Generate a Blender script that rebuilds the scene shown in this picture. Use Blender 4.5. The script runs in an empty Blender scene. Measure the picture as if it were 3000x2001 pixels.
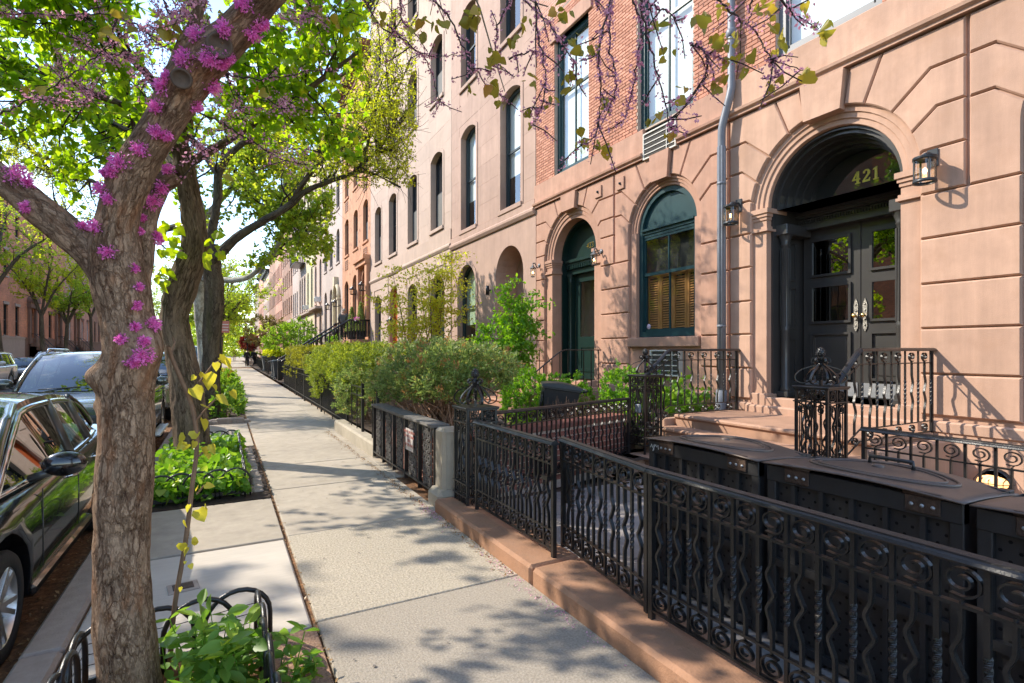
import bpy, bmesh, math, random
import numpy as np
from mathutils import Vector, Matrix, Quaternion
C = bpy.context.scene.collection
SC = bpy.context.scene
R = math.radians
# ---------------------------------------------------------------- camera, world, sun, exposure
cam_d = bpy.data.cameras.new('camera'); cam = bpy.data.objects.new('camera', cam_d); C.objects.link(cam)
EYE = 1.6; TH = math.atan(845/1550.0)
cam_d.sensor_width = 36; cam_d.lens = 18.6; cam_d.shift_y = 0.0092
cam_d.clip_start = 0.05; cam_d.clip_end = 2000
cam.location = (0, 0, EYE); cam.rotation_euler = (math.pi/2, 0, -TH)
SC.camera = cam
SUN = Vector((-1.1, 1.0, 1.2)).normalized()
w = bpy.data.worlds.new('World'); SC.world = w; w.use_nodes = True
nt = w.node_tree; nt.nodes.clear()
out = nt.nodes.new('ShaderNodeOutputWorld'); bg = nt.nodes.new('ShaderNodeBackground')
sky = nt.nodes.new('ShaderNodeTexSky'); sky.sky_type = 'NISHITA'; sky.sun_disc = False
sky.sun_elevation = math.asin(SUN.z); sky.sun_rotation = math.atan2(SUN.x, SUN.y)
sky.air_density = 1.0; sky.dust_density = 0.25; sky.ozone_density = 1.4
tcw = nt.nodes.new('ShaderNodeTexCoord'); mpw = nt.nodes.new('ShaderNodeMapping'); mpw.inputs['Scale'].default_value = (1.6, 1.6, 4.0)
cln = nt.nodes.new('ShaderNodeTexNoise'); cln.inputs['Scale'].default_value = 2.3; cln.inputs['Detail'].default_value = 8; cln.inputs['Roughness'].default_value = .62
clr = nt.nodes.new('ShaderNodeValToRGB'); clr.color_ramp.elements[0].position = .56; clr.color_ramp.elements[1].position = .80
mxw = nt.nodes.new('ShaderNodeMix'); mxw.data_type = 'RGBA'
mxw.inputs['B'].default_value = (9, 9.2, 9.6, 1)
nt.links.new(tcw.outputs['Generated'], mpw.inputs['Vector']); nt.links.new(mpw.outputs['Vector'], cln.inputs['Vector'])
nt.links.new(cln.outputs['Fac'], clr.inputs['Fac']); nt.links.new(clr.outputs['Color'], mxw.inputs['Factor'])
nt.links.new(sky.outputs['Color'], mxw.inputs['A']); nt.links.new(mxw.outputs['Result'], bg.inputs['Color'])
bg.inputs['Strength'].default_value = 0.15
nt.links.new(bg.outputs['Background'], out.inputs['Surface'])
sl = bpy.data.lights.new('sun', 'SUN'); sl.energy = 2.3; sl.angle = R(0.53); sl.color = (1.0, 0.91, 0.78)
so = bpy.data.objects.new('sun', sl); C.objects.link(so); so.location = (-20, 20, 30)
so.rotation_euler = (-SUN).to_track_quat('-Z', 'Y').to_euler()
SC.view_settings.view_transform = 'Standard'; SC.view_settings.look = 'None'
SC.view_settings.gamma = 1.0; SC.view_settings.use_curve_mapping = False
SC.view_settings.exposure = 1.62
try:
    SC.cycles.max_bounces = 8; SC.cycles.transparent_max_bounces = 12
    SC.cycles.caustics_reflective = False; SC.cycles.caustics_refractive = False
except Exception: pass
rnd = random.Random(11)
npr = np.random.default_rng(5)

# ---------------------------------------------------------------- helpers
K = 3000/2351.0
def at(x, y, dist):                       # a point dist metres in front of the camera, seen at pixel (x, y) of a 2351 px wide view
    u = (x*K-1500)/1550; v = (y*K-1028)/1550
    s, c = math.sin(TH), math.cos(TH)
    return Vector(((s+u*c)*dist, (c-u*s)*dist, EYE-v*dist))
def tag(o, label=None, cat=None, group=None, kind=None):
    if label: o['label'] = label
    if cat: o['category'] = cat
    if group: o['group'] = group
    if kind: o['kind'] = kind
    return o
def thing(name, label, cat, loc=(0, 0, 0), rz=0, group=None):
    o = bpy.data.objects.new(name, None); C.objects.link(o); o.location = loc; o.rotation_euler = (0, 0, rz)
    o.empty_display_size = .1
    return tag(o, label, cat, group)
def link(name, me, parent=None, loc=(0, 0, 0), rz=0, rot=None):
    o = bpy.data.objects.new(name, me); C.objects.link(o); o.location = loc
    o.rotation_euler = rot if rot else (0, 0, rz)
    if parent: o.parent = parent
    return o
def kids(o): return [c for c in bpy.data.objects if c.parent == o]
def copy_tree(o, loc=None, rz=None, label=None, parent=None, ch=None):
    c = o.copy(); C.objects.link(c)
    if parent: c.parent = parent
    if loc is not None: c.location = loc
    if rz is not None: c.rotation_euler = (0, 0, rz)
    if label: c['label'] = label
    for k in list(o.children): copy_tree(k, parent=c)
    return c
class MB:                                  # collects shapes, then links them as one mesh object
    def __init__(s): s.v = []; s.f = []; s.sm = []
    def add(s, vs, fs, smooth=False):
        n = len(s.v); s.v.extend([tuple(p) for p in vs]); s.f.extend([tuple(n+i for i in f) for f in fs]); s.sm.extend([smooth]*len(fs)); return s
    def box(s, x0, x1, y0, y1, z0, z1, bev=0.0):
        if bev <= 0:
            return s.add([(x0,y0,z0),(x1,y0,z0),(x1,y1,z0),(x0,y1,z0),(x0,y0,z1),(x1,y0,z1),(x1,y1,z1),(x0,y1,z1)],
              [(0,3,2,1),(4,5,6,7),(0,1,5,4),(1,2,6,5),(2,3,7,6),(3,0,4,7)])
        b = bev; bm = bmesh.new(); bmesh.ops.create_cube(bm, size=1)
        for v in bm.verts: v.co = Vector(((x0+x1)/2+v.co.x*(x1-x0), (y0+y1)/2+v.co.y*(y1-y0), (z0+z1)/2+v.co.z*(z1-z0)))
        bmesh.ops.bevel(bm, geom=bm.edges[:], offset=b, segments=1, affect='EDGES', profile=.5)
        bm.verts.index_update(); s.add([v.co[:] for v in bm.verts], [[v.index for v in f.verts] for f in bm.faces]); bm.free(); return s
    def prism(s, pts, axis, a, b, cap=True):  # pts 2D polygon; axis x: pts=(y,z); y: (x,z); z: (x,y)
        n = len(pts)
        mk = {'x': lambda p, t: (t, p[0], p[1]), 'y': lambda p, t: (p[0], t, p[1]), 'z': lambda p, t: (p[0], p[1], t)}[axis]
        vs = [mk(p, a) for p in pts]+[mk(p, b) for p in pts]
        fs = [(i, (i+1) % n, n+(i+1) % n, n+i) for i in range(n)]
        if cap: fs += [tuple(range(n))[::-1], tuple(range(n, 2*n))]
        return s.add(vs, fs)
    def tube(s, pts, rad, n=8, cap=True, smooth=True, flat=None, up=None):
        pts = [Vector(p) for p in pts]; m = len(pts)
        if not hasattr(rad, '__len__'): rad = [rad]*m
        prev = None; vs = []
        for i in range(m):
            t = (pts[min(i+1, m-1)]-pts[max(i-1, 0)])
            t = t.normalized() if t.length > 1e-9 else Vector((0, 0, 1))
            if prev is None:
                a = Vector(up) if up else (Vector((0, 0, 1)) if abs(t.z) < .9 else Vector((1, 0, 0)))
                nrm = (a-t*a.dot(t)).normalized()
            else:
                nrm = prev-t*prev.dot(t)
                nrm = nrm.normalized() if nrm.length > 1e-6 else prev
            prev = nrm; bn = t.cross(nrm)
            for k in range(n):
                an = 2*math.pi*(k+.5)/n
                fx, fy = (1, 1) if flat is None else flat
                vs.append(pts[i]+nrm*(math.cos(an)*rad[i]*fx)+bn*(math.sin(an)*rad[i]*fy))
        fs = [(i*n+k, i*n+(k+1) % n, (i+1)*n+(k+1) % n, (i+1)*n+k) for i in range(m-1) for k in range(n)]
        if cap: fs += [tuple(range(n))[::-1], tuple((m-1)*n+k for k in range(n))]
        return s.add(vs, fs, smooth)
    def lathe(s, prof, c=(0, 0, 0), n=16, smooth=True, axis='z', a0=0, a1=2*math.pi):
        full = abs(a1-a0-2*math.pi) < 1e-6; m = n if full else n+1; vs = []
        for r, z in prof:
            for k in range(m):
                a = a0+(a1-a0)*k/n
                p = (r*math.cos(a), r*math.sin(a), z)
                if axis == 'x': p = (z, p[0], p[1])
                elif axis == 'y': p = (p[0], z, p[1])
                vs.append((c[0]+p[0], c[1]+p[1], c[2]+p[2]))
        fs = [(i*m+k, i*m+(k+1) % m, (i+1)*m+(k+1) % m, (i+1)*m+k) for i in range(len(prof)-1) for k in range(n)]
        return s.add(vs, fs, smooth)
    def ball(s, c, r, n=10, m=6, sc=(1, 1, 1)):
        prof = [(math.sin(math.pi*i/m), -math.cos(math.pi*i/m)) for i in range(m+1)]
        b = MB().lathe(prof, n=n); return s.add([(c[0]+v[0]*r*sc[0], c[1]+v[1]*r*sc[1], c[2]+v[2]*r*sc[2]) for v in b.v], b.f, True)
    def mesh(s, name, m=None):
        me = bpy.data.meshes.new(name); me.from_pydata(s.v, [], s.f); me.update()
        if any(s.sm): me.polygons.foreach_set('use_smooth', s.sm)
        if m: me.materials.append(m)
        return me
    def build(s, name, m, parent=None, loc=(0, 0, 0), rz=0): return link(name, s.mesh(name, m), parent, loc, rz)
def npmesh(name, V, F, m=None, smooth=False):   # V (n,3), F (k,q) all faces with q corners
    me = bpy.data.meshes.new(name); V = np.asarray(V, dtype=np.float32); F = np.asarray(F, dtype=np.int32); q = F.shape[1]
    me.vertices.add(len(V)); me.vertices.foreach_set('co', V.ravel())
    me.loops.add(F.size); me.loops.foreach_set('vertex_index', F.ravel())
    me.polygons.add(len(F)); me.polygons.foreach_set('loop_start', np.arange(0, F.size, q, dtype=np.int32))
    try: me.polygons.foreach_set('loop_total', np.full(len(F), q, dtype=np.int32))
    except Exception: pass
    if smooth: me.polygons.foreach_set('use_smooth', np.ones(len(F), dtype=bool))
    me.update(calc_edges=True); me.validate()
    if m: me.materials.append(m)
    return me
def spline(pts, k=8):                      # Catmull-Rom through points (any dimension)
    P = [np.array(p, float) for p in pts]; P = [2*P[0]-P[1]]+P+[2*P[-1]-P[-2]]; o = []
    for i in range(1, len(P)-2):
        for j in range(k):
            t = j/k; a, b, c, d = P[i-1], P[i], P[i+1], P[i+2]
            o.append(.5*((2*b)+(c-a)*t+(2*a-5*b+4*c-d)*t*t+(3*b-a-3*c+d)*t**3))
    o.append(P[-2]); return o

# ---------------------------------------------------------------- materials
MATS = {}
def mat(name, col, rough=.75, var=.12, scale=3.0, bump=.0, bscale=60.0, metal=0.0, spec=.4, big=.0, bigscale=.35, dirt=None, dirtamt=0, stretch=(1, 1, 1), objrand=0.0, coat=0.0, coords='Object', streak=0.0):
    if name in MATS: return MATS[name]
    m = bpy.data.materials.new(name); MATS[name] = m; m.use_nodes = True; t = m.node_tree; b = t.nodes['Principled BSDF']
    b.inputs['Roughness'].default_value = rough; b.inputs['Metallic'].default_value = metal
    b.inputs['Specular IOR Level'].default_value = spec
    if coat: b.inputs['Coat Weight'].default_value = coat; b.inputs['Coat Roughness'].default_value = .04
    L = t.links.new; N = t.nodes.new
    tc = N('ShaderNodeTexCoord'); mp = N('ShaderNodeMapping'); mp.inputs['Scale'].default_value = stretch; L(tc.outputs[coords], mp.inputs['Vector'])
    n1 = N('ShaderNodeTexNoise'); n1.inputs['Scale'].default_value = scale; n1.inputs['Detail'].default_value = 7; n1.inputs['Roughness'].default_value = .62
    L(mp.outputs['Vector'], n1.inputs['Vector'])
    mr = N('ShaderNodeMapRange'); mr.inputs['From Min'].default_value = .25; mr.inputs['From Max'].default_value = .75
    mr.inputs['To Min'].default_value = 1-var; mr.inputs['To Max'].default_value = 1+var; L(n1.outputs['Fac'], mr.inputs['Value'])
    val = mr.outputs['Result']
    if big:
        n2 = N('ShaderNodeTexNoise'); n2.inputs['Scale'].default_value = bigscale; n2.inputs['Detail'].default_value = 3; L(mp.outputs['Vector'], n2.inputs['Vector'])
        m2 = N('ShaderNodeMapRange'); m2.inputs['From Min'].default_value = .3; m2.inputs['From Max'].default_value = .7; m2.inputs['To Min'].default_value = 1-big; m2.inputs['To Max'].default_value = 1+big
        L(n2.outputs['Fac'], m2.inputs['Value']); mu = N('ShaderNodeMath'); mu.operation = 'MULTIPLY'; L(val, mu.inputs[0]); L(m2.outputs['Result'], mu.inputs[1]); val = mu.outputs['Value']
    if streak:
        ms = N('ShaderNodeMapping'); ms.inputs['Scale'].default_value = (2.2, 2.2, .16); L(tc.outputs[coords], ms.inputs['Vector']); ns_ = N('ShaderNodeTexNoise'); ns_.inputs['Scale'].default_value = 2.0; ns_.inputs['Detail'].default_value = 8; ns_.inputs['Roughness'].default_value = .7; L(ms.outputs['Vector'], ns_.inputs['Vector'])
        m4 = N('ShaderNodeMapRange'); m4.inputs['From Min'].default_value = .3; m4.inputs['From Max'].default_value = .7; m4.inputs['To Min'].default_value = 1-streak; m4.inputs['To Max'].default_value = 1+streak*.7; L(ns_.outputs['Fac'], m4.inputs['Value']); mu = N('ShaderNodeMath'); mu.operation = 'MULTIPLY'; L(val, mu.inputs[0]); L(m4.outputs['Result'], mu.inputs[1]); val = mu.outputs['Value']
    if objrand:
        oi = N('ShaderNodeObjectInfo'); m3 = N('ShaderNodeMapRange'); m3.inputs['To Min'].default_value = 1-objrand; m3.inputs['To Max'].default_value = 1+objrand
        L(oi.outputs['Random'], m3.inputs['Value']); mu = N('ShaderNodeMath'); mu.operation = 'MULTIPLY'; L(val, mu.inputs[0]); L(m3.outputs['Result'], mu.inputs[1]); val = mu.outputs['Value']
    vm = N('ShaderNodeVectorMath'); vm.operation = 'SCALE'; vm.inputs[0].default_value = col; L(val, vm.inputs['Scale'])
    colout = vm.outputs['Vector']
    if dirt:
        n3 = N('ShaderNodeTexNoise'); n3.inputs['Scale'].default_value = scale*.55; n3.inputs['Detail'].default_value = 9; n3.inputs['Roughness'].default_value = .7; L(mp.outputs['Vector'], n3.inputs['Vector'])
        cr = N('ShaderNodeValToRGB'); cr.color_ramp.elements[0].position = .5; cr.color_ramp.elements[1].position = .72
        cr.color_ramp.elements[1].color = (dirtamt,)*3+(1,); L(n3.outputs['Fac'], cr.inputs['Fac'])
        mx = N('ShaderNodeMix'); mx.data_type = 'RGBA'; mx.inputs['B'].default_value = tuple(dirt)+(1,); L(cr.outputs['Color'], mx.inputs['Factor']); L(colout, mx.inputs['A']); colout = mx.outputs['Result']
    L(colout, b.inputs['Base Color'])
    if bump:
        nb = N('ShaderNodeTexNoise'); nb.inputs['Scale'].default_value = bscale; nb.inputs['Detail'].default_value = 6; nb.inputs['Roughness'].default_value = .6; L(mp.outputs['Vector'], nb.inputs['Vector'])
        bp = N('ShaderNodeBump'); bp.inputs['Strength'].default_value = bump; bp.inputs['Distance'].default_value = .01; L(nb.outputs['Fac'], bp.inputs['Height']); L(bp.outputs['Normal'], b.inputs['Normal'])
    return m
def leafmat(name, c1, c2, trans=.45, rough=.45, c3=None):
    if name in MATS: return MATS[name]
    m = bpy.data.materials.new(name); MATS[name] = m; m.use_nodes = True; t = m.node_tree; t.nodes.clear(); N = t.nodes.new; L = t.links.new
    o = N('ShaderNodeOutputMaterial'); g = N('ShaderNodeNewGeometry'); cr = N('ShaderNodeValToRGB')
    cr.color_ramp.elements[0].color = c1+(1,); cr.color_ramp.elements[1].color = c2+(1,)
    if c3: e = cr.color_ramp.elements.new(.88); e.color = c2+(1,); cr.color_ramp.elements[2].color = c3+(1,)
    L(g.outputs['Random Per Island'], cr.inputs['Fac'])
    p = N('ShaderNodeBsdfPrincipled'); p.inputs['Roughness'].default_value = rough; p.inputs['Specular IOR Level'].default_value = .35; L(cr.outputs['Color'], p.inputs['Base Color'])
    tr = N('ShaderNodeBsdfTranslucent')
    hs = N('ShaderNodeHueSaturation'); hs.inputs['Hue'].default_value = .485; hs.inputs['Saturation'].default_value = 1.1; hs.inputs['Value'].default_value = 1.9
    L(cr.outputs['Color'], hs.inputs['Color']); L(hs.outputs['Color'], tr.inputs['Color'])
    mx = N('ShaderNodeMixShader'); mx.inputs['Fac'].default_value = trans; L(p.outputs['BSDF'], mx.inputs[1]); L(tr.outputs['BSDF'], mx.inputs[2]); L(mx.outputs['Shader'], o.inputs['Surface'])
    return m
def glassmat(name, tint=(.9, .95, .93), refl=1.0, rough=.01, base=.06):
    if name in MATS: return MATS[name]
    m = bpy.data.materials.new(name); MATS[name] = m; m.use_nodes = True; t = m.node_tree; t.nodes.clear(); N = t.nodes.new; L = t.links.new
    o = N('ShaderNodeOutputMaterial'); tr = N('ShaderNodeBsdfTransparent'); tr.inputs['Color'].default_value = tint+(1,)
    gl = N('ShaderNodeBsdfGlossy'); gl.inputs['Roughness'].default_value = rough; gl.inputs['Color'].default_value = (refl, refl, refl, 1)
    lw = N('ShaderNodeLayerWeight'); lw.inputs['Blend'].default_value = .5; fr = N('ShaderNodeMath'); fr.operation = 'POWER'; fr.inputs[1].default_value = 4.0; L(lw.outputs['Facing'], fr.inputs[0])
    ad = N('ShaderNodeMath'); ad.operation = 'MULTIPLY_ADD'; ad.use_clamp = True; ad.inputs[1].default_value = 1.0; ad.inputs[2].default_value = base; L(fr.outputs['Value'], ad.inputs[0])
    tc = N('ShaderNodeTexCoord'); nz = N('ShaderNodeTexNoise'); nz.inputs['Scale'].default_value = 1.3; bp = N('ShaderNodeBump'); bp.inputs['Strength'].default_value = .06; bp.inputs['Distance'].default_value = .02
    L(tc.outputs['Object'], nz.inputs['Vector']); L(nz.outputs['Fac'], bp.inputs['Height']); L(bp.outputs['Normal'], gl.inputs['Normal'])
    mx = N('ShaderNodeMixShader'); L(ad.outputs['Value'], mx.inputs['Fac']); L(tr.outputs['BSDF'], mx.inputs[1]); L(gl.outputs['BSDF'], mx.inputs[2]); L(mx.outputs['Shader'], o.inputs['Surface'])
    return m
def emitmat(name, col, st):
    if name in MATS: return MATS[name]
    m = bpy.data.materials.new(name); MATS[name] = m; m.use_nodes = True; b = m.node_tree.nodes['Principled BSDF']
    b.inputs['Base Color'].default_value = col+(1,); b.inputs['Emission Color'].default_value = col+(1,); b.inputs['Emission Strength'].default_value = st
    return m
def text(name, s, size, m, parent, mtx, depth=.004, align='CENTER', bold=0.0, spacing=1.0):
    cu = bpy.data.curves.new(name, 'FONT'); cu.body = s; cu.size = size; cu.extrude = depth; cu.align_x = align; cu.offset = bold; cu.space_line = spacing; cu.resolution_u = 3
    o = bpy.data.objects.new(name, cu); C.objects.link(o); bpy.context.view_layer.update()
    me = bpy.data.meshes.new_from_object(o.evaluated_get(bpy.context.evaluated_depsgraph_get())); me.materials.clear(); me.materials.append(m)
    bpy.data.objects.remove(o); bpy.data.curves.remove(cu)
    n = link(name, me, parent); n.matrix_local = mtx; return n
FACE_W = Matrix(((0, 0, -1, 0), (-1, 0, 0, 0), (0, 1, 0, 0), (0, 0, 0, 1)))   # text read from the street by someone looking towards +X
iron = mat('black_iron', (.012, .012, .013), .32, .25, 8, .15, 90, spec=.5, dirt=(.06, .035, .02), dirtamt=.25)
white_paint = mat('white_paint', (.72, .71, .68), .5, .05)
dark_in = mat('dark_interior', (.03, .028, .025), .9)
brass = mat('brass', (.75, .5, .18), .25, .1, metal=1.0)
glass = glassmat('window_glass')
glass_hi = glassmat('bright_window_glass', base=.1)
# ================================================================ ground, road, sidewalk
def struct(o): o['kind'] = 'structure'; return o
conc = mat('sidewalk_concrete', (.41, .355, .28), .85, .14, 7, .35, 140, big=.12, bigscale=.7, dirt=(.24, .21, .17), dirtamt=.5, objrand=.07)
conc_agg = mat('aggregate_concrete', (.43, .375, .29), .9, .42, 60, .9, 70, big=.1, dirt=(.26, .23, .18), dirtamt=.35)
conc_grey = mat('worn_grey_concrete', (.345, .30, .24), .85, .36, 75, .6, 90, big=.12, dirt=(.3, .27, .22), dirtamt=.4)
conc_new = mat('pale_new_concrete', (.53, .475, .40), .8, .07, 5, .25, 120, big=.08, stretch=(1, 6, 1))
kerbm = mat('kerb_concrete', (.36, .30, .25), .85, .18, 9, .5, 80, big=.15)
asph = mat('asphalt', (.055, .052, .05), .9, .35, 40, .6, 120, big=.2)
litter = mat('leaf_litter_soil', (.20, .10, .045), .95, .75, 28, 1.0, 45, big=.3, dirt=(.05, .03, .02), dirtamt=.8)
soil = mat('dark_soil', (.055, .036, .024), .95, .6, 20, 1.0, 40)
gravel_m = mat('fine_gravel', (.34, .21, .14), .95, .6, 60, 1.0, 90)
paverm = mat('bluestone_paver', (.24, .22, .21), .8, .16, 6, .35, 60, big=.1, objrand=.18, dirt=(.33, .28, .23), dirtamt=.35)
brownkerb = mat('brownstone_kerb', (.36, .195, .115), .85, .16, 6, .5, 70, big=.14, dirt=(.25, .17, .12), dirtamt=.5)

g = MB(); g.add([(-250, -80, -.25), (250, -80, -.25), (250, 600, -.25), (-250, 600, -.25)], [(0, 1, 2, 3)]); struct(g.build('ground', soil))
g = MB(); g.add([(-10.9, -60, -.17), (-.93, -60, -.17), (-.93, 500, -.17), (-10.9, 500, -.17)], [(0, 1, 2, 3)]); struct(g.build('road', asph))
g = MB(); g.add([(-1.6, -6, -.164), (-.945, -6, -.164), (-.945, 60, -.164), (-1.25, 60, -.164)], [(0, 1, 2, 3)]); o = g.build('leaf_litter', litter); o['kind'] = 'stuff'
sw = thing('sidewalk', None, None); sw['kind'] = 'structure'
MB().add([(-.75, -6, -.03), (2.4, -6, -.03), (2.4, 500, -.03), (-.75, 500, -.03)], [(0, 1, 2, 3)]).build('sidewalk_bed', litter, sw)
def slab(x0, x1, y0, y1, m, z=0.0, b=.006):
    g = .006
    me = MB().box(x0+g, x1-g, y0+g, y1-g, -.12, 0, b).mesh('slab', m)
    o = link('slab', me, sw, (0, 0, z+rnd.uniform(-.004, .003))); return o
ys = [-4.6, -3, -1.4, .2, 1.75, 3.3, 4.95, 6.66, 8.05, 9.8, 11.5, 13.3, 15.1, 16.9, 18.7]+[20.5+1.8*i for i in range(20)]
for i in range(len(ys)-1):
    y0, y1 = ys[i], ys[i+1]
    m = conc_grey if y1 < 3.4 else conc_agg if y1 < 5 else conc
    slab(.48, 1.86 if y1 < 5 else 1.92, y0, y1, m)
    if y0 > 5: slab(1.92, 2.36, y0, y1, gravel_m if 13 < y0 < 13 else conc, -.012)
slab(-.74, .46, 3.27, 4.88, conc_new, .002, .012)
slab(.0, .46, 3.3, 3.78, conc_new, .002, .012) if False else None
for y0, y1 in ((4.9, 6.3), (9.95, 11.6), (11.6, 13.15)): slab(-.74, .46, y0, y1, conc)
for y0, y1 in ((17.5, 20), (24, 27), (31, 34), (38, 41), (45, 52)): slab(-.74, .46, y0, y1, conc)
for y0, y1 in ((-6, -3), (-3, -.6), (-.6, 1.2)): slab(-.74, .46, y0, y1, conc)
MB().add([(-.74, 58, -.001), (4, 58, -.001), (6, 500, -.001), (-.74, 500, -.001)], [(0, 1, 2, 3)]).build('slab', conc, sw)
kb = thing('kerb', None, None); kb['kind'] = 'structure'
for i in range(26):
    y0 = -6+i*2.45-.15
    MB().box(-.945, -.752, y0+.006, y0+2.444, -.24, .004, .02).build('kerb_stone', kerbm, kb)
MB().box(-.945, -.752, -6+26*2.45-.15, 400, -.24, .004).build('kerb_stone', kerbm, kb)
# far pavement
fs = thing('far_sidewalk', None, None); fs['kind'] = 'structure'
MB().box(-17.2, -10.9, -40, 400, -.3, 0).build('slab', conc, fs)
# yards: ground behind the fences
yd = thing('front_yard', None, None); yd['kind'] = 'structure'
MB().add([(1.85, -6, -.018), (7.4, -6, -.018), (7.4, 5.2, -.018), (1.85, 5.2, -.018)], [(0, 1, 2, 3)]).build('yard_bed', soil, yd)
MB().add([(2.3, 5.3, .16), (7.4, 5.3, .16), (7.4, 11.6, .16), (2.3, 11.6, .16)], [(0, 1, 2, 3)]).build('planting_bed', soil, yd)
MB().add([(2.4, 11.6, .08), (7.4, 11.6, .08), (7.4, 90, .08), (2.4, 90, .08)], [(0, 1, 2, 3)]).build('planting_bed', soil, yd)
x = 2.28; row = 0
while x < 5.9:
    y = -3.2+(row % 2)*.3
    while y < 4.9:
        wY = .6
        if not (x > 4.9 and y > 2.6):
            me = MB().box(x+.005, x+.44, y+.005, min(y+wY, 5.0)-.005, -.06, .012, .004).mesh('paver', paverm)
            link('paver', me, yd, (0, 0, rnd.uniform(-.003, .003)))
        y += wY
    x += .445; row += 1
kf = thing('fence_kerb', 'low brownstone kerb under the near black iron railing', 'kerb')
for y0, y1 in ((-3, -.5), (-.5, 3.12), (3.13, 5.02)):
    o = MB().box(1.85, 2.27, y0+.004, y1-.004, -.1, .12, .022).build('kerb_stone', brownkerb, kf)
# brick edging between yard paving and bed

gum = mat('old_gum', (.17, .15, .13), .8); gp = MB()
for _ in range(110):
    x = rnd.uniform(.5, 1.82); y = rnd.uniform(1.2, 14); r_ = rnd.uniform(.004, .011); gp.add([(x+r_*math.cos(a*.785)*rnd.uniform(.7, 1.2), y+r_*math.sin(a*.785)*rnd.uniform(.7, 1.2), .0068) for a in range(8)], [tuple(range(8))])
o = gp.build('gum_spot', gum, sw); o['kind'] = 'stuff'
ck0 = MB(); crk = mat('crack_dark', (.08, .065, .05), .95)
for x, y, dx, dy, n in ((.5, 5.6, .11, .02, 12), (1.8, 7.2, -.07, .05, 14), (1.2, 9.9, .06, .09, 12)):
    w_ = .002; P = [(x, y)]
    for _ in range(n): P.append((P[-1][0]+dx+rnd.uniform(-.03, .03), P[-1][1]+dy+rnd.uniform(-.03, .03)))
    for p, q in zip(P[:-1], P[1:]):
        if .49 < q[0] < 1.85 or (q[0] < .44 and q[0] > -.7): ck0.add([(p[0]-w_, p[1], .0072), (p[0]+w_, p[1]+w_, .0072), (q[0]+w_, q[1]+w_, .0072), (q[0]-w_, q[1], .0072)], [(0, 1, 2, 3)])
o = ck0.build('hairline_crack', crk, sw); o['kind'] = 'stuff'
# ================================================================ the two near houses
stone421 = mat('brownstone_tan', (.48, .30, .21), .85, .10, 4, .25, 90, big=.09, bigscale=.5, dirt=(.40, .235, .15), dirtamt=.55, streak=.16, objrand=.07)
stone423 = mat('brownstone_red', (.445, .255, .178), .85, .12, 4, .25, 90, big=.10, bigscale=.5, dirt=(.36, .18, .115), dirtamt=.55, streak=.18, objrand=.08)
stone425 = mat('stucco_pink_tan', (.45, .30, .23), .88, .09, 3, .2, 80, big=.08, dirt=(.36, .235, .175), dirtamt=.45, streak=.12)
brickm = mat('red_brick', (.50, .225, .145), .85, .22, 30, .4, 80, objrand=.2)
mortar = mat('lime_mortar', (.55, .42, .33), .95, .15, 20, .4, 90)
greenp = mat('dark_green_paint', (.008, .027, .023), .3, .12, 4)
tealp = mat('teal_trim_paint', (.014, .050, .056), .35, .12, 4)
blackp = mat('black_gloss_paint', (.050, .048, .045), .34, .15, 4, coat=.3)
greyp = mat('grey_window_frame', (.16, .165, .17), .4, .1)
blind_m = mat('white_roller_blind', (.78, .79, .77), .8, .04, 1)
doorglass = glassmat('door_glass', (.25, .25, .25), 1.0, .01, .22)
slate = mat('flat_roof', (.12, .11, .1), .9)
lead = mat('grey_painted_metal', (.17, .185, .21), .45, .12, 8, .1, 50, dirt=(.3, .3, .3), dirtamt=.3)
XF = 7.2
def arcpts(yc, zc, r, a0, a1, n): return [(yc+r*math.sin(a0+(a1-a0)*i/n), zc+r*math.cos(a0+(a1-a0)*i/n)) for i in range(n+1)]  # angle from vertical, + towards +Y
def wall(x, y0, y1, z0, z1, ops, depth):
    """wall sheet at X=x facing -X with openings (yc,w,z0,z1,rise): rise = arch height; reveals go back by depth"""
    mb = MB(); cuts = sorted(set([y0, y1]+[o[0]-o[1]/2 for o in ops]+[o[0]+o[1]/2 for o in ops]))
    for a, b in zip(cuts[:-1], cuts[1:]):
        mid = (a+b)/2; col = sorted([o for o in ops if o[0]-o[1]/2 < mid < o[0]+o[1]/2], key=lambda o: o[2]); z = z0
        for o in col:
            if o[2] > z+1e-6: mb.add([(x, a, z), (x, b, z), (x, b, o[2]), (x, a, o[2])], [(0, 3, 2, 1)])
            z = o[3]
            if o[4] > 0:
                r, hw = o[4], o[1]/2; n = 14
                zf = lambda y: o[3]-r+math.sqrt(max(0, r*r-((y-o[0])*r/hw)**2))
                if r < hw*.8:
                    Rr = (hw*hw+r*r)/(2*r); zf = lambda y: o[3]-Rr+math.sqrt(max(0, Rr*Rr-(y-o[0])**2))
                ac_ = lambda y: math.asin(max(-1, min(1, (y-o[0])/hw))); a0, a1 = ac_(a), ac_(b); top = [(o[0]+hw*math.sin(a0+(a1-a0)*i/n), zf(o[0]+hw*math.sin(a0+(a1-a0)*i/n))) for i in range(n+1)]
                for p, q in zip(top[:-1], top[1:]): mb.add([(x, p[0], p[1]), (x, q[0], q[1]), (x, q[0], o[3]), (x, p[0], o[3])], [(0, 3, 2, 1)])
        if z < z1-1e-6: mb.add([(x, a, z), (x, b, z), (x, b, z1), (x, a, z1)], [(0, 3, 2, 1)])
    for o in ops:
        pts = opening(o); n = len(pts)
        vs = [(x, p[0], p[1]) for p in pts]+[(x+depth, p[0], p[1]) for p in pts]
        mb.add(vs, [(i, (i+1) % n, n+(i+1) % n, n+i) for i in range(n)])
    return mb
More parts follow.
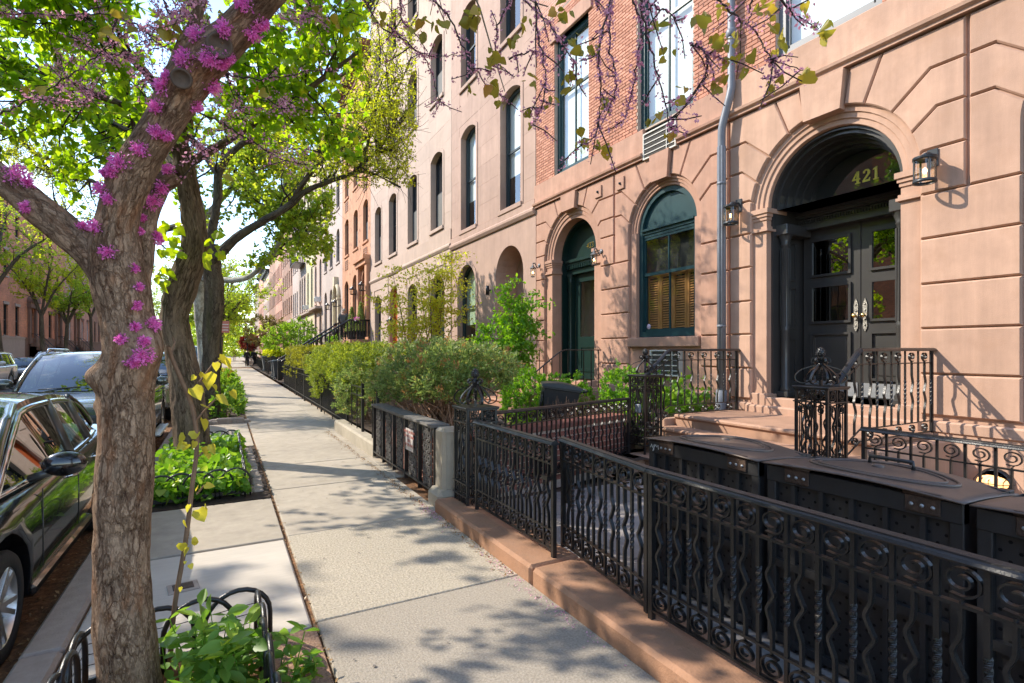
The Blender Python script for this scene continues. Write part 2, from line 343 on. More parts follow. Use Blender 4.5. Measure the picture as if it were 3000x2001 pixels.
def opening(o, g=0.0):                      # outline of an opening, shrunk by g
    yc, w, z0, z1, r = o; hw = w/2-g; z0 = z0+g; z1 = z1-g
    if r <= 0: return [(yc-hw, z0), (yc+hw, z0), (yc+hw, z1), (yc-hw, z1)]
    n = 14; r = max(r-g*.5, .02) if r < w*.4 else hw
    if r < hw*.8: Rr = (hw*hw+r*r)/(2*r); A = math.asin(hw/Rr); arc = [(yc+Rr*math.sin(A-2*A*i/n), z1-Rr+Rr*math.cos(A-2*A*i/n)) for i in range(n+1)]
    else: arc = [(yc+hw*math.sin(math.pi/2-math.pi*i/n), z1-r+r*math.cos(math.pi/2-math.pi*i/n)) for i in range(n+1)]
    return [(yc-hw, z0), (yc+hw, z0)]+arc
def ring(mb, outer, inner, xa, xb):         # band between two outlines of the same count, front at xa, back at xb
    n = len(outer); v = [(xa,)+tuple(p) for p in outer]+[(xa,)+tuple(p) for p in inner]+[(xb,)+tuple(p) for p in outer]+[(xb,)+tuple(p) for p in inner]
    f = []
    for i in range(n):
        j = (i+1) % n
        f += [(i, n+i, n+j, j), (n+i, 3*n+i, 3*n+j, n+j), (i, j, 2*n+j, 2*n+i)]
    mb.add(v, f); return mb
def window(house, o, x, fm, depth=.16, sash=True, mull=0, screen=False, blind=None, gm=None, sill=None, sillm=None, meet=None, fw=.06, inside=True, sy=.1):
    """double-hung window in opening o of a wall at x; frame at x+depth"""
    yc, w, z0, z1, r = o; mb = MB(); xd = x+depth
    ring(mb, opening(o, -.004), opening(o, fw), xd-.05, xd+.06)
    f = link('window', mb.mesh('window', fm), house)
    zm = meet if meet else (z0+z1)/2
    if sash:
        MB().box(xd-.015, xd+.03, yc-w/2+fw-.01, yc+w/2-fw+.01, zm-.03, zm+.03).build('meeting_rail', fm, f)
        s2 = MB()
        for s in (-1, 1): s2.box(xd-.012, xd+.025, yc+s*(w/2-fw-.02)-.02, yc+s*(w/2-fw-.02)+.02, z0+fw-.01, zm-.028)
        s2.box(xd-.012, xd+.025, yc-w/2+fw+.02, yc+w/2-fw-.02, z0+fw-.01, z0+fw+.06)
        s2.build('sash', fm, f)
    if screen: MB().box(xd-.034, xd-.028, yc-w/2+fw, yc+w/2-fw, z0+fw, zm-.02).build('insect_screen', mat('grey_insect_screen', (.15, .145, .13), .75, .1, 6), f)
    if mull: MB().box(xd-.014, xd+.028, yc-.013, yc+.013, z0+fw, (z1-.03 if r <= 0 else z1-.06)).build('glazing_bar', fm, f)
    pts = opening(o, fw-.015); MB().add([(xd+.012,)+tuple(p) for p in pts], [tuple(range(len(pts)))[::-1]]).build('pane', gm or glass, f)
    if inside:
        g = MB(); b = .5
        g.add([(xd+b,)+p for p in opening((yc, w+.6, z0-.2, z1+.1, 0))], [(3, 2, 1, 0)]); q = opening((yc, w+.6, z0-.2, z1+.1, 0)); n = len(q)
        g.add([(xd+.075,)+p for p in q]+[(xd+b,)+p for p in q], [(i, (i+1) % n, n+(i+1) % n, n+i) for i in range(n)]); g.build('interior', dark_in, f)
    if blind: MB().add([(xd+.1, yc-w/2, blind), (xd+.1, yc+w/2, blind), (xd+.1, yc+w/2, z1+.05), (xd+.1, yc-w/2, z1+.05)], [(0, 3, 2, 1)]).build('blind', blind_m, f)
    if sill: MB().box(x-.07, x+depth-.04, yc-w/2-sy, yc+w/2+sy, z0-.14, z0-.003, .012).build('sill', sillm, f)
    return f
BR = []
def bricks(house, x, y0, y1, z0, z1, ops, m, limit=300, axis='x', bw=.2, bh=.057, j=.010, sill=True):
    """single bricks proud of a mortar wall; the ones nearest the camera are parts, the rest one mesh"""
    L = []; k = 0; z = z0
    while z+bh <= z1+.001:
        y = y0-(bw+j)/2*(k % 2)
        while y < y1:
            a, b = max(y, y0), min(y+bw, y1)
            segs = [(a, b)]
            for o in ops:
                l, r_ = o[0]-o[1]/2, o[0]+o[1]/2
                if z+bh > o[2] and z < o[3]:
                    ns = []
                    for s in segs:
                        if s[1] <= l or s[0] >= r_: ns.append(s)
                        else:
                            if s[0] < l: ns.append((s[0], l))
                            if s[1] > r_: ns.append((r_, s[1]))
                    segs = ns
            for s in segs:
                if s[1]-s[0] > .025: L.append((s[0], s[1], z))
            y += bw+j
        z += bh+j; k += 1
    def pos(b):
        return (x, (b[0]+b[1])/2, b[2]) if axis == 'x' else ((b[0]+b[1])/2, x, b[2])
    L.sort(key=lambda b: (Vector(pos(b))-Vector((0, 0, EYE))).length)
    cache = {}
    for b in L[:limit]:
        lw = round(b[1]-b[0], 3)
        if lw not in cache:
            q = MB(); t = .004
            if axis == 'x': q.add([(0, 0, 0), (0, lw, 0), (0, lw, bh), (0, 0, bh), (-.012, t, t), (-.012, lw-t, t), (-.012, lw-t, bh-t), (-.012, t, bh-t)], [(4, 7, 6, 5), (0, 4, 5, 1), (1, 5, 6, 2), (2, 6, 7, 3), (3, 7, 4, 0)])
            else: q.add([(0, 0, 0), (lw, 0, 0), (lw, 0, bh), (0, 0, bh), (t, -.012, t), (lw-t, -.012, t), (lw-t, -.012, bh-t), (t, -.012, bh-t)], [(4, 5, 6, 7), (0, 1, 5, 4), (1, 2, 6, 5), (2, 3, 7, 6), (3, 0, 4, 7)])
            cache[lw] = q.mesh('brick', m)
        dx = rnd.uniform(-.002, .002)
        link('brick', cache[lw], house, (x+dx, b[0], b[2]) if axis == 'x' else (b[0], x+dx, b[2]))
    if L[limit:]:
        q = MB()
        for b in L[limit:]:
            t = .004; a, c = b[0], b[1]; e = .012+rnd.uniform(-.002, .002)
            z = b[2]
            q.add([(x, a, z), (x, c, z), (x, c, z+bh), (x, a, z+bh), (x-e, a+t, z+t), (x-e, c-t, z+t), (x-e, c-t, z+bh-t), (x-e, a+t, z+bh-t)], [(4, 7, 6, 5), (0, 4, 5, 1), (1, 5, 6, 2), (2, 6, 7, 3), (3, 7, 4, 0)])
        o = link('brick', q.mesh('brick', brick_islands), house); o['kind'] = 'stuff'
def islandmat(name, c1, c2):
    m = bpy.data.materials.new(name); m.use_nodes = True; t = m.node_tree; b = t.nodes['Principled BSDF']; b.inputs['Roughness'].default_value = .85
    g = t.nodes.new('ShaderNodeNewGeometry'); cr = t.nodes.new('ShaderNodeValToRGB'); cr.color_ramp.elements[0].color = c1+(1,); cr.color_ramp.elements[1].color = c2+(1,)
    t.links.new(g.outputs['Random Per Island'], cr.inputs['Fac']); t.links.new(cr.outputs['Color'], b.inputs['Base Color']); return m
brick_islands = islandmat('red_brick_mixed', (.42, .18, .11), (.60, .29, .19))
def block(house, poly, m, x=XF, t=.06, c=.024):
    """one rusticated stone: outline poly in (y,z), bevelled front"""
    n = len(poly); cx = sum(p[0] for p in poly)/n; cz = sum(p[1] for p in poly)/n
    # inset by c along edge normals
    area = sum(poly[i][0]*poly[(i+1) % n][1]-poly[(i+1) % n][0]*poly[i][1] for i in range(n))
    P = poly if area > 0 else poly[::-1]; ins = []
    for i in range(n):
        p0, p1, p2 = Vector(P[i-1]), Vector(P[i]), Vector(P[(i+1) % n])
        d1 = (p1-p0).normalized(); d2 = (p2-p1).normalized(); n1 = Vector((-d1.y, d1.x)); n2 = Vector((-d2.y, d2.x)); k = 1+n1.dot(n2)
        v = (n1+n2)/max(k, .35); ins.append(p1+v*c)
    j = .007; base = []
    for i in range(n):
        base.append(Vector(P[i])+(ins[i]-Vector(P[i]))*(j/c))
    v = [(x, p.x, p.y) for p in ins]+[(x+c*.9, p.x, p.y) for p in base]+[(x+t, p.x, p.y) for p in base]
    f = [tuple(range(n))[::-1]]+[(i, (i+1) % n, n+(i+1) % n, n+i) for i in range(n)]+[(n+i, n+(i+1) % n, 2*n+(i+1) % n, 2*n+i) for i in range(n)]
    q = MB().add(v, f); o = q.build('stone_block', m, house); return o
ZJ = [.85, 1.33, 1.86, 2.38, 2.91, 3.43, 3.94]
def arch_zone(house, m, yc, zs, R0, yl, yr, ztop, key=True, jog=.27, xk=XF, left_end=None, right_end=None, zlow=None):
    """rusticated blocks from pier joints up round an arch of radius R0 centred (yc,zs); block zone spans y yl..yr, up to ztop"""
    A = [13/57.3, 27/57.3, 47/57.3, 67/57.3, 82/57.3] if R0 > 1.05 else [13/57.3, 30/57.3, 52/57.3, 76/57.3]
    for s in (-1, 1):
        ye = yl if s < 0 else yr
        def ap(a, r=R0): return (yc+s*r*math.sin(a), zs+r*math.cos(a))
        def arc(a0, a1, n=5): return [ap(a0+(a1-a0)*i/n) for i in range(n+1)]
        hz = []
        # voussoir next to the key: straight joints to the string course
        topx = lambda a: (yc+s*(R0*math.sin(a)+(ztop-(zs+R0*math.cos(a)))*math.tan(a*.8)), ztop)
        a0, a1 = A[0], A[1]
        block(house, arc(a0, a1)[::1]+[topx(a1), topx(a0)], m)
        prev = [topx(a1)]                     # upper boundary of the next block from arch joint to the outside
        prevj = ap(a1); pa = a1; up = [ap(a1), topx(a1)]
        for k, a in enumerate(A[2:]+[None]):
            if a is None: break
            p = ap(a); zb = (4.88, 4.42, 3.94)[k] if R0 > 1.05 else (4.88, 4.40)[k]
            run = max(.05, (zb-p[1])*1.15) if zb > p[1] else .0
            bend = (p[0]+s*run, zb) if run > 0.02 else (p[0]+s*.02, p[1])
            # reach of the bend must stay inside the zone
            if (ye-bend[0])*s < .05: bend = (ye, p[1]+abs(ye-p[0])/1.15)
            low = [p, bend]+([(ye, bend[1])] if abs(ye-bend[0]) > .02 else [])
            poly = arc(pa, a)+low[1:]
            upper = up[1:]
            if up[-1][1] > ztop-.01: poly += [(ye, ztop), up[-1]] if abs(ye-up[-1][0]) > .03 else [up[-1]]
            else: poly += list(reversed(upper))
            # drop duplicates
            cl = []
            for q in poly:
                if not cl or (abs(q[0]-cl[-1][0])+abs(q[1]-cl[-1][1])) > .004: cl.append(q)
            if (abs(cl[0][0]-cl[-1][0])+abs(cl[0][1]-cl[-1][1])) < .004: cl.pop()
            block(house, cl, m); up = low; pa = a
        # last wedge from the lowest arch joint down to the first pier joint at zs-ish
        zb = zlow if zlow else 3.43
        poly = arc(pa, math.pi/2, 4)+[(yc+s*R0, zb), (ye, zb)]+list(reversed(up[1:]))
        cl = []
        for q in poly:
            if not cl or (abs(q[0]-cl[-1][0])+abs(q[1]-cl[-1][1])) > .004: cl.append(q)
        block(house, cl, m)
    if key:
        kb = [(yc+R0*.985*math.sin(-A[0]), zs+R0*.985*math.cos(A[0])-.03), (yc+R0*.985*math.sin(A[0]), zs+R0*.985*math.cos(A[0])-.03)]
        w2 = R0*math.sin(A[0])+.045
        q = MB().prism([kb[0], kb[1], (yc+w2, ztop-.002), (yc-w2, ztop-.002)], 'x', XF-.07, XF+.06); q.build('keystone', m, house)
def pier(house, m, y0, y1, zl, x=XF):
    for a, b in zip(zl[:-1], zl[1:]): block(house, [(y0, a), (y1, a), (y1, b), (y0, b)], m, x)
def archivolt(house, m, yc, zs, r0, r1, xa=XF+.06, n=28, steps=3):
    mb = MB()
    rr = [r1-(r1-r0)*i/steps for i in range(steps+1)]
    prof = []
    for i in range(steps): prof += [(rr[i], xa+.022*i), (rr[i+1]+.008, xa+.022*i), (rr[i+1], xa+.022*i+.012)]
    prof.append((r0, xa+.5))
    for p, q in zip(prof[:-1], prof[1:]):
        for i in range(n):
            a, b = -math.pi/2+math.pi*i/n, -math.pi/2+math.pi*(i+1)/n
            pt = lambda c, t: (c[1], yc+c[0]*math.sin(t), zs+c[0]*math.cos(t))
            mb.add([pt(p, a), pt(q, a), pt(q, b), pt(p, b)], [(0, 3, 2, 1)])
    mb.build('archivolt', m, house)
def pilaster(house, m, y0, y1, z0, z1, s, xa=XF+.06, back=.42):
    """stone jamb y0..y1 with a moulded capital of two tiers"""
    p = MB().box(xa, xa+back, y0, y1, z0, z1-.34); o = p.build('pilaster', m, house)
    c = MB()
    for i, (e, za, zb) in enumerate(((.05, z1-.07, z1), (.03, z1-.12, z1-.07), (.012, z1-.17, z1-.12), (-.004, z1-.27, z1-.17), (.022, z1-.31, z1-.27), (.04, z1-.345, z1-.31))):
        c.box(xa-e, xa+back+.001*i, y0-max(e, 0), y1+max(e, 0), za, zb+.0005)
    c.build('capital', m, o)
    MB().box(xa-.05, xa+back, y0-.04, y1+.04, z0-.22, z0, .01).build('plinth_block', m, o)
def string_course(house, m, y0, y1, x=XF, z0=5.33, z1=5.93):
    prof = [(x+.06, z0), (x-.05, z0), (x-.05, z0+.03), (x-.09, z0+.06), (x-.10, z0+.10), (x-.03, z0+.14), (x-.03, z1-.16), (x-.035, z1-.02), (x-.01, z1), (x+.06, z1)]
    mb = MB(); n = len(prof); mb.add([(p[0], y0, p[1]) for p in prof]+[(p[0], y1, p[1]) for p in prof], [(i, n+i, n+(i+1) % n, (i+1) % n) for i in range(n)]+[tuple(range(n)), tuple(range(n, 2*n))[::-1]])
    return mb.build('string_course', m, house)
def shell(house, y0, y1, h, m, x=XF+.06, depth=9):
    mb = MB(); xb = x+depth
    mb.add([(x, y0, -1.4), (xb, y0, -1.4), (xb, y0, h), (x, y0, h)], [(0, 1, 2, 3)]); mb.add([(x, y1, -1.4), (xb, y1, -1.4), (xb, y1, h), (x, y1, h)], [(3, 2, 1, 0)])
    mb.add([(xb, y0, -1.4), (xb, y1, -1.4), (xb, y1, h), (xb, y0, h)], [(0, 1, 2, 3)]); mb.build('side_wall', m, house)
    MB().add([(x, y0, h), (xb, y0, h), (xb, y1, h), (x, y1, h)], [(0, 1, 2, 3)]).build('roof', slate, house)
def cornice(house, m, y0, y1, z, x=XF, h=.9, out=.55, dent=.6):
    prof = [(x, z), (x-.08, z), (x-.08, z+h*.25), (x-.2, z+h*.3), (x-.2, z+h*.55), (x-out, z+h*.72), (x-out, z+h*.9), (x-out-.06, z+h), (x+.3, z+h), (x+.3, z)]
    mb = MB(); n = len(prof); mb.add([(p[0], y0, p[1]) for p in prof]+[(p[0], y1, p[1]) for p in prof], [(i, n+i, n+(i+1) % n, (i+1) % n) for i in range(n)]+[tuple(range(n)), tuple(range(n, 2*n))[::-1]])
    o = mb.build('cornice', m, house); k = y0+dent/2
    b = MB().prism([(0, 0), (-.3, .12), (-.3, .3), (0, .3)], 'y', -.09, .09).mesh('bracket', m)
    while k < y1: link('bracket', b, o, (x-.19, k, z+h*.4)); k += dent
    return o

# ---------------------------------------------------------------- house number 421
h421 = thing('townhouse', 'tan brownstone townhouse with black double door and gold 421 over it', 'house', (0, 0, 0), group='row houses along the sidewalk')
DC, DZ, DR, DI = 4.31, 3.75, 1.13, .91           # door arch centre, springing, block edge radius, stone opening radius
door_op = (DC, 2*DR, .62, DZ+DR, DR); win_op = (1.34, 1.83, 1.78, 3.955+.915, .915)
wall(XF+.045, -.13, 5.85, -1.2, 5.4, [door_op, win_op], .05).build('wall', stone421, h421)
top_ops = [(DC, 1.45, 5.93, 9.3, 0), (1.34, 1.45, 5.93, 9.3, 0)]
wall(XF+.02, -.13, 5.85, 5.9, 16.5, top_ops+[(o[0], o[1], 10.3, 12.9, 0) for o in top_ops], .22).build('wall', mortar, h421)
bricks(h421, XF+.02, -.13, 5.85, 5.945, 7.9, top_ops, brickm)
brick_tex = None
shell(h421, -.13, 5.85, 16.5, stone421)
pier(h421, stone421, 2.26, 3.18, ZJ[:6]); pier(h421, stone421, 5.44, 5.845, ZJ[:6]); pier(h421, stone421, -.13, .42, ZJ[:6])
arch_zone(h421, stone421, DC, DZ, DR, 2.73, 5.845, 5.32)
arch_zone(h421, stone421, 1.34, 3.955, .915, -.13, 2.71, 5.32, zlow=3.43)
string_course(h421, stone421, -.13, 5.85)
archivolt(h421, stone421, DC, DZ, DI, DR); pilaster(h421, stone421, DC+DI, DC+DR-.005, .95, DZ+.02, 1); pilaster(h421, stone421, DC-DR+.005, DC-DI, .95, DZ+.02, -1)
for y0, y1 in ((5.40, 5.85), (2.2, 3.19), (-.13, .5)):
    MB().box(XF-.05, XF+.06, y0, y1, .66, .80, .02).build('plinth', stone421, h421); MB().box(XF-.03, XF+.06, y0, y1, -1.2, .66).build('plinth', stone421, h421)
archivolt(h421, stone421, 1.34, 3.955, .75, .915)
window(h421, (1.34, 1.5, 1.9, 4.70, .75), XF+.2, tealp, .1, mull=1, meet=3.1)
for o in top_ops:
    f = window(h421, o, XF+.02, greyp, .12, mull=0, blind=6.15 if o[0] > 3 else 6.5, gm=glass_hi, meet=7.7, fw=.11)
    MB().box(XF-.03, XF+.14, o[0]-.8, o[0]+.8, 9.3, 9.65).build('lintel', stone421, f)
for o in top_ops: window(h421, (o[0], o[1], 10.3, 12.9, 0), XF+.02, greyp, .12, blind=11, gm=glass_hi)
cornice(h421, mat('dark_cornice', (.05, .05, .045), .6), -.13, 5.85, 16.2)
# entrance: black timber doorway, set deep in the arch
XD = XF+.83
def archline(r, z0=.9, zs=DZ, n=24): return [(DC-r, z0)]+[(DC+r*math.sin(-math.pi/2+math.pi*i/n), zs+r*math.cos(-math.pi/2+math.pi*i/n)) for i in range(n+1)]+[(DC+r, z0)]
dr = link('doorway', ring(MB(), archline(DI+.0), archline(.875), XF+.17, XD+.1).mesh('doorway', blackp), h421)
for rr, xx in ((.872, .28), (.84, .42), (.80, .56), (.77, .68)):
    q = MB(); n = 24; arc = lambda r: [(DC+r*math.sin(-math.pi/2+math.pi*i/n), DZ+.0+r*math.cos(-math.pi/2+math.pi*i/n)) for i in range(n+1)]
    ring(q, arc(rr), arc(rr-.045), XF+xx-.04, XF+xx+.14); q.build('arch_moulding', blackp, dr)
q = MB()
for e, za, zb in ((.14, 3.70, 3.76), (.11, 3.655, 3.70), (.05, 3.57, 3.655), (.09, 3.53, 3.57), (.13, 3.46, 3.53)): q.box(XD-e, XD+.1, DC-.874, DC+.874, za, zb)
q.build('transom_bar', blackp, dr)
q = MB()
for i in range(44): q.box(XD-.075, XD-.04, DC-.85+i*.0392, DC-.83+i*.0392, 3.58, 3.63)
o = q.build('dentil_row', blackp, dr); o['kind'] = 'stuff'
q = MB(); ring(q, arcpts(DC, 3.76, .872, -math.pi/2, math.pi/2, 24), arcpts(DC, 3.79, .70, -math.pi/2, math.pi/2, 24), XD-.02, XD+.08); q.box(XD-.02, XD+.08, DC-.86, DC+.86, 3.755, 3.80); q.build('transom_frame', blackp, dr)
pts = arcpts(DC, 3.79, .71, -math.pi/2, math.pi/2, 20); MB().add([(XD+.04,)+p for p in pts], [tuple(range(len(pts)))[::-1]]).build('transom_pane', glassmat('transom_glass', base=.10), dr)
for s in (-1, 1):                              # engaged columns and panelled reveals
    yy = DC+s*.79; xc = XF+.34
    o = MB().lathe([(.075, .98), (.085, 1.02), (.062, 1.06), (.06, 1.9), (.066, 1.92), (.06, 1.94), (.055, 3.2), (.07, 3.22), (.06, 3.24), (.09, 3.33), (.1, 3.36)], (xc, yy, 0), 16).build('column', blackp, dr)
    MB().box(xc-.1, xc+.1, yy-.1, yy+.1, .9, .985, .01).build('column_base', blackp, o)
    MB().box(xc-.11, XD, min(yy-s*.10, yy+s*.12), max(yy-s*.10, yy+s*.12), 3.36, 3.52, .01).build('entablature', blackp, dr)
    fl = MB()
    for i in range(10): a = 2*math.pi*i/10; fl.box(xc+.062*math.cos(a)-.006, xc+.062*math.cos(a)+.006, yy+.062*math.sin(a)-.006, yy+.062*math.sin(a)+.006, 1.98, 3.16)
    fl.build('fluting', blackp, o)['kind'] = 'stuff'
    for za, zb in ((1.1, 1.8), (1.95, 2.6), (2.7, 3.3)):
        p = MB(); yr = DC+s*.872
        for zz in (za, zb-.03): p.box(XF+.5, XF+.72, min(yr, yr-s*.02), max(yr, yr-s*.02), zz, zz+.03)
        for xx in (XF+.5, XF+.69): p.box(xx, xx+.03, min(yr, yr-s*.018), max(yr, yr-s*.018), za+.03, zb-.03)
        p.build('side_panel', blackp, dr)
grime = mat('scuffed_steel', (.35, .36, .37), .4, .2, 6, metal=.4); silver = mat('pewter', (.34, .32, .28), .45, .3, 30, .5, 60, metal=.9)
for s, lab in ((1, 'left leaf of the black double door, mostly in shade'), (-1, 'right leaf of the black double door, partly sunlit')):
    yc = DC-.02+s*.432; d = link('door_leaf', MB().box(XD+.04, XD+.09, yc-.428, yc+.428, .92, 3.47, .004).mesh('door_leaf', blackp), dr); d['label'] = lab
    for za, zb in ((1.18, 1.88), (2.02, 2.61), (2.74, 3.32)):
        fr = MB(); a, b = yc-.305, yc+.305
        ring(fr, [(a, za), (b, za), (b, zb), (a, zb)], [(a+.035, za+.035), (b-.035, za+.035), (b-.035, zb-.035), (a+.035, zb-.035)], XD+.008, XD+.045); o = fr.build('panel_moulding', blackp, d)
        if za > 1.5: MB().box(XD+.031, XD+.037, a+.03, b-.03, za+.03, zb-.03).build('pane', doorglass, d)
        else: MB().box(XD+.03, XD+.042, a+.07, b-.07, za+.07, zb-.07, .008).build('raised_panel', blackp, d)
    MB().box(XD+.03, XD+.041, yc-.39, yc+.39, .94, 1.14).build('kick_plate', grime, d)
    yp = DC-.02+s*.062
    pl = MB().prism([(yp-.02, 1.92), (yp, 1.88), (yp+.02, 1.92), (yp+.03, 1.95), (yp+.025, 2.02), (yp+.03, 2.26), (yp+.022, 2.30), (yp, 2.36), (yp-.022, 2.30), (yp-.03, 2.26), (yp-.025, 2.02), (yp-.03, 1.95)], 'x', XD+.024, XD+.041)
    for zz in (1.97, 2.05, 2.18, 2.27): pl.ball((XD+.024, yp, zz), .014, 8, 4)
    p = pl.build('handle_plate', silver, d)
    MB().lathe([(.0, -.02), (.028, -.018), (.034, 0), (.026, .02), (.012, .03), (.012, .07)], (XD-.035, yp, 2.11), 14, axis='x').build('door_knob', brass, p)
MB().box(XF-.0, XD+.3, DC-DI, DC+DI, .60, .90, .01).build('door_sill', stone421, dr)
MB().box(XF-.1, XF+.1, DC-DR-.05, DC+DR+.05, .60, .78, .02).build('door_sill', stone421, dr)
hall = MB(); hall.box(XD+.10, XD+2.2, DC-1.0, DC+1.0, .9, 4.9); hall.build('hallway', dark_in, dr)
gold = mat('gold_leaf', (.92, .80, .10), .3, .15, 40)
MTX = lambda x, y, z: Matrix.Translation((x, y, z)) @ FACE_W
def serif_digits(parent):                      # 421 in fat serif figures, built as outlines
    def dig(polys, y):
        q = MB()
        for P in polys: q.prism([(y-p[0]*.18, 4.02+p[1]*.18) for p in P], 'x', XD+.030, XD+.036)
        return q.build('house_number', gold, parent)
    four = [[(.0, .30), (.62, .30), (.62, .42), (.18, .42), (.0, .36)], [(0, .36), (.18, .42), (.50, .98), (.36, 1.0)], [(.34, .08), (.54, .08), (.54, 1.0), (.34, .96)], [(.24, 0), (.64, 0), (.64, .09), (.24, .09)]]
    two = [[(0, 0), (.55, 0), (.58, .28), (.50, .28), (.46, .16), (.16, .16), (.34, .34), (.20, .40), (0, .14)], [(.20, .40), (.34, .34), (.56, .60), (.57, .80), (.44, .97), (.22, 1.0), (.04, .86), (.04, .70), (.18, .70), (.20, .86), (.32, .88), (.38, .78), (.36, .62)]]
    one = [[(.12, .08), (.32, .08), (.32, 1.0), (.20, .98), (.12, .9)], [(.0, .78), (.12, .82), (.12, .9), (.20, .98), (0, .86)], [(.02, 0), (.42, 0), (.42, .09), (.02, .09)]]
    dig(four, DC+.10); dig(two, DC-.045); dig(one, DC-.185)
serif_digits(dr)
lampg = mat('brass_globe', (.8, .5, .06), .3, .2, 30, metal=.6)
MB().lathe([(.0, .16), (.05, .155), (.1, .13), (.135, .08), (.15, .0), (.16, -.01), (.16, -.03), (.0, -.03)], (XD+.25, DC-.42, 3.86), 20).build('hall_lamp_shade', lampg, dr)
# drainpipe on the party line
dp = MB(); Y0 = 5.86
pth = [(XF-.14, Y0+.02, .95), (XF-.14, Y0+.02, 4.98), (XF-.15, Y0+.0, 5.2), (XF-.13, Y0-.06, 5.45), (XF-.12, Y0-.11, 5.62), (XF-.09, Y0-.13, 5.8), (XF-.09, Y0-.13, 16.2)]
fl = spline(pth[1:6], 5); dp.tube([pth[0]]+[tuple(p) for p in fl]+[pth[-1]], .062, 14)
for i in range(8):
    a = 2*math.pi*i/8; dp.tube([(XF-.14+.06*math.cos(a), Y0+.02+.06*math.sin(a), .96), (XF-.14+.06*math.cos(a), Y0+.02+.06*math.sin(a), 4.9)], .009, 6)
dpo = dp.build('drainpipe', lead, h421)
for z in (2.0, 4.3): MB().lathe([(.07, -.02), (.073, -.018), (.073, .018), (.07, .02)], (XF-.14, Y0+.02, z), 16).build('pipe_clip', lead, dpo)
MB().lathe([(.07, 0), (.085, .02), (.085, .1), (.07, .12)], (XF-.09, Y0-.13, 6.6), 14).build('pipe_collar', lead, dpo)
MB().tube([(XF-.14, Y0+.02, .97), (XF-.14, Y0+.05, .5), (XF-.16, Y0+.1, .2)], .085, 12).build('pipe_foot', lead, dpo)

# ---------------------------------------------------------------- house number 423
h423 = thing('townhouse', 'reddish brownstone and brick townhouse with green door numbered 423', 'house', group='row houses along the sidewalk')
GC, GZ, GR, GI = 10.34, 3.88, 1.13, .86
WC, WZ, WR, WI = 7.365, 3.955, .915, .75
wall(XF+.045, 5.86, 11.9, -1.2, 5.4, [(GC, 2*GR, .62, GZ+GR, GR), (WC, 2*WR, 1.78, WZ+WR, WR)], .05).build('wall', stone423, h423)
ops3 = [(10.33, 1.4, 5.93, 9.25, 0), (7.32, 1.42, 5.93, 9.25, 0)]
wall(XF+.02, 5.86, 11.9, 5.9, 16.5, ops3+[(o[0], o[1], 10.4, 13, 0) for o in ops3], .22).build('wall', mortar, h423)
bricks(h423, XF+.02, 5.86, 11.9, 5.945, 9.9, ops3, brickm)
shell(h423, 5.86, 11.9, 16.5, stone423)
pier(h423, stone423, 8.28, 9.2, ZJ[:6]); pier(h423, stone423, 5.87, 6.45, ZJ[:6]); pier(h423, stone423, 11.47, 11.895, ZJ[:6])
arch_zone(h423, stone423, GC, GZ, GR, 8.74, 11.895, 5.32)
arch_zone(h423, stone423, WC, WZ, WR, 5.87, 8.72, 5.32, zlow=3.43)
string_course(h423, stone423, 7.83, 11.93); string_course(h423, stone423, 5.87, 6.93)
archivolt(h423, stone423, GC, GZ, GI, GR); pilaster(h423, stone423, GC+GI, GC+GR-.005, .95, GZ+.0, 1); pilaster(h423, stone423, GC-GR+.005, GC-GI, .95, GZ, -1)
archivolt(h423, stone423, WC, WZ, WI, WR)
for y0, y1 in ((5.87, 6.6), (8.2, 9.25), (11.4, 11.9)):
    MB().box(XF-.05, XF+.06, y0, y1, .7, .90, .02).build('plinth', stone423, h423); MB().box(XF-.03, XF+.06, y0, y1, -1.2, .7).build('plinth', stone423, h423)
MB().box(XF-.04, XF+.3, WC-WR+.0, WC+WR-.0, 1.68, 1.86, .01).build('window_sill', stone423, h423)
for s in (-1, 1): MB().box(XF+.06, XF+.3, min(WC+s*WI, WC+s*WR), max(WC+s*WI, WC+s*WR), 1.86, WZ).build('window_jamb', stone423, h423)
wo = (WC, 1.5, 1.88, 4.70, .75)
wf = link('window', ring(MB(), opening(wo, -.004), opening(wo, .09), XF+.14, XF+.26).mesh('window', tealp), h423)
q = MB()
for e, za, zb in ((.05, 3.9, 3.96), (.09, 3.96, 4.0), (.03, 3.84, 3.9)): q.box(XF+.2-e, XF+.26, WC-.67, WC+.67, za, zb)
q.build('transom_bar', tealp, wf)
pts = arcpts(WC, 3.99, .66, -math.pi/2, math.pi/2, 20); MB().prism(pts[::-1], 'x', XF+.20, XF+.23).build('lunette_panel', tealp, wf)
for za, zb, xx in ((3.08, 3.84, .2), (1.97, 3.14, .225)):
    s_ = MB(); ring(s_, [(WC-.67, za), (WC+.67, za), (WC+.67, zb), (WC-.67, zb)], [(WC-.62, za+.06), (WC+.62, za+.06), (WC+.62, zb-.05), (WC-.62, zb-.05)], XF+xx-.02, XF+xx+.025)
    s_.box(XF+xx-.015, XF+xx+.02, WC-.014, WC+.014, za+.055, zb-.045); o = s_.build('sash', tealp, wf)
    MB().add([(XF+xx, WC-.63, za+.05), (XF+xx, WC+.63, za+.05), (XF+xx, WC+.63, zb-.04), (XF+xx, WC-.63, zb-.04)], [(0, 3, 2, 1)]).build('pane', glass, o)
wood = mat('varnished_shutter_wood', (.42, .18, .05), .4, .2, 12, stretch=(1, 1, .2))
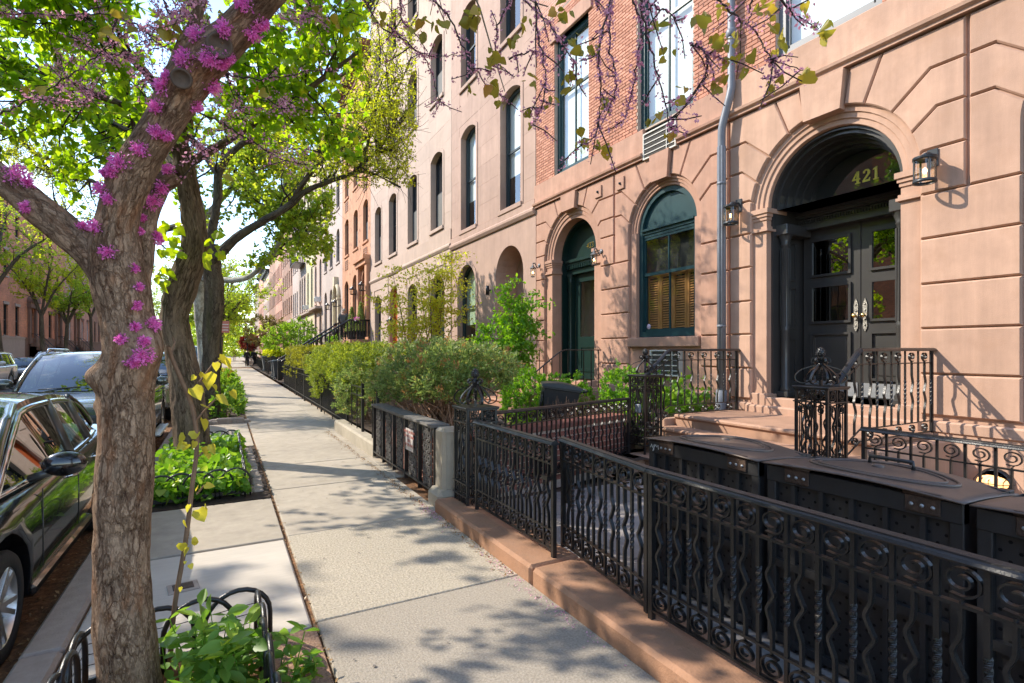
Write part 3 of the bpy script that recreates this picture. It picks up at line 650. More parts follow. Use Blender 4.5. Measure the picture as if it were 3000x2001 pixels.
for i, yc in enumerate((WC+.52, WC+.17, WC-.17, WC-.52)):
    sh = MB()
    for s in (-1, 1): sh.box(XF+.30, XF+.33, yc+s*.145-.025, yc+s*.145+.025, 1.9, 3.1)
    sh.box(XF+.30, XF+.33, yc-.12, yc+.12, 3.04, 3.1); sh.box(XF+.30, XF+.33, yc-.12, yc+.12, 1.9, 1.98); o = sh.build('shutter', wood, wf)
    lv = MB(); lv.add([(-.012, -.12, -.018), (-.012, .12, -.018), (.016, .12, .016), (.016, -.12, .016), (-.008, -.12, -.02), (-.008, .12, -.02), (.02, .12, .014), (.02, -.12, .014)], [(0, 3, 2, 1), (4, 5, 6, 7), (0, 1, 5, 4), (2, 3, 7, 6)])
    me = lv.mesh('slat', wood)
    for k in range(22): link('slat', me, o, (XF+.315, yc, 2.02+k*.0465))
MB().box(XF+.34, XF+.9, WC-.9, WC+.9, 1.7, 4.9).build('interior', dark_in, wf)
MB().lathe([(0, 0), (.05, .0), (.055, .006), (.0, .006)], (XF+.2, WC+.55, 2.08), 16, axis='x').build('window_sticker', mat('sticker', (.5, .4, .5), .5, .5, 60), wf)
for o in ops3:
    f = window(h423, o, XF+.02, tealp, .14, mull=1, blind=6.1 if o[0] > 8 else 6.25, gm=glass_hi, meet=7.92, fw=.1)
    MB().box(XF-.04, XF+.15, o[0]-.85, o[0]+.85, 9.25, 9.62, .01).build('lintel', stone423, f)
for o in ops3: window(h423, (o[0], o[1], 10.4, 13, 0), XF+.02, tealp, .14, mull=1, blind=11, gm=glass_hi)
cornice(h423, MATS['dark_cornice'], 5.87, 11.9, 16.2)
XG = XF+.50
gd = link('doorway', ring(MB(), [(GC-GI, .9)]+[(GC+GI*math.sin(-math.pi/2+math.pi*i/24), GZ+GI*math.cos(-math.pi/2+math.pi*i/24)) for i in range(25)]+[(GC+GI, .9)],
    [(GC-.81, .9)]+[(GC+.81*math.sin(-math.pi/2+math.pi*i/24), GZ+.81*math.cos(-math.pi/2+math.pi*i/24)) for i in range(25)]+[(GC+.81, .9)], XG-.16, XG+.05).mesh('doorway', greenp), h423)
pts = arcpts(GC, GZ-.02, .82, -math.pi/2, math.pi/2, 22); MB().prism(pts[::-1], 'x', XG-.02, XG+.02).build('lunette_panel', greenp, gd)
q = MB()
for e, za, zb in ((.12, 3.80, 3.87), (.08, 3.75, 3.80), (.02, 3.55, 3.75), (.06, 3.5, 3.55)): q.box(XG-e, XG+.05, GC-.82, GC+.82, za, zb)
q.build('transom_bar', greenp, gd)
q = MB()
for i in range(22): q.box(XG-.09, XG-.03, GC-.80+i*.074, GC-.765+i*.074, 3.64, 3.74)
o = q.build('dentil_row', greenp, gd); o['kind'] = 'stuff'
for s in (-1, 1):
    yy = GC+s*.62
    o = MB().lathe([(.06, 1.0), (.07, 1.05), (.05, 1.1), (.05, 3.3), (.07, 3.35), (.055, 3.38), (.085, 3.46), (.09, 3.5)], (XG-.05, yy, 0), 14).build('column', greenp, gd)
    MB().box(XG+.0, XG+.06, min(yy, GC+s*.81), max(yy, GC+s*.81), .9, 3.5).build('side_jamb', greenp, gd)
    MB().box(XG-.03, XG+.07, yy-.05 if s > 0 else yy-.09, yy+.09 if s > 0 else yy+.05, .9, 3.48).build('side_jamb', greenp, gd)
    for za, zb in ((1.05, 1.7), (1.85, 3.3)): ring(MB(), [(yy+s*.08, za), (yy+s*.17, za), (yy+s*.17, zb), (yy+s*.08, zb)], [(yy+s*.095, za+.02), (yy+s*.155, za+.02), (yy+s*.155, zb-.02), (yy+s*.095, zb-.02)], XG-.015, XG+.005).build('side_panel', greenp, gd)
d = link('door_leaf', ring(MB(), [(GC-.52, .92), (GC+.52, .92), (GC+.52, 3.5), (GC-.52, 3.5)], [(GC-.34, 1.95), (GC+.34, 1.95), (GC+.34, 3.3), (GC-.34, 3.3)], XG+.04, XG+.09).mesh('door_leaf', greenp), gd)
MB().add([(XG+.06, GC-.36, 1.93), (XG+.06, GC+.36, 1.93), (XG+.06, GC+.36, 3.32), (XG+.06, GC-.36, 3.32)], [(0, 3, 2, 1)]).build('pane', glass, d)
ring(MB(), [(GC-.34, 1.1), (GC+.34, 1.1), (GC+.34, 1.75), (GC-.34, 1.75)], [(GC-.27, 1.17), (GC+.27, 1.17), (GC+.27, 1.68), (GC-.27, 1.68)], XG+.02, XG+.06).build('panel_moulding', greenp, d)
cream = mat('cream_wall_paint', (.62, .54, .38), .8, .05)
hl = MB(); hl.add([(XG+.8, GC-1.2, .9), (XG+.8, GC+1.2, .9), (XG+.8, GC+1.2, 3.6), (XG+.8, GC-1.2, 3.6)], [(0, 3, 2, 1)]); hl.add([(XG+.1, GC+1.2, .9), (XG+2.2, GC+1.2, .9), (XG+2.2, GC+1.2, 3.6), (XG+.1, GC+1.2, 3.6)], [(0, 1, 2, 3)])
hl.build('hallway', cream, gd); ob = MB().box(XG+.72, XG+.79, GC-.3, GC+.12, 1.75, 2.5, .01).build('mailbox_panel', white_paint, gd)
# warm lamp light of the lit hall is left to daylight; back wall catches it through the door
text('house_number', '423', .19, brass, gd, MTX(XG-.024, GC-.16, 4.06), .004)
MB().box(XF+.0, XG+.3, GC-GI, GC+GI, .62, .90, .01).build('door_sill', stone423, gd)
ck = thing('anchor_plate', 'square iron wall tie plate on red brownstone, nearer the green door arch', 'wall tie', group='wall tie plates')
MB().box(XF-.03, XF+.0, 9.13, 9.36, 4.95, 5.2, .006).build('plate', stone423, ck); MB().lathe([(.03, 0), (.02, -.03), (0, -.035)], (XF-.03, 9.245, 5.07), 10, axis='x').build('bolt', iron, ck)
ck2 = copy_tree(ck, (0, -.74, -.02), label='square iron wall tie plate on red brownstone, nearer the big arched window')
# air-conditioner grilles
def ac(label, y0, y1, z0, z1, bars=4):
    t = thing('air_conditioner', label, 'air conditioner'); fr = MB(); ring(fr, [(y0, z0), (y1, z0), (y1, z1), (y0, z1)], [(y0+.025, z0+.025), (y1-.025, z0+.025), (y1-.025, z1-.025), (y0+.025, z1-.025)], XF-.05, XF+.06); fr.build('casing', mat('cream_metal', (.6, .57, .5), .5, .1), t)
    lv = MB(); n = 26
    for i in range(n): zz = z0+.035+(z1-z0-.07)*i/n; lv.box(XF-.028, XF-.005, y0+.025, y1-.025, zz, zz+.006)
    lv.box(XF-.004, XF+.0, y0+.02, y1-.02, z0+.02, z1-.02); lv.build('grille', mat('grey_louvre', (.13, .12, .11), .6), t)
    for i in range(1, bars+1): zz = z0+(z1-z0)*i/(bars+1); MB().box(XF-.04, XF-.03, y0+.025, y1-.025, zz-.008, zz+.008).build('bar', MATS['cream_metal'], t)
    MB().box(XF-.045, XF-.035, (y0+y1)/2-.2, (y0+y1)/2-.185, z0+.02, z1-.02).build('bar', MATS['cream_metal'], t)
ac('air conditioner grille set in the string course between brick and arched window', 6.96, 7.81, 5.30, 5.80)
ac('air conditioner grille in the wall under the big arched window', 6.88, 7.62, 1.14, 1.62, 4)

# ---------------------------------------------------------------- wall lanterns
warm = emitmat('warm_bulb', (1.0, .62, .28), 6.0)
lglass = glassmat('lantern_glass', (.95, .93, .88), .9, .03, .08)
def drum_lantern(label, y, z):
    t = thing('wall_lantern', label, 'lantern', (XF, y, z), group='drum lanterns beside the black door')
    m = mat('dark_grey_metal', (.035, .04, .045), .35, .1)
    MB().box(-.02, 0, -.055, .055, -.02, .19, .004).build('back_plate', m, t)
    MB().tube([(-.01, 0, .12), (-.12, 0, .12), (-.19, 0, .10)], .02, 8).build('arm', m, t)
    fr = MB(); c = (-.19, 0, 0)
    for za in (-.23, .03): fr.lathe([(.098, za), (.115, za), (.115, za+.035), (.098, za+.035)], c, 24)
    fr.lathe([(0, .065), (.115, .06), (.115, .05), (0, .05)], c, 24)
    for k in range(4): a = math.pi/4+k*math.pi/2; fr.box(-.19+.104*math.cos(a)-.008, -.19+.104*math.cos(a)+.008, .104*math.sin(a)-.008, .104*math.sin(a)+.008, -.2, .035)
    fr.lathe([(.03, .06), (.03, .1), (0, .11)], c, 10); fr.build('frame', m, t)
    MB().lathe([(.098, -.2), (.098, .035)], c, 24).build('lantern_glass', lglass, t)
    MB().ball((-.19, 0, -.09), .022, 10, 6, (1, 1, 1.6)).build('bulb', warm, t)
drum_lantern('cylindrical glass wall lantern to the right of the black door arch', 3.04, 3.74)
drum_lantern('cylindrical glass wall lantern in front of the drainpipe, left of the black door', 5.66, 3.82)
def carriage_lantern(label, y, z, x=XF):
    t = thing('wall_lantern', label, 'lantern', (x, y, z), group='small tapered lanterns beside the green door')
    m = mat('weathered_zinc', (.16, .16, .16), .45, .3, 30, metal=.5)
    MB().lathe([(.0, -.02), (.05, -.018), (.05, 0)], (0, 0, .1), 14, axis='x').build('back_plate', m, t)
    MB().tube([tuple(p) for p in spline([(0, 0, .1), (-.06, 0, .03), (-.1, 0, .09), (-.15, 0, .15), (-.2, 0, .12)], 5)], .014, 8).build('arm', m, t)
    fr = MB(); c = (-.2, 0, 0)
    fr.lathe([(.0, .16), (.012, .14), (.006, .12), (.02, .1), (.035, .06), (.085, .02), (.09, .005), (.07, .0)], c, 6, False)
    fr.lathe([(.05, -.22), (.055, -.215), (.055, -.2), (.045, -.2), (0, -.205)], c, 6, False)
    for k in range(6): a = math.pi*k/3; fr.tube([(-.2+.07*math.cos(a), .07*math.sin(a), .0), (-.2+.05*math.cos(a), .05*math.sin(a), -.2)], .005, 4)
    fr.build('frame', m, t)
    MB().lathe([(.048, -.2), (.068, 0)], c, 6, False).build('lantern_glass', lglass, t)
    MB().ball((-.2, 0, -.1), .018, 10, 6, (1, 1, 1.8)).build('bulb', warm, t)
carriage_lantern('small zinc lantern right of the green door arch on red stone', 9.15, 3.66)
carriage_lantern('small zinc lantern left of the green door, by the pink house', 11.72, 3.72)

# ---------------------------------------------------------------- stoops
st = thing('stoop', 'low brownstone stoop with rounded nosing before the black door', 'stoop', group='stoops')
def step(p, x0, x1, y0, y1, z, h=.16, m=stone421, nose=True):
    o = MB().box(x0+.03, x1, y0+.02, y1-.02, z-h-.02, z-.06).build('step', m, p)
    MB().box(x0, x1, y0, y1, z-.065, z, .022).build('tread', m, o)
tread421 = mat('brownstone_tread', (.40, .235, .155), .7, .15, 5, .3, 80, big=.1)
for i in range(4): step(st, 5.85-.29*i, 7.13 if i == 0 else 5.86-.29*(i-1), 3.0, 5.74, .67-.167*i, .167, tread421)
for yy in (2.84, 5.76): MB().box(5.7, 7.15, yy, yy+.12 if yy > 4 else yy+.15, -.6, .60, .01).build('cheek_wall', stone421, st)
for y0, z in ((2.84, .2), (5.80, .2)): pass
st2 = thing('stoop', 'brownstone stoop rising to the green door behind the clipped box bushes', 'stoop', group='stoops')
for i in range(5): step(st2, 6.1-.3*i, 7.18 if i == 0 else 6.11-.3*(i-1), 9.1, 11.6, .80-.15*i, .15, mat('brownstone_tread_red', (.40, .22, .15), .75, .15, 5, .3, 80, big=.1))
MB().box(5.2, 7.15, 9.0, 9.1, -.1, .77, .02).build('cheek_wall', stone423, st2)
# ================================================================ the rest of the row, and the far side of the street
def townhouse(label, y0, y1, x, h, wm, ops, fm, corn=True, cm=None, depth=.2, sillm=None, base=-1.2, far=False, surround=False, screens=0, blinds=0.0, gm=None, name='townhouse', group='row houses along the sidewalk'):
    t = thing(name, label, 'house', group=group)
    wall(x, y0, y1, base, h, [o[:5] for o in ops], depth+.02).build('wall', wm, t)
    shell(t, y0, y1, h, wm, x-.0+.001)
    for o in ops:
        kind = o[5] if len(o) > 5 else 'w'
        if kind == 'w':
            f = window(t, o[:5], x, fm, depth, sash=not far, sill=True, sillm=sillm or wm, inside=False, blind=None, screen=(rnd.random() < screens), gm=gm or pane_dark)
            if surround:
                q = MB(); ring(q, opening(o[:5], -.14), opening(o[:5], -.004), x-.025, x+.02); q.build('window_surround', sillm or wm, f)
        elif kind == 'd':
            q = MB(); ring(q, opening(o[:5], -.003), opening(o[:5], .12), x+depth-.06, x+depth+.04); dm = o[6] if len(o) > 6 else blackp
            d = link('door', q.mesh('door', dm), t); pts = opening(o[:5], .1); MB().add([(x+depth+.02,)+tuple(p) for p in pts], [tuple(range(len(pts)))[::-1]]).build('door_leaf', dm, d)
            yc = o[0]; w2 = o[1]/2-.2
            for za, zb in ((o[2]+.25, o[2]+.9), (o[2]+1.05, o[2]+2.0)): ring(MB(), [(yc-w2, za), (yc+w2, za), (yc+w2, zb), (yc-w2, zb)], [(yc-w2+.04, za+.04), (yc+w2-.04, za+.04), (yc+w2-.04, zb-.04), (yc-w2+.04, zb-.04)], x+depth-.01, x+depth+.02).build('panel_moulding', dm, d)
        elif kind == 'n':       # deep plain niche
            pts = opening(o[:5], -.01); MB().add([(x+depth+.5,)+tuple(p) for p in pts], [tuple(range(len(pts)))[::-1]]).build('niche_back', wm, t)
            n = len(pts); MB().add([(x+depth,)+tuple(p) for p in pts]+[(x+depth+.5,)+tuple(p) for p in pts], [(i, (i+1) % n, n+(i+1) % n, n+i) for i in range(n)]).build('niche_side', wm, t)
    if corn: cornice(t, cm or MATS['dark_cornice'], y0, y1, h-.5, x)
    return t
pane_dark = mat('dark_window_pane', (.02, .024, .026), .03, 0, spec=1.0)  # opaque glossy pane in one even dark colour
pane_green = glassmat('green_window_pane', (.75, .9, .8), .9, .01, .12)
stonefine = mat('cream_limestone', (.49, .36, .28), .88, .08, 3, .2, 80, big=.08, dirt=(.45, .33, .25), dirtamt=.45, streak=.12)
orange_s = mat('orange_stucco', (.56, .285, .16), .9, .13, 3, .3, 60, big=.12, dirt=(.40, .18, .09), dirtamt=.6, streak=.18)
pale_s = mat('pale_grey_stucco', (.50, .40, .34), .9, .08, 3, .2, 60, big=.08)
peach_s = mat('peach_stucco', (.53, .39, .31), .9, .08, 3, .2, 60, big=.08)
yellow_s = mat('pale_yellow_paint', (.60, .52, .33), .9, .06, 3, .2, 60, big=.08)
beige_s = mat('beige_stone', (.42, .33, .27), .9, .08, 3, .2, 60, big=.08)
brown_dk = mat('dark_brownstone', (.20, .115, .08), .85, .12, 4, .3, 60)
woodgrille = mat('rust_grille', (.30, .14, .07), .7, .2, 20)
def brickmat(name, col, mort, sc=1.0):
    m = bpy.data.materials.new(name); m.use_nodes = True; t = m.node_tree; N = t.nodes.new; L = t.links.new; b = t.nodes['Principled BSDF']; b.inputs['Roughness'].default_value = .88
    tc = N('ShaderNodeTexCoord'); sp = N('ShaderNodeSeparateXYZ'); cb = N('ShaderNodeCombineXYZ'); L(tc.outputs['Object'], sp.inputs['Vector']); L(sp.outputs['Y'], cb.inputs['X']); L(sp.outputs['Z'], cb.inputs['Y'])
    br = N('ShaderNodeTexBrick'); br.inputs['Scale'].default_value = 1; br.inputs['Brick Width'].default_value = .21*sc; br.inputs['Row Height'].default_value = .07*sc; br.inputs['Mortar Size'].default_value = .009*sc; br.inputs['Bias'].default_value = -.1
    br.inputs['Color1'].default_value = tuple(c*.8 for c in col)+(1,); br.inputs['Color2'].default_value = tuple(c*1.15 for c in col)+(1,); br.inputs['Mortar'].default_value = mort+(1,)
    L(cb.outputs['Vector'], br.inputs['Vector']); n = N('ShaderNodeTexNoise'); n.inputs['Scale'].default_value = .6; n.inputs['Detail'].default_value = 8; L(tc.outputs['Object'], n.inputs['Vector'])
    mr = N('ShaderNodeMapRange'); mr.inputs['From Min'].default_value = .3; mr.inputs['From Max'].default_value = .7; mr.inputs['To Min'].default_value = .75; mr.inputs['To Max'].default_value = 1.2; L(n.outputs['Fac'], mr.inputs['Value'])
    vm = N('ShaderNodeVectorMath'); vm.operation = 'SCALE'; L(br.outputs['Color'], vm.inputs[0]); L(mr.outputs['Result'], vm.inputs['Scale']); L(vm.outputs['Vector'], b.inputs['Base Color']); return m
far_brick = brickmat('far_red_brick', (.66, .245, .12), (.42, .25, .17)); brown_brick = brickmat('brown_brick', (.38, .19, .12), (.35, .25, .19)); salmon_brick = brickmat('salmon_brick', (.62, .29, .19), (.45, .32, .25))
# upper floors of the near brick houses above the single bricks
brickwall_hi = brickmat('red_brick_upper', (.50, .225, .145), (.53, .40, .32))
for hh, y0, y1, ops, z in ((h421, -.13, 5.85, [(o[0], 1.45, 5.93, 9.3, 0) for o in top_ops]+[(o[0], 1.45, 10.3, 12.9, 0) for o in top_ops], 7.93), (h423, 5.86, 11.9, ops3+[(o[0], o[1], 10.4, 13, 0) for o in ops3], 9.93)):
    ops = [(o[0], o[1], max(o[2], z), o[3], 0) for o in ops if o[3] > z]
    wall(XF+.006, y0, y1, z, 16.3, ops, .01).build('upper_brickwork', brickwall_hi, hh)
# 425: pink tan stucco
o425 = [(13.4, 1.68, .62, 4.62, .84, 'n'), (16.4, 1.5, 1.7, 4.50, .75), (13.29, 1.2, 5.72, 9.1, .2), (16.24, 1.2, 5.72, 9.1, .2), (13.29, 1.2, 10.6, 13.2, .2), (16.24, 1.2, 10.6, 13.2, .2), (13.29, 1.2, 14.4, 16.6, .2), (16.24, 1.2, 14.4, 16.6, .2)]
b425 = townhouse('pink tan stucco house with a plain arched entrance niche', 11.9, 17.74, XF, 18.6, stone425, o425, mat('dark_window_frame', (.03, .045, .05), .4), sillm=stone425, surround=True, depth=.22, gm=glass_hi)
for (yc, w, z0, z1, r, *k) in o425[2:4]:
    MB().add([(XF+.3, yc-.6, z0+1.0), (XF+.3, yc+.6, z0+1.0), (XF+.3, yc+.6, z1), (XF+.3, yc-.6, z1)], [(0, 3, 2, 1)]).build('blind', blind_m, b425)
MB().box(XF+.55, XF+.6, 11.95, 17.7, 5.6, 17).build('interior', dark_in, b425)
MB().box(XF+.32, XF+.34, 15.7, 17.1, 2.5, 4.5).build('blind', mat('pale_green_blind', (.45, .55, .40), .8), b425)
def belt(p, m, y0, y1, z0, z1, out=.1, x=XF):
    prof = [(x+.02, z0), (x-out*.5, z0), (x-out, z0+.08), (x-out, z0+.14), (x-out*.4, z0+.2), (x-out*.4, z1), (x+.02, z1)]
    mb = MB(); n = len(prof); mb.add([(p_[0], y0, p_[1]) for p_ in prof]+[(p_[0], y1, p_[1]) for p_ in prof], [(i, n+i, n+(i+1) % n, (i+1) % n) for i in range(n)]+[tuple(range(n)), tuple(range(n, 2*n))[::-1]]); return mb.build('string_course', m, p)
belt(b425, stone425, 11.91, 17.74, 5.2, 5.6)
def joint_grid(p, x, y0, y1, z0, z1, m, ops, dy=.9, dz=.55, lines=True):   # shallow ashlar joints as recessed strips
    pass
mjoint = mat('ashlar_stone_tan', (.45, .30, .23), .88, .09, 3, .2, 80, big=.08, objrand=.05, dirt=(.36, .235, .175), dirtamt=.4, streak=.1)
mjoint2 = mat('ashlar_stone_cream', (.50, .37, .29), .88, .08, 3, .2, 80, big=.07, objrand=.05, dirt=(.48, .36, .27), dirtamt=.4)
def ashlar(p, x, y0, y1, z0, z1, ops, m, bw=1.1, bh=.42, t=.012, limit=300):
    """thin dressed slabs on the wall, joints between them open"""
    n = 0; z = z0; k = 0
    while z < z1-.1:
        zt = min(z+bh, z1); y = y0-(bw/2 if k % 2 else 0)
        while y < y1:
            a, b = max(y, y0), min(y+bw, y1); segs = [(a, b)]
            for o in ops:
                l, r_ = o[0]-o[1]/2-.15, o[0]+o[1]/2+.15
                if zt > o[2]-.16 and z < o[3]+.16:
                    ns = []
                    for s in segs:
                        if s[1] <= l or s[0] >= r_: ns.append(s)
                        else:
                            if s[0] < l: ns.append((s[0], l))
                            if s[1] > r_: ns.append((r_, s[1]))
                    segs = ns
            for s in segs:
                if s[1]-s[0] > .12:
                    e = .0025; MB().add([(x-t, s[0]+e, z+e), (x-t, s[1]-e, z+e), (x-t, s[1]-e, zt-e), (x-t, s[0]+e, zt-e), (x, s[0]+e, z+e), (x, s[1]-e, z+e), (x, s[1]-e, zt-e), (x, s[0]+e, zt-e)],
                        [(0, 3, 2, 1), (0, 1, 5, 4), (1, 2, 6, 5), (2, 3, 7, 6), (3, 0, 4, 7)]).build('stone_block', m, p); n += 1
            y += bw
        z = zt; k += 1
    return n
ashlar(b425, XF, 11.91, 17.73, 5.62, 12.0, o425, mjoint, 1.35, .62, .006)
# 427-429: wide cream house
o427 = []
for yc in (19.24, 22.2, 25.25, 28.0):
    for z0, z1 in ((6.3, 9.2), (11.25, 13.65), (15.9, 18.0)): o427.append((yc, 1.27, z0, z1, .22))
o427 += [(19.2, 1.5, .9, 4.55, .75, 'd', greenp), (22.2, 1.3, 1.2, 4.5, .3), (25.2, 1.4, .9, 4.7, .7, 'd', mat('orange_door', (.50, .10, .02), .4)), (28.0, 1.25, 1.2, 4.5, .3)]
b427 = townhouse('wide cream stone house with four bays and dark sash windows', 17.75, 29.68, XF, 20.6, stonefine, o427, mat('black_sash', (.025, .025, .027), .4), sillm=stonefine, surround=True, depth=.25, corn=True, screens=.8)
belt(b427, stonefine, 17.75, 29.7, 5.3, 6.0)
ashlar(b427, XF, 17.76, 29.66, 6.02, 11.0, o427, mjoint2, 1.6, .66, .005)
ashlar(b427, XF, 17.76, 29.66, .9, 5.28, o427, mjoint2, 1.0, .56, .03)
# orange house
o_or = [(36.28, 1.3, 3.3, 6.25, .4), (33.72, 1.3, 3.3, 6.35, .4), (31.0, 1.5, 2.4, 6.3, .6, 'd', brown_dk)]
for yc in (36.2, 33.5, 30.9):
    for z0, z1 in ((7.95, 10.35), (11.75, 14.1), (15.2, 17.0)): o_or.append((yc, 1.2, z0, z1, .25))
b_or = townhouse('weathered orange stucco house with peeling patches and a tall stoop', 29.7, 37.66, XF, 18.6, orange_s, o_or, mat('brown_sash', (.05, .035, .03), .5), cm=mat('brown_cornice', (.20, .08, .05), .8), depth=.22, screens=.7)
for yc, z in ((36.2, 7.0), (30.9, 6.95), (36.2, 10.85), (30.9, 10.85), (36.2, 14.5), (30.9, 14.5)):
    q = MB(); ring(q, [(yc-.45, z), (yc+.45, z), (yc+.45, z+.62), (yc-.45, z+.62)], [(yc-.4, z+.05), (yc+.4, z+.05), (yc+.4, z+.57), (yc-.4, z+.57)], XF-.03, XF+.02)
    for k in range(4): q.box(XF-.02, XF+.0, yc-.4, yc+.4, z+.07+k*.13, z+.15+k*.13)
    q.build('vent_grille', woodgrille, b_or)
pr = np.random.default_rng(3); q = MB()
for _ in range(150):                       # dark spalled patches in the stucco
    yc = pr.choice([29.9, 32.3, 35.0, 37.4])+pr.normal(0, .22); z = pr.uniform(2.5, 12); n = 7; r_ = pr.uniform(.02, .12)
    if not (29.75 < yc < 37.6): continue
    pts = [(XF-.004, yc+r_*.6*math.cos(2*math.pi*k/n)*pr.uniform(.4, 1.3), z+r_*math.sin(2*math.pi*k/n)*pr.uniform(.5, 1.6)) for k in range(n)]; q.add(pts, [tuple(range(n))[::-1]])
o = q.build('spalled_patch', brown_dk, b_or); o['kind'] = 'stuff'
sur = MB(); sur.box(XF-.22, XF+.02, 31.85, 32.3, 2.4, 6.5); sur.box(XF-.22, XF+.02, 29.75, 30.2, 2.4, 6.5); sur.box(XF-.3, XF+.02, 29.72, 32.4, 6.5, 6.75); sur.box(XF-.42, XF+.02, 29.71, 32.5, 6.75, 6.98); so_ = sur.build('door_surround', orange_s, b_or)
rp = MB()
for dy in (.78, .66): rp.tube([(XF-.02, 31-dy, 2.5)]+[(XF-.02, 31+dy*math.sin(-math.pi/2+math.pi*i/12), 5.4+(.9)*math.cos(-math.pi/2+math.pi*i/12)) for i in range(13)]+[(XF-.02, 31+dy, 2.5)], .035, 6)
rp.build('rope_moulding', orange_s, b_or)
# pale grey, peach, yellow, beige, far brick
o_pa = [(44.5, 1.2, 2.2, 6.3, .6, 'd', brown_dk), (42.05, 1.2, 2.2, 6.3, .6, 'd', brown_dk), (39.4, 1.6, 2.2, 6.0, .8, 'd', mat('cream_door', (.55, .46, .3), .5))]
for yc in (44.5, 42.0, 39.3):
    for z0, z1 in ((7.95, 10.37), (11.8, 14.25), (15.3, 16.6)): o_pa.append((yc, 1.2, z0, z1, .4))
b_pa = townhouse('pale grey stucco house with brown arched openings and an ornate cream doorway', 37.67, 46.1, XF, 17.6, pale_s, o_pa, MATS['brown_sash'], cm=MATS['brown_cornice'], far=False)
q = MB()
for s in (-1, 1): q.box(XF-.18, XF+.02, 39.4+s*.95-.15, 39.4+s*.95+.15, 2.2, 5.2); q.box(XF-.24, XF+.02, 39.4+s*.95-.2, 39.4+s*.95+.2, 5.2, 5.35)
q.tube([(XF-.1, 39.4+.95*math.sin(-math.pi/2+math.pi*i/14), 5.35+.95*math.cos(-math.pi/2+math.pi*i/14)) for i in range(15)], .14, 6); q.box(XF-.3, XF, 39.15, 39.65, 6.2, 6.9)
q.build('door_surround', mat('cream_trim', (.62, .53, .36), .8), b_pa)
o_pe = [(49.7, 1.05, 5.8, 9.15, .5), (47.1, 1.05, 5.8, 9.4, .5), (49.7, 1.05, 2.2, 4.9, .5), (47.1, 1.2, 2.2, 4.85, .6, 'd', brown_dk)]
for yc in (49.7, 47.1):
    for z0, z1 in ((10.75, 13.2), (14.6, 16.6)): o_pe.append((yc, 1.05, z0, z1, .3))
b_pe = townhouse('narrow peach stucco house with a bay balcony and window air conditioner', 46.11, 50.9, XF, 18.2, peach_s, o_pe, MATS['brown_sash'], cm=MATS['brown_cornice'])
MB().box(XF-.55, XF+.02, 46.2, 50.8, 5.15, 5.35).build('balcony_slab', beige_s, b_pe)
o_ye = [(54.6, 1.1, 5.6, 9.2, .5), (52.1, 1.1, 5.6, 9.4, .5), (54.6, 1.1, 1.8, 4.6, .5), (52.1, 1.1, 1.8, 4.6, .5, 'd', blackp)]
for yc in (54.6, 52.1):
    for z0, z1 in ((10.8, 13.3), (14.7, 16.7)): o_ye.append((yc, 1.1, z0, z1, .5))
b_ye = townhouse('pale yellow painted house with tall arched windows', 50.91, 55.9, XF, 19.0, yellow_s, o_ye, MATS['black_sash'], cm=beige_s); belt(b_ye, beige_s, 50.91, 55.9, 5.1, 5.45, .3)
o_be = []
for yc in (60.6, 58.9, 57.0):
    for z0, z1 in ((5.7, 9.2), (10.8, 13.6), (15, 17.4)): o_be.append((yc, .95, z0, z1, .45))
o_be += [(60.4, 1.1, 1.2, 4.4, .5), (57.4, 1.2, 1.2, 4.4, .6, 'd', blackp)]
b_be = townhouse('beige stone house with narrow paired arched windows', 55.91, 61.9, XF, 19.4, beige_s, o_be, MATS['brown_sash'], cm=MATS['dark_cornice']); belt(b_be, beige_s, 55.91, 61.9, 5.1, 5.45, .3)
o_b2 = [(yc, 1.0, z0, z0+2.6, 0) for yc in (63.2, 65.0, 66.6) for z0 in (1.6, 5.6, 10.6, 14.6)]
b_b2 = townhouse('plain light beige house with square windows', 61.91, 67.6, XF, 18.8, pale_s, o_b2, MATS['brown_sash'], cm=MATS['dark_cornice'])
o_br = [(yc, 1.1, z0, z0+1.9, 0) for yc in (68.9, 71.4, 73.9, 76.4, 78.9) for z0 in (1.5, 6.4, 9.7, 13, 16.3, 19.4)]
b_br = townhouse('tall brown brick apartment house with five columns of windows', 67.61, 80.4, XF, 22.5, brown_brick, o_br, MATS['brown_sash'], cm=MATS['dark_cornice'], name='apartment_house'); belt(b_br, beige_s, 67.61, 80.4, 4.7, 5.4, .5)
yy = 80.41; cols = [(salmon_brick, 'salmon brick house beyond the brown apartment house', 16.5), (brown_brick, 'second brown brick house, far down the row', 17.5), (peach_s, 'peach coloured house far down the row', 16), (salmon_brick, 'salmon brick house second farthest down the row', 18), (beige_s, 'farthest beige house that closes the row', 17)]
for i, (m, lab, h) in enumerate(cols):
    wd = 11+i*2; ops = [(yy+wd*(k+.5)/5, 1.1, z0, z0+2.0, 0) for k in range(5) for z0 in (1.6, 5.4, 8.9, 12.2)]
    townhouse(lab, yy, yy+wd, XF, h, m, ops, MATS['brown_sash'], far=True, cm=MATS['dark_cornice']); yy += wd+.01
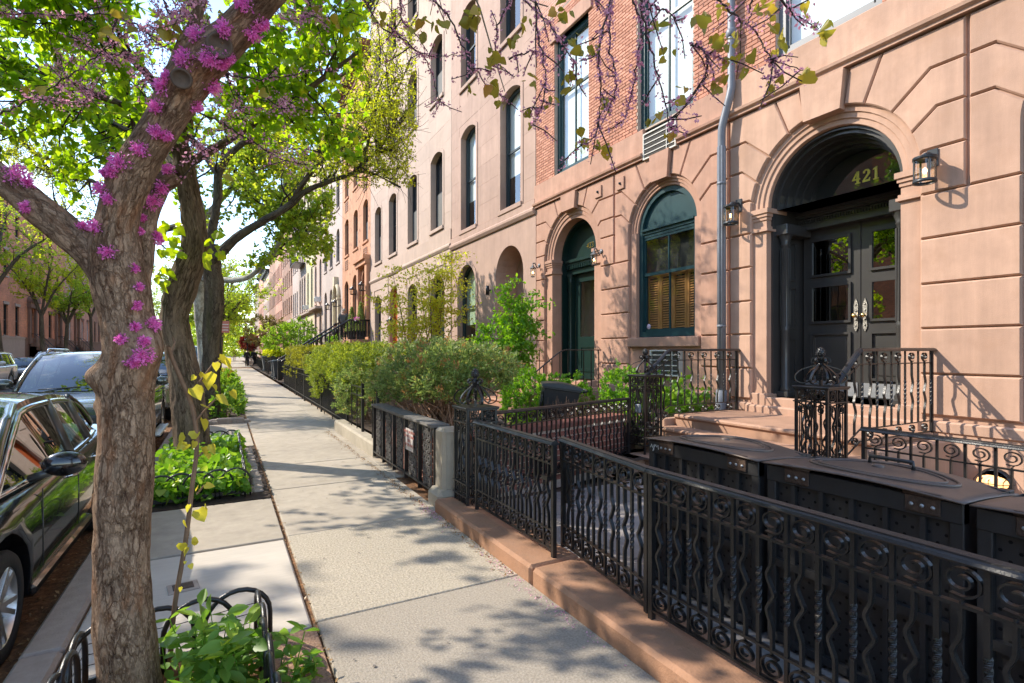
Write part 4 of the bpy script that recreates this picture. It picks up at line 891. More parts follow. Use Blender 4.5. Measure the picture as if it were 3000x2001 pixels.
# small window air conditioners and fire escape
def window_ac(label, y, z, x=XF, s=1.0):
    t = thing('air_conditioner', label, 'air conditioner', (x, y, z), group='window air conditioners'); MB().box(-.45, .05, -.33*s, .33*s, 0, .42*s, .02).build('casing', white_paint, t)
    q = MB()
    for k in range(7): q.box(-.462, -.45, -.28*s, .28*s, .05+k*.045, .07+k*.045)
    q.build('grille', MATS['grey_louvre'], t)
window_ac('white window air conditioner above the peach house balcony', 47.3, 5.75); window_ac('white window air conditioner on the yellow house', 54.6, 5.6); window_ac('white window air conditioner high on the peach house', 49.7, 14.6, s=1.2)
fe = thing('fire_escape', 'dark iron fire escape high on the beige house far down the row', 'fire escape')
for z in (10.4, 14.4): 
    MB().box(XF-1.0, XF-.02, 56.5, 60.8, z, z+.06).build('platform', iron, fe)
    q = MB()
    for k in range(18): q.tube([(XF-1.0, 56.5+k*.25, z), (XF-1.0, 56.5+k*.25, z+.95)], .015, 4)
    q.tube([(XF-1.0, 56.5, z+.95), (XF-1.0, 60.8, z+.95)], .025, 4); q.build('guard_rail', iron, fe)
    MB().tube([(XF-.6, 57, z), (XF-.6, 60, z+4)], .06, 4).build('ladder', iron, fe)
# far side of the street
XR = -17.0
def west(label, y0, y1, h, m, ops, fm, trim, base_h=2.9, corn=True, group='brick houses across the street'):
    """house on the far side, facing +X: built facing -X, then turned round"""
    t = thing('row_house', label, 'house', (XR, 0, 0), math.pi, group)
    o2 = [(-o[0],)+tuple(o[1:]) for o in ops]
    wall(0, -y1, -y0, base_h, h, [o[:5] for o in o2], .2).build('wall', m, t)
    MB().box(-.05, .25, -y1, -y0, -.2, base_h).build('basement_wall', trim, t); MB().box(-.09, .0, -y1, -y0, base_h-.14, base_h+.02).build('water_table', trim, t)
    mb = MB(); mb.add([(0.001, -y1, -.2), (9, -y1, -.2), (9, -y1, h), (0.001, -y1, h)], [(0, 1, 2, 3)]); mb.add([(0.001, -y0, -.2), (9, -y0, -.2), (9, -y0, h), (0.001, -y0, h)], [(3, 2, 1, 0)]); mb.add([(0, -y1, h), (9, -y1, h), (9, -y0, h), (0, -y0, h)], [(0, 1, 2, 3)]); mb.build('side_wall', m, t)
    for o in o2:
        k = o[5] if len(o) > 5 else 'w'; yc = o[0]; w2 = o[1]/2
        if k == 'w':
            f = window(t, o[:5], 0, fm, .16, inside=False, gm=pane_dark, sill=True, sillm=trim, mull=1); MB().box(-.08, .02, yc-w2-.12, yc+w2+.12, o[3], o[3]+.26).build('lintel', trim, f)
        else:
            dm = o[6]; d = link('door', MB().box(.12, .2, yc-w2, yc+w2, o[2], o[3]).mesh('door', dm), t)
            q = MB()
            for s in (-1, 1): q.box(-.2, .02, yc+s*(w2+.2)-.2, yc+s*(w2+.2)+.2, o[2]-.3, o[3])
            q.box(-.3, .02, yc-w2-.5, yc+w2+.5, o[3], o[3]+.55); q.box(-.45, .02, yc-w2-.6, yc+w2+.6, o[3]+.55, o[3]+.7)
            if o[4] > 0: q.prism([(yc-w2-.55, o[3]+.7)]+[(yc+(w2+.55)*math.sin(-math.pi/2+math.pi*i/10), o[3]+.7+.55*math.cos(-math.pi/2+math.pi*i/10)) for i in range(11)], 'x', -.4, .02)
            q.build('door_surround', trim, d)
    if corn: cornice(t, trim, -y1, -y0, h-.4, 0, dent=.8)
    for o in o2:
        if len(o) > 5:
            yc = o[0]; s = MB()
            for i in range(7): s.box(-.3-.3*(i+1), -.1, yc-.9, yc+.9, -.2, 2.4-.36*i) if i < 7 else 0
            s.build('stoop_steps', trim, t); r_ = MB()
            for sd in (-1, 1):
                r_.tube([(-.2, yc+sd*.9, 3.3), (-.5, yc+sd*.9, 3.3), (-2.5, yc+sd*.9, .9), (-2.5, yc+sd*.9, 0)], .035, 5)
                for i in range(9): r_.tube([(-.4-.24*i, yc+sd*.9, 3.25-.29*i), (-.4-.24*i, yc+sd*.9, 2.2-.29*i)], .018, 4)
            r_.build('stoop_railing', iron, t)
    return t
wins = lambda ys, w=1.1, zs=((3.0, 5.75), (8.3, 10.6), (12.2, 14.2)): [(y, w, a, b, 0) for y in ys for a, b in zs]
west('bright red brick house with a brownstone basement at the left edge', 55.5, 67.8, 15.5, far_brick, wins((57.5, 60.2, 62.8, 65.8)), MATS['black_sash'], beige_s)
west('red brick house with an arched brown door pediment across the street', 67.82, 75.0, 15.2, far_brick, [(70.0, 1.6, 2.6, 5.9, 1, 'd', brown_dk)]+wins((73.0,))+[(70.2, 1.1, 8.3, 10.6, 0)], MATS['brown_sash'], brown_dk)
west('red brick house with a flat brown door hood across the street', 75.02, 82.8, 14.8, far_brick, [(79.6, 1.7, 2.6, 5.9, 0, 'd', blackp)]+wins((76.6,), 1.3)+[(79.6, 1.1, 8.3, 10.6, 0)], MATS['brown_sash'], brown_dk)
west('salmon brick house with white door and white sashes across the street', 82.82, 97.5, 14.4, salmon_brick, [(88.5, 1.6, 2.6, 5.9, 0, 'd', white_paint)]+wins((85.3, 92, 95.2), 1.15), white_paint, brown_dk)
west('brownstone house half hidden by a tree across the street', 97.52, 108, 14.8, brown_brick, wins((100, 103, 106)), MATS['brown_sash'], brown_dk)
for i in range(4): west(('far red brick house past the brownstone', 'next far salmon house across the street', 'distant brown brick house across the street', 'most distant red brick house across the street')[i], 108.02+i*14, 121.9+i*14, 14+i % 2, (far_brick, salmon_brick, brown_brick, far_brick)[i], wins([110+i*14+3.3*k for k in range(4)]), MATS['brown_sash'], brown_dk)
for i, (y0, y1, m, lab) in enumerate(((30, 43, salmon_brick, 'salmon brick house left of the frame, across the street'), (43.02, 55.48, far_brick, 'red brick house left of the frame, next to the bright red one'), (17, 29.98, brown_brick, 'brown brick house opposite the sidewalk trees'), (4, 16.98, far_brick, 'red brick house opposite the near trees'), (-10, 3.98, salmon_brick, 'salmon brick house facing the black door'))):
    west(lab, y0, y1, 13.5+(i % 2), m, wins([y0+2+2.9*k for k in range(4)]), MATS['black_sash'], beige_s)
# ================================================================ wrought iron
ironw = mat('worn_black_iron', (.014, .014, .0145), .33, .3, 12, .2, 120, spec=.5, dirt=(.06, .05, .042), dirtamt=.3)
def scroll_pts(w, h, turns=2.2, n=34, s=1):
    """flattened spiral in (y,z), starts at the outside, from the stem at the bottom"""
    P = []
    for i in range(n+1):
        t = i/n; a = -math.pi/2-.5+turns*2*math.pi*t; r = 1-.74*t
        P.append((s*math.cos(a)*w/2*r, math.sin(a)*h/2*r))
    return P
def flatbar(mb, P, x0, x1, th=.007):         # ribbon in the y-z plane, between depth x0 and x1
    n = len(P); V = []
    for i in range(n):
        a = Vector(P[max(i-1, 0)]); b = Vector(P[min(i+1, n-1)]); d = (b-a).normalized() if (b-a).length > 1e-9 else Vector((1, 0)); nm = Vector((-d.y, d.x))*th/2
        p = Vector(P[i])
        for q, xx in ((p+nm, x0), (p+nm, x1), (p-nm, x1), (p-nm, x0)): V.append((xx, q.x, q.y))
    F = [(4*i+k, 4*i+(k+1) % 4, 4*(i+1)+(k+1) % 4, 4*(i+1)+k) for i in range(n-1) for k in range(4)]+[(0, 1, 2, 3), (4*n-4, 4*n-1, 4*n-2, 4*n-3)]
    mb.add(V, F); return mb
def twisted(z0, z1, r=.0085, turns=3.0, lo=None, hi=None):
    mb = MB(); n = 26; V = []; F = []; za, zb = z0+(z1-z0)*.28, z0+(z1-z0)*.72
    zs = [z0 if lo is None else lo, za]+[za+(zb-za)*i/n for i in range(1, n+1)]+[z1 if hi is None else hi]
    for z in zs:
        t = min(max((z-za)/(zb-za), 0), 1); a = turns*2*math.pi*t*.5+math.pi/4; rr = r*1.414*(1.12 if 0 < t < 1 else 1)
        V += [(rr*math.cos(a+k*math.pi/2), rr*math.sin(a+k*math.pi/2), z) for k in range(4)]
    F = [(4*i+k, 4*i+(k+1) % 4, 4*(i+1)+(k+1) % 4, 4*(i+1)+k) for i in range(len(zs)-1) for k in range(4)]
    mb.add(V, F); return mb
def wavy(z0, z1, amp=.026):
    h = z1-z0; P = [(0, z0), (0, z0+h*.14)]; ctl = [(0, .2), (.15, .26), (1, .36), (.2, .45), (-.2, .5), (.1, .55), (1, .66), (.25, .75), (0, .82)]
    ctl = [(0, .14), (.1, .22), (.9, .34), (.55, .41), (-.35, .5), (.1, .56), (.9, .67), (.15, .78), (0, .86)]
    P += [(-amp*float(p[0]), z0+h*float(p[1])) for p in spline([np.array(c) for c in ctl], 4)]; P += [(0, z1)]
    return flatbar(MB(), P, -.011, .011, .012)
IR = {}
def rail_parts(H):
    """meshes for a railing of height H: two scroll friezes with bars between"""
    if H in IR: return IR[H]
    zb, z1, z2, z3 = .05, .188, H-.165, H-.025
    d = dict(z=(zb, z1, z2, z3), tw=twisted(z1, z2, lo=zb, hi=z3).mesh('picket', ironw), wv=wavy(z1, z2).mesh('picket', ironw))
    up = MB(); P = [(0, z2), (-.0, z2+.014), (.012, z2+.024)]+[(y, (z2+z3)/2+.008+z) for y, z in scroll_pts(.124, .108, 1.65, s=1)]; flatbar(up, P, -.011, .011); d['su'] = up.mesh('scroll', ironw)
    dn = MB(); P = [(0, z1), (0, z1-.014), (-.012, z1-.024)]+[(y, (zb+z1)/2-.008-z) for y, z in scroll_pts(.118, .104, 1.65, s=-1)]; flatbar(dn, P, -.011, .011); d['sd'] = dn.mesh('scroll', ironw)
    IR[H] = d; return d
def hand_profile(): return [(-.033, 0), (-.036, .006), (-.03, .016), (-.022, .022), (-.02, .028), (0, .036), (.02, .028), (.022, .022), (.03, .016), (.036, .006), (.033, 0)]
def rail_panel(t, L, H, pitch=.132, ends=(1, 1), foot=.05, hand=True):
    """panel along local +Y from 0 to L"""
    d = rail_parts(H); zb, z1, z2, z3 = d['z']; n = max(1, int(round(L/pitch))); p = L/n
    for z in (zb, z1, z2): MB().box(-.012, .012, 0, L, z-.006, z+.006).build('rail', ironw, t)
    if hand: MB().prism([(a, z3+b) for a, b in hand_profile()], 'y', -.02, L+.02).build('handrail', ironw, t)
    else: MB().box(-.014, .014, 0, L, z3-.006, z3+.008).build('handrail', ironw, t)
    for e, y in zip(ends, (0, L)):
        if e: MB().box(-.015, .015, y-.015, y+.015, -foot, z3).build('end_post', ironw, t)
    for i in range(n):
        yc = p*(i+.5); link('picket', d['wv'], t, (0, yc, 0)); link('scroll', d['su'], t, (0, yc, 0)); link('scroll', d['sd'], t, (0, yc, 0))
        if i: link('picket', d['tw'], t, (0, p*i, 0))
    return t
FX = 2.08
t = thing('iron_railing', 'long black iron railing with spiral frieze in front of the bins', 'railing', (FX, 2.2, .12), math.pi, 'ornate iron railings'); rail_panel(t, 3.2, .83)
t = thing('iron_railing', 'short black iron railing between crowned corner post and open gate', 'railing', (FX, 4.50, .12), math.pi, 'ornate iron railings'); rail_panel(t, 1.31, .83)
MB().box(-.02, .05, 1.22, 1.3, .55, .58).build('latch', ironw, t)
t = thing('iron_gate', 'black iron gate with spirals standing a little ajar beside the bins', 'gate', (FX+.0, 2.235, .12), R(-8)); rail_panel(t, 1.06, .83, .15, foot=-.02)
MB().box(.0, .03, .94, 1.03, .35, .62, .01).build('lock_box', ironw, t)
t = thing('iron_railing', 'iron railing on the brick bed wall between the two crowned posts', 'railing', (2.40, 5.06, .08), R(-75.5), 'ornate iron railings'); rail_panel(t, 2.66, .86, .17)
t = thing('iron_railing', 'iron railing guarding the sunken area beside the black door', 'railing', (4.75, 2.50, .0), math.pi, 'ornate iron railings'); rail_panel(t, 3.3, .95, .17)
# newels
def strap(mb, ang, prof, w=.024, th=.009, c=(0, 0)):
    ca, sa = math.cos(ang), math.sin(ang); V = []
    for i, (r, z) in enumerate(prof):
        a = Vector(prof[max(i-1, 0)]); b = Vector(prof[min(i+1, len(prof)-1)]); d = (b-a).normalized() if (b-a).length > 1e-9 else Vector((0, 1)); nm = Vector((-d.y, d.x))*th/2
        for q, s in ((Vector((r, z))+nm, -w/2), (Vector((r, z))+nm, w/2), (Vector((r, z))-nm, w/2), (Vector((r, z))-nm, -w/2)): V.append((c[0]+q.x*ca-s*sa, c[1]+q.x*sa+s*ca, q.y))
    n = len(prof); mb.add(V, [(4*i+k, 4*i+(k+1) % 4, 4*(i+1)+(k+1) % 4, 4*(i+1)+k) for i in range(n-1) for k in range(4)]+[(0, 1, 2, 3), (4*n-4, 4*n-1, 4*n-2, 4*n-3)])
def make_newel(label, loc):
    t = thing('newel_post', label, 'newel post', loc, 0, 'crowned iron newel posts'); w = .15; H = .98
    for sx in (-1, 1):
        for sy in (-1, 1): MB().box(sx*w-.012, sx*w+.012, sy*w-.012, sy*w+.012, -.12, H).build('corner_bar', ironw, t)
    for z in (.02, .135, .255, .845, .97):
        q = MB(); ring_sq(q, w+.022, w-.012, z-.006, z+.006); q.build('band', ironw, t)
    face = MB()
    for yo in (-.072, .072):
        for zc, hh in ((.078, .1), (.195, .1), (.91, .105)): flatbar(face, [(yo+y, zc+z) for y, z in scroll_pts(.105, hh, 1.9, s=1 if yo < 0 else -1)], -.01, .01, .006)
        s = 1 if yo > 0 else -1     # lyre bars
        lyre = spline([np.array(p) for p in ((s*.125, .83), (s*.03, .79), (s*.02, .70), (s*.06, .62), (s*.035, .52), (s*.075, .42), (s*.05, .36), (s*.11, .27))], 6); flatbar(face, [tuple(p) for p in lyre], -.01, .01, .008)
        flatbar(face, [(s*.085+y*.9, .77+z) for y, z in scroll_pts(.07, .07, 1.6, s=s)], -.01, .01, .006)
        flatbar(face, [(s*.085+y*.9, .32+z) for y, z in scroll_pts(.085, .085, 1.8, s=-s)], -.01, .01, .006)
        flatbar(face, [(s*.10, .26), (s*.095, .84)], -.004, .004, .008)
        face.ball((0, s*.045, .60), .012, 6, 4); face.ball((0, s*.05, .46), .012, 6, 4)
    face.box(-.006, .006, -.006, .006, .02, .97)
    me = face.mesh('scroll_panel', ironw)
    for k in range(4): link('scroll_panel', me, t, (w*math.cos(k*math.pi/2), w*math.sin(k*math.pi/2), 0), k*math.pi/2)
    MB().box(-w-.03, w+.03, -w-.03, w+.03, H-.004, H+.014, .004).build('top_plate', ironw, t)
    big = [tuple(p) for p in spline([np.array(p) for p in ((.10, .055), (.135, .028), (.165, .05), (.15, .095), (.11, .145), (.05, .19), (.025, .22), (.04, .245), (.062, .232), (.055, .212))], 5)]
    big2 = [tuple(p) for p in spline([np.array(p) for p in ((.13, .03), (.17, .03), (.215, .055), (.222, .10), (.17, .155), (.08, .19), (.03, .205))], 5)]
    sml = [tuple(p) for p in spline([np.array(p) for p in ((.02, .22), (.045, .27), (.075, .262), (.08, .235), (.06, .225))], 5)]
    cm = MB(); strap(cm, 0, [(r, z+H+.012) for r, z in big]); m1 = cm.mesh('crown_strap', ironw)
    cm = MB(); strap(cm, 0, [(r, z+H+.012) for r, z in big2], .018); m2 = cm.mesh('crown_strap', ironw)
    cm = MB(); strap(cm, 0, [(r, z+H+.012) for r, z in sml], .02); m3 = cm.mesh('crown_curl', ironw)
    for k in range(4):
        link('crown_strap', m1, t, rz=k*math.pi/2); link('crown_strap', m2, t, rz=k*math.pi/2+math.pi/4)
    for k in range(6): link('crown_curl', m3, t, rz=k*math.pi/3)
    b = twisted(0, .22, .012, 3); link('crown_stem', b.mesh('crown_stem', ironw), t, (0, 0, H+.01))
    fin = MB().lathe([(.02, .2), (.034, .215), (.02, .235), (.016, .262), (.03, .272), (.018, .285), (.028, .3), (.037, .32), (.036, .34), (.028, .362), (.016, .38), (0, .39)], (0, 0, H+.0), 14); o = fin.build('pineapple_finial', ironw, t)
    kn = MB()
    for r_, z in ((.037, .315), (.038, .333), (.032, .352), (.022, .37)):
        for k in range(9): a = 2*math.pi*(k+(z*70 % 1))/9; kn.ball((r_*math.cos(a), r_*math.sin(a), H+z), .008, 5, 3)
    kn.build('scales', ironw, o)
    return t
def ring_sq(mb, a, b, z0, z1):
    o = [(-a, -a), (a, -a), (a, a), (-a, a)]; i = [(-b, -b), (b, -b), (b, b), (-b, b)]
    V = [(x, y, z) for z in (z0, z1) for P in (o, i) for x, y in P]; F = []
    for k in range(4):
        j = (k+1) % 4; F += [(k, j, 4+j, 4+k), (8+k, 12+k, 12+j, 8+j), (k, 8+k, 8+j, j), (4+k, 4+j, 12+j, 12+k)]
    mb.add(V, F)
nw = make_newel('crowned iron corner post where the near railing meets the ornate grille', (2.20, 4.80, .06))
copy_tree(nw, (5.25, 5.68, .27), 0, 'crowned iron newel left of the stoop, in front of the box bush')
copy_tree(nw, (5.05, 3.05, .27), 0, 'crowned iron newel right of the stoop, rising behind the bins')
for lab, y in (('left', 5.70), ('right', 3.06)):
    MB().box(4.80, 5.52, y-.27, y+.27, -.05, .16, .025).build('newel_plinth', stone421, st)
# key box hanging on the left stoop newel
kb_ = thing('lock_box', 'small grey key lock box hanging on the left stoop newel', 'lock box', (5.07, 5.62, .86)); MB().box(-.03, .015, -.045, .045, -.12, 0, .01).build('body', mat('grey_plastic', (.2, .21, .22), .4), kb_); MB().tube([(0, -.03, 0), (0, -.03, .04), (0, .03, .04), (0, .03, 0)], .006, 6).build('shackle', ironw, kb_)
# stoop rails: level top, then down to the newel
def stoop_rail(label, y):
    t = thing('stoop_railing', label, 'railing', (0, 0, 0), 0, 'stoop railings of the black door'); x0, x1, xn = 5.68, 7.14, 5.2; zt, zb = 1.60, .76
    hr = [(xn, y, 1.22), (x0-.06, y, 1.56), (x0, y, 1.595), (x1+.06, y, 1.60)]
    pr = hand_profile(); V = []
    for i, p in enumerate(hr): V += [(p[0], p[1]+a, p[2]+b) for a, b in pr]
    n = len(pr); MB().add(V, [(i*n+k, i*n+(k+1) % n, (i+1)*n+(k+1) % n, (i+1)*n+k) for i in range(3) for k in range(n)]).build('handrail', ironw, t)
    off = lambda x, dz: (x, y, (1.60 if x >= x0 else 1.595-(x0-x)*.52)-dz)
    for dz in (.135, .80, .92): MB().tube([off(xn+.0, dz), off(x0, dz), off(x1, dz)], .009, 4, smooth=False).build('rail', ironw, t)
    MB().box(x1-.015, x1+.015, y-.015, y+.015, .66, 1.6).build('end_post', ironw, t)
    d = rail_parts(.8299)
    hh = .80-.135; tw = twisted(0, hh).mesh('picket', ironw); wv = wavy(0, hh).mesh('picket', ironw)
    su = MB(); flatbar(su, [(0, -.135), (.01, -.12)]+[(q[0], -.062+q[1]) for q in scroll_pts(.125, .108, 1.65, s=1)], -.011, .011); su = su.mesh('scroll', ironw)
    sd = MB(); flatbar(sd, [(q[0], -.86+q[1]) for q in scroll_pts(.122, .104, 1.65, s=-1)], -.011, .011); sd = sd.mesh('scroll', ironw)
    n = 14
    for i in range(n):
        x = xn+.1+(x1-xn-.12)*i/(n-1); zt_ = off(x, 0)[2]
        if i % 2: link('picket', tw, t, (x, y, zt_-.80)); 
        else: link('picket', wv, t, (x, y, zt_-.80), math.pi/2)
        if i % 2 == 0: link('scroll', su, t, (x, y, zt_), math.pi/2); link('scroll', sd, t, (x, y, zt_), math.pi/2)
        else: MB().box(x-.007, x+.007, y-.008, y+.008, zt_-.135, zt_).build('divider', ironw, t)
    return t
stoop_rail('stoop railing left of the black door, ending at the drainpipe pier', 5.66); stoop_rail('stoop railing right of the black door, casting a shadow on the wall', 3.03)
# plain rails of the green door's stoop
def plain_rail(label, y, x_end=5.35):
    t = thing('stoop_railing', label, 'railing', (0, 0, 0), 0, 'plain stoop railings of the green door')
    P = spline([np.array(p) for p in ((7.16, y, 1.62), (6.5, y, 1.62), (6.15, y, 1.60), (5.75, y, 1.34), (5.5, y, 1.17), (x_end, y, 1.15), (x_end-.12, y, 1.24), (x_end-.1, y, 1.32))], 6)
    MB().tube([tuple(p) for p in P], .02, 8, flat=(.6, 1.3)).build('handrail', ironw, t)
    for i in range(9):
        x = 7.1-i*.2; zt = min(P, key=lambda p: abs(p[0]-x))[2]; MB().box(x-.008, x+.008, y-.008, y+.008, max(.1, .8-.5*max(0, 6.1-x)), zt).build('picket', ironw, t)
    return t
plain_rail('plain black stoop railing right of the green door', 9.12); plain_rail('plain black stoop railing left of the green door, behind the shrub', 11.55)
# bulkhead lamp in the sunken area
bl = thing('bulkhead_lamp', 'lit caged bulkhead lamp on the area wall behind the bins', 'lamp', (XF-.03, 2.46, .22))
MB().lathe([(.0, .0), (.14, .0), (.145, -.03), (.12, -.05)], (0, 0, 0), 20, axis='x').build('base', ironw, bl)
MB().ball((-.09, 0, 0), .1, 16, 8, (.9, 1.35, .75)).build('globe', emitmat('warm_globe', (1.0, .50, .18), .9), bl)
cg = MB()
for k in range(5): cg.tube([(-.02, -.12+.06*k, .09), (-.19, -.12+.06*k, .03), (-.19, -.12+.06*k, -.03), (-.02, -.12+.06*k, -.09)], .005, 4)
cg.tube([(-.03, -.16, 0), (-.19, -.1, 0), (-.19, .1, 0), (-.03, .16, 0)], .005, 4); cg.build('cage', ironw, bl)

# ---------------------------------------------------------------- cast-iron grille of the neighbour, with its sign and concrete post
gx = 2.0
gr = thing('iron_grille', 'low cast iron grille of five lacy panels under the loose shrub', 'fence', (gx, 5.38, .06))
LG = 2.62; gr.scale = (1, 1, .77)
MB().box(-.02, .02, 0, LG, .90, .93).build('top_bar', ironw, gr); MB().box(-.02, .02, 0, LG, .02, .05).build('bottom_bar', ironw, gr); MB().box(-.05, .16, -.0, LG, .932, .965).build('coping', mat('weathered_board', (.16, .15, .14), .8, .3, 12), gr)
for k in range(6): MB().box(-.022, .022, LG*k/5-.012, LG*k/5+.012, -.06, .9).build('mullion', ironw, gr)
castm = mat('grey_cast_iron', (.085, .08, .077), .45, .5, 25, .4, 80, spec=.6, dirt=(.2, .19, .18), dirtamt=.4)
pn = MB(); yq = LG/10
for i in range(5):
    zc = .115+.165*i
    for s in (-1, 1):
        flatbar(pn, [(s*.062+y, zc+z) for y, z in scroll_pts(.12, .15, 2.3, s=s)], -.012, .012, .013); flatbar(pn, [(s*.03+y, zc+.08+z) for y, z in scroll_pts(.06, .07, 1.5, s=-s)], -.012, .012, .012)
    for k in range(6): a = k*math.pi/3; pn.ball((0, .03*math.cos(a), zc+.03*math.sin(a)), .017, 6, 4, (.7, 1, 1))
    pn.ball((0, 0, zc+.08), .026, 6, 4, (.6, 1, 1.3))
for s in (-1, 1): flatbar(pn, [(s*.13, .04), (s*.13, .90)], -.006, .006, .008)
pm = pn.mesh('lace_panel', castm)
for k in range(5): link('lace_panel', pm, gr, (0, LG*(k+.5)/5, 0))
sg = thing('sign', 'small weathered white sign with faded red lettering wired to the lacy grille', 'sign', (gx-.035, 5.38+LG*.3+.02, .53)); signm = mat('weathered_white_plastic', (.62, .55, .52), .6, .12, 20)
MB().box(-.003, .003, -.14, .14, -.13, .13).build('plate', signm, sg); redt = mat('faded_red_print', (.55, .20, .16), .7, .2, 40)
text('lettering', 'PRIVATE PROPERTY\nDO NOT CHAIN\nBIKES\nTO THIS FENCE', .047, redt, sg, Matrix.Translation((-.0045, 0, .075)) @ FACE_W, .0008, spacing=1.1)
cp = thing('concrete_post', 'pale square concrete post between lacy grille and crowned corner post', 'post'); concp = mat('weathered_concrete', (.42, .37, .29), .9, .15, 6, .5, 60, big=.15)
MB().box(1.98, 2.26, 5.11, 5.36, -.05, .79, .03).build('shaft', concp, cp); MB().box(1.9, 2.34, 5.03, 5.39, -.06, .17, .05).build('base', concp, cp)
# low brick wall behind both, holding up the bed
bw = thing('brick_wall', 'low red brick wall holding up the bed behind the iron railing', 'wall')
bedbrick = mat('dusty_red_brick', (.30, .115, .085), .9, .25, 25, .4, 70, objrand=.22, dirt=(.36, .24, .2), dirtamt=.4)
bt = thing('bed_side', None, None); bpy.data.objects.remove(bt)
# brick bed wall: bricks along X facing the near yard (built straight on the line of the railing)
ang = R(14.5); bw.location = (2.36, 5.16, 0); bw.rotation_euler = (0, 0, ang)
MB().box(0, 2.75, .012, .25, -.1, .63).build('core', mortar, bw); MB().box(-.02, 2.77, -.02, .27, .632, .70, .01).build('coping', bedbrick, bw)
sv = brick_islands; bricks(bw, .012, 0, 2.75, 0.0, .63, [], bedbrick, axis='y', bw=.2, bh=.064, j=.012)
bw2 = thing('brick_wall', 'low red brick wall seen through the lacy cast iron grille', 'wall', (2.12, 5.4, 0))
MB().box(.012, .2, 0, 2.6, -.1, .62).build('core', mortar, bw2); bricks(bw2, .012, 0, 2.6, 0.0, .61, [], bedbrick, bh=.064, j=.012)
# farther plain fences
def plain_fence(label, x0, y0, x1, y1, H=.92, pitch=.115, kerb=.12, hoop=False, group='plain picket fences'):
    a = Vector((x0, y0, 0)); b = Vector((x1, y1, 0)); L = (b-a).length
    t = thing('iron_fence', label, 'fence', (x0, y0, 0), math.atan2(-(x1-x0), y1-y0), group)
    for z in (.14, H-.02, H-.17): MB().box(-.012, .012, 0, L, z-.01, z+.01).build('rail', ironw, t)
    n = int(L/pitch); me = MB().box(-.008, .008, -.008, .008, .06, H).mesh('picket', ironw); pm_ = MB().box(-.022, .022, -.022, .022, -.05, H+.06).mesh('post', ironw)
    for i in range(n+1): link('picket', me, t, (0, L*i/n, 0))
    for i in range(int(L/2.4)+1): link('post', pm_, t, (0, min(L*i/max(1, int(L/2.4)), L), 0))
    for i in range(int(L/1.2)): MB().box(-.01, .01, i*1.2+.6-.01, i*1.2+.61, -.05, .14).build('foot', ironw, t)
    return t
plain_fence('black picket fence under the clipped yew hedge', 2.24, 11.2, 2.30, 18.2, 1.0); plain_fence('farther black picket fence with frieze below the square hedge end', 2.30, 18.3, 2.38, 25.6, 1.0)
t = plain_fence('short black gate panel standing open beside the yew hedge', 2.12, 9.3, 2.12, 10.2, .98, .3, group=None); t2 = plain_fence('black fence leaf between the gate gap and lacy grille', 2.06, 8.05, 2.10, 8.55, 1.05, .2, group=None)
ck_ = thing('kerb', 'low concrete kerb beside the lacy grille at the garden gate', 'kerb'); MB().box(1.98, 2.2, 8.0, 11.2, -.05, .2, .03).build('kerb_stone', concp, ck_)
plain_fence('dark fence past the wheeled bins', 2.6, 38, 2.9, 56, 1.0, .25)
plain_fence('distant dark fence beside the two walkers', 3.0, 57, 3.4, 75, 1.0, .4)

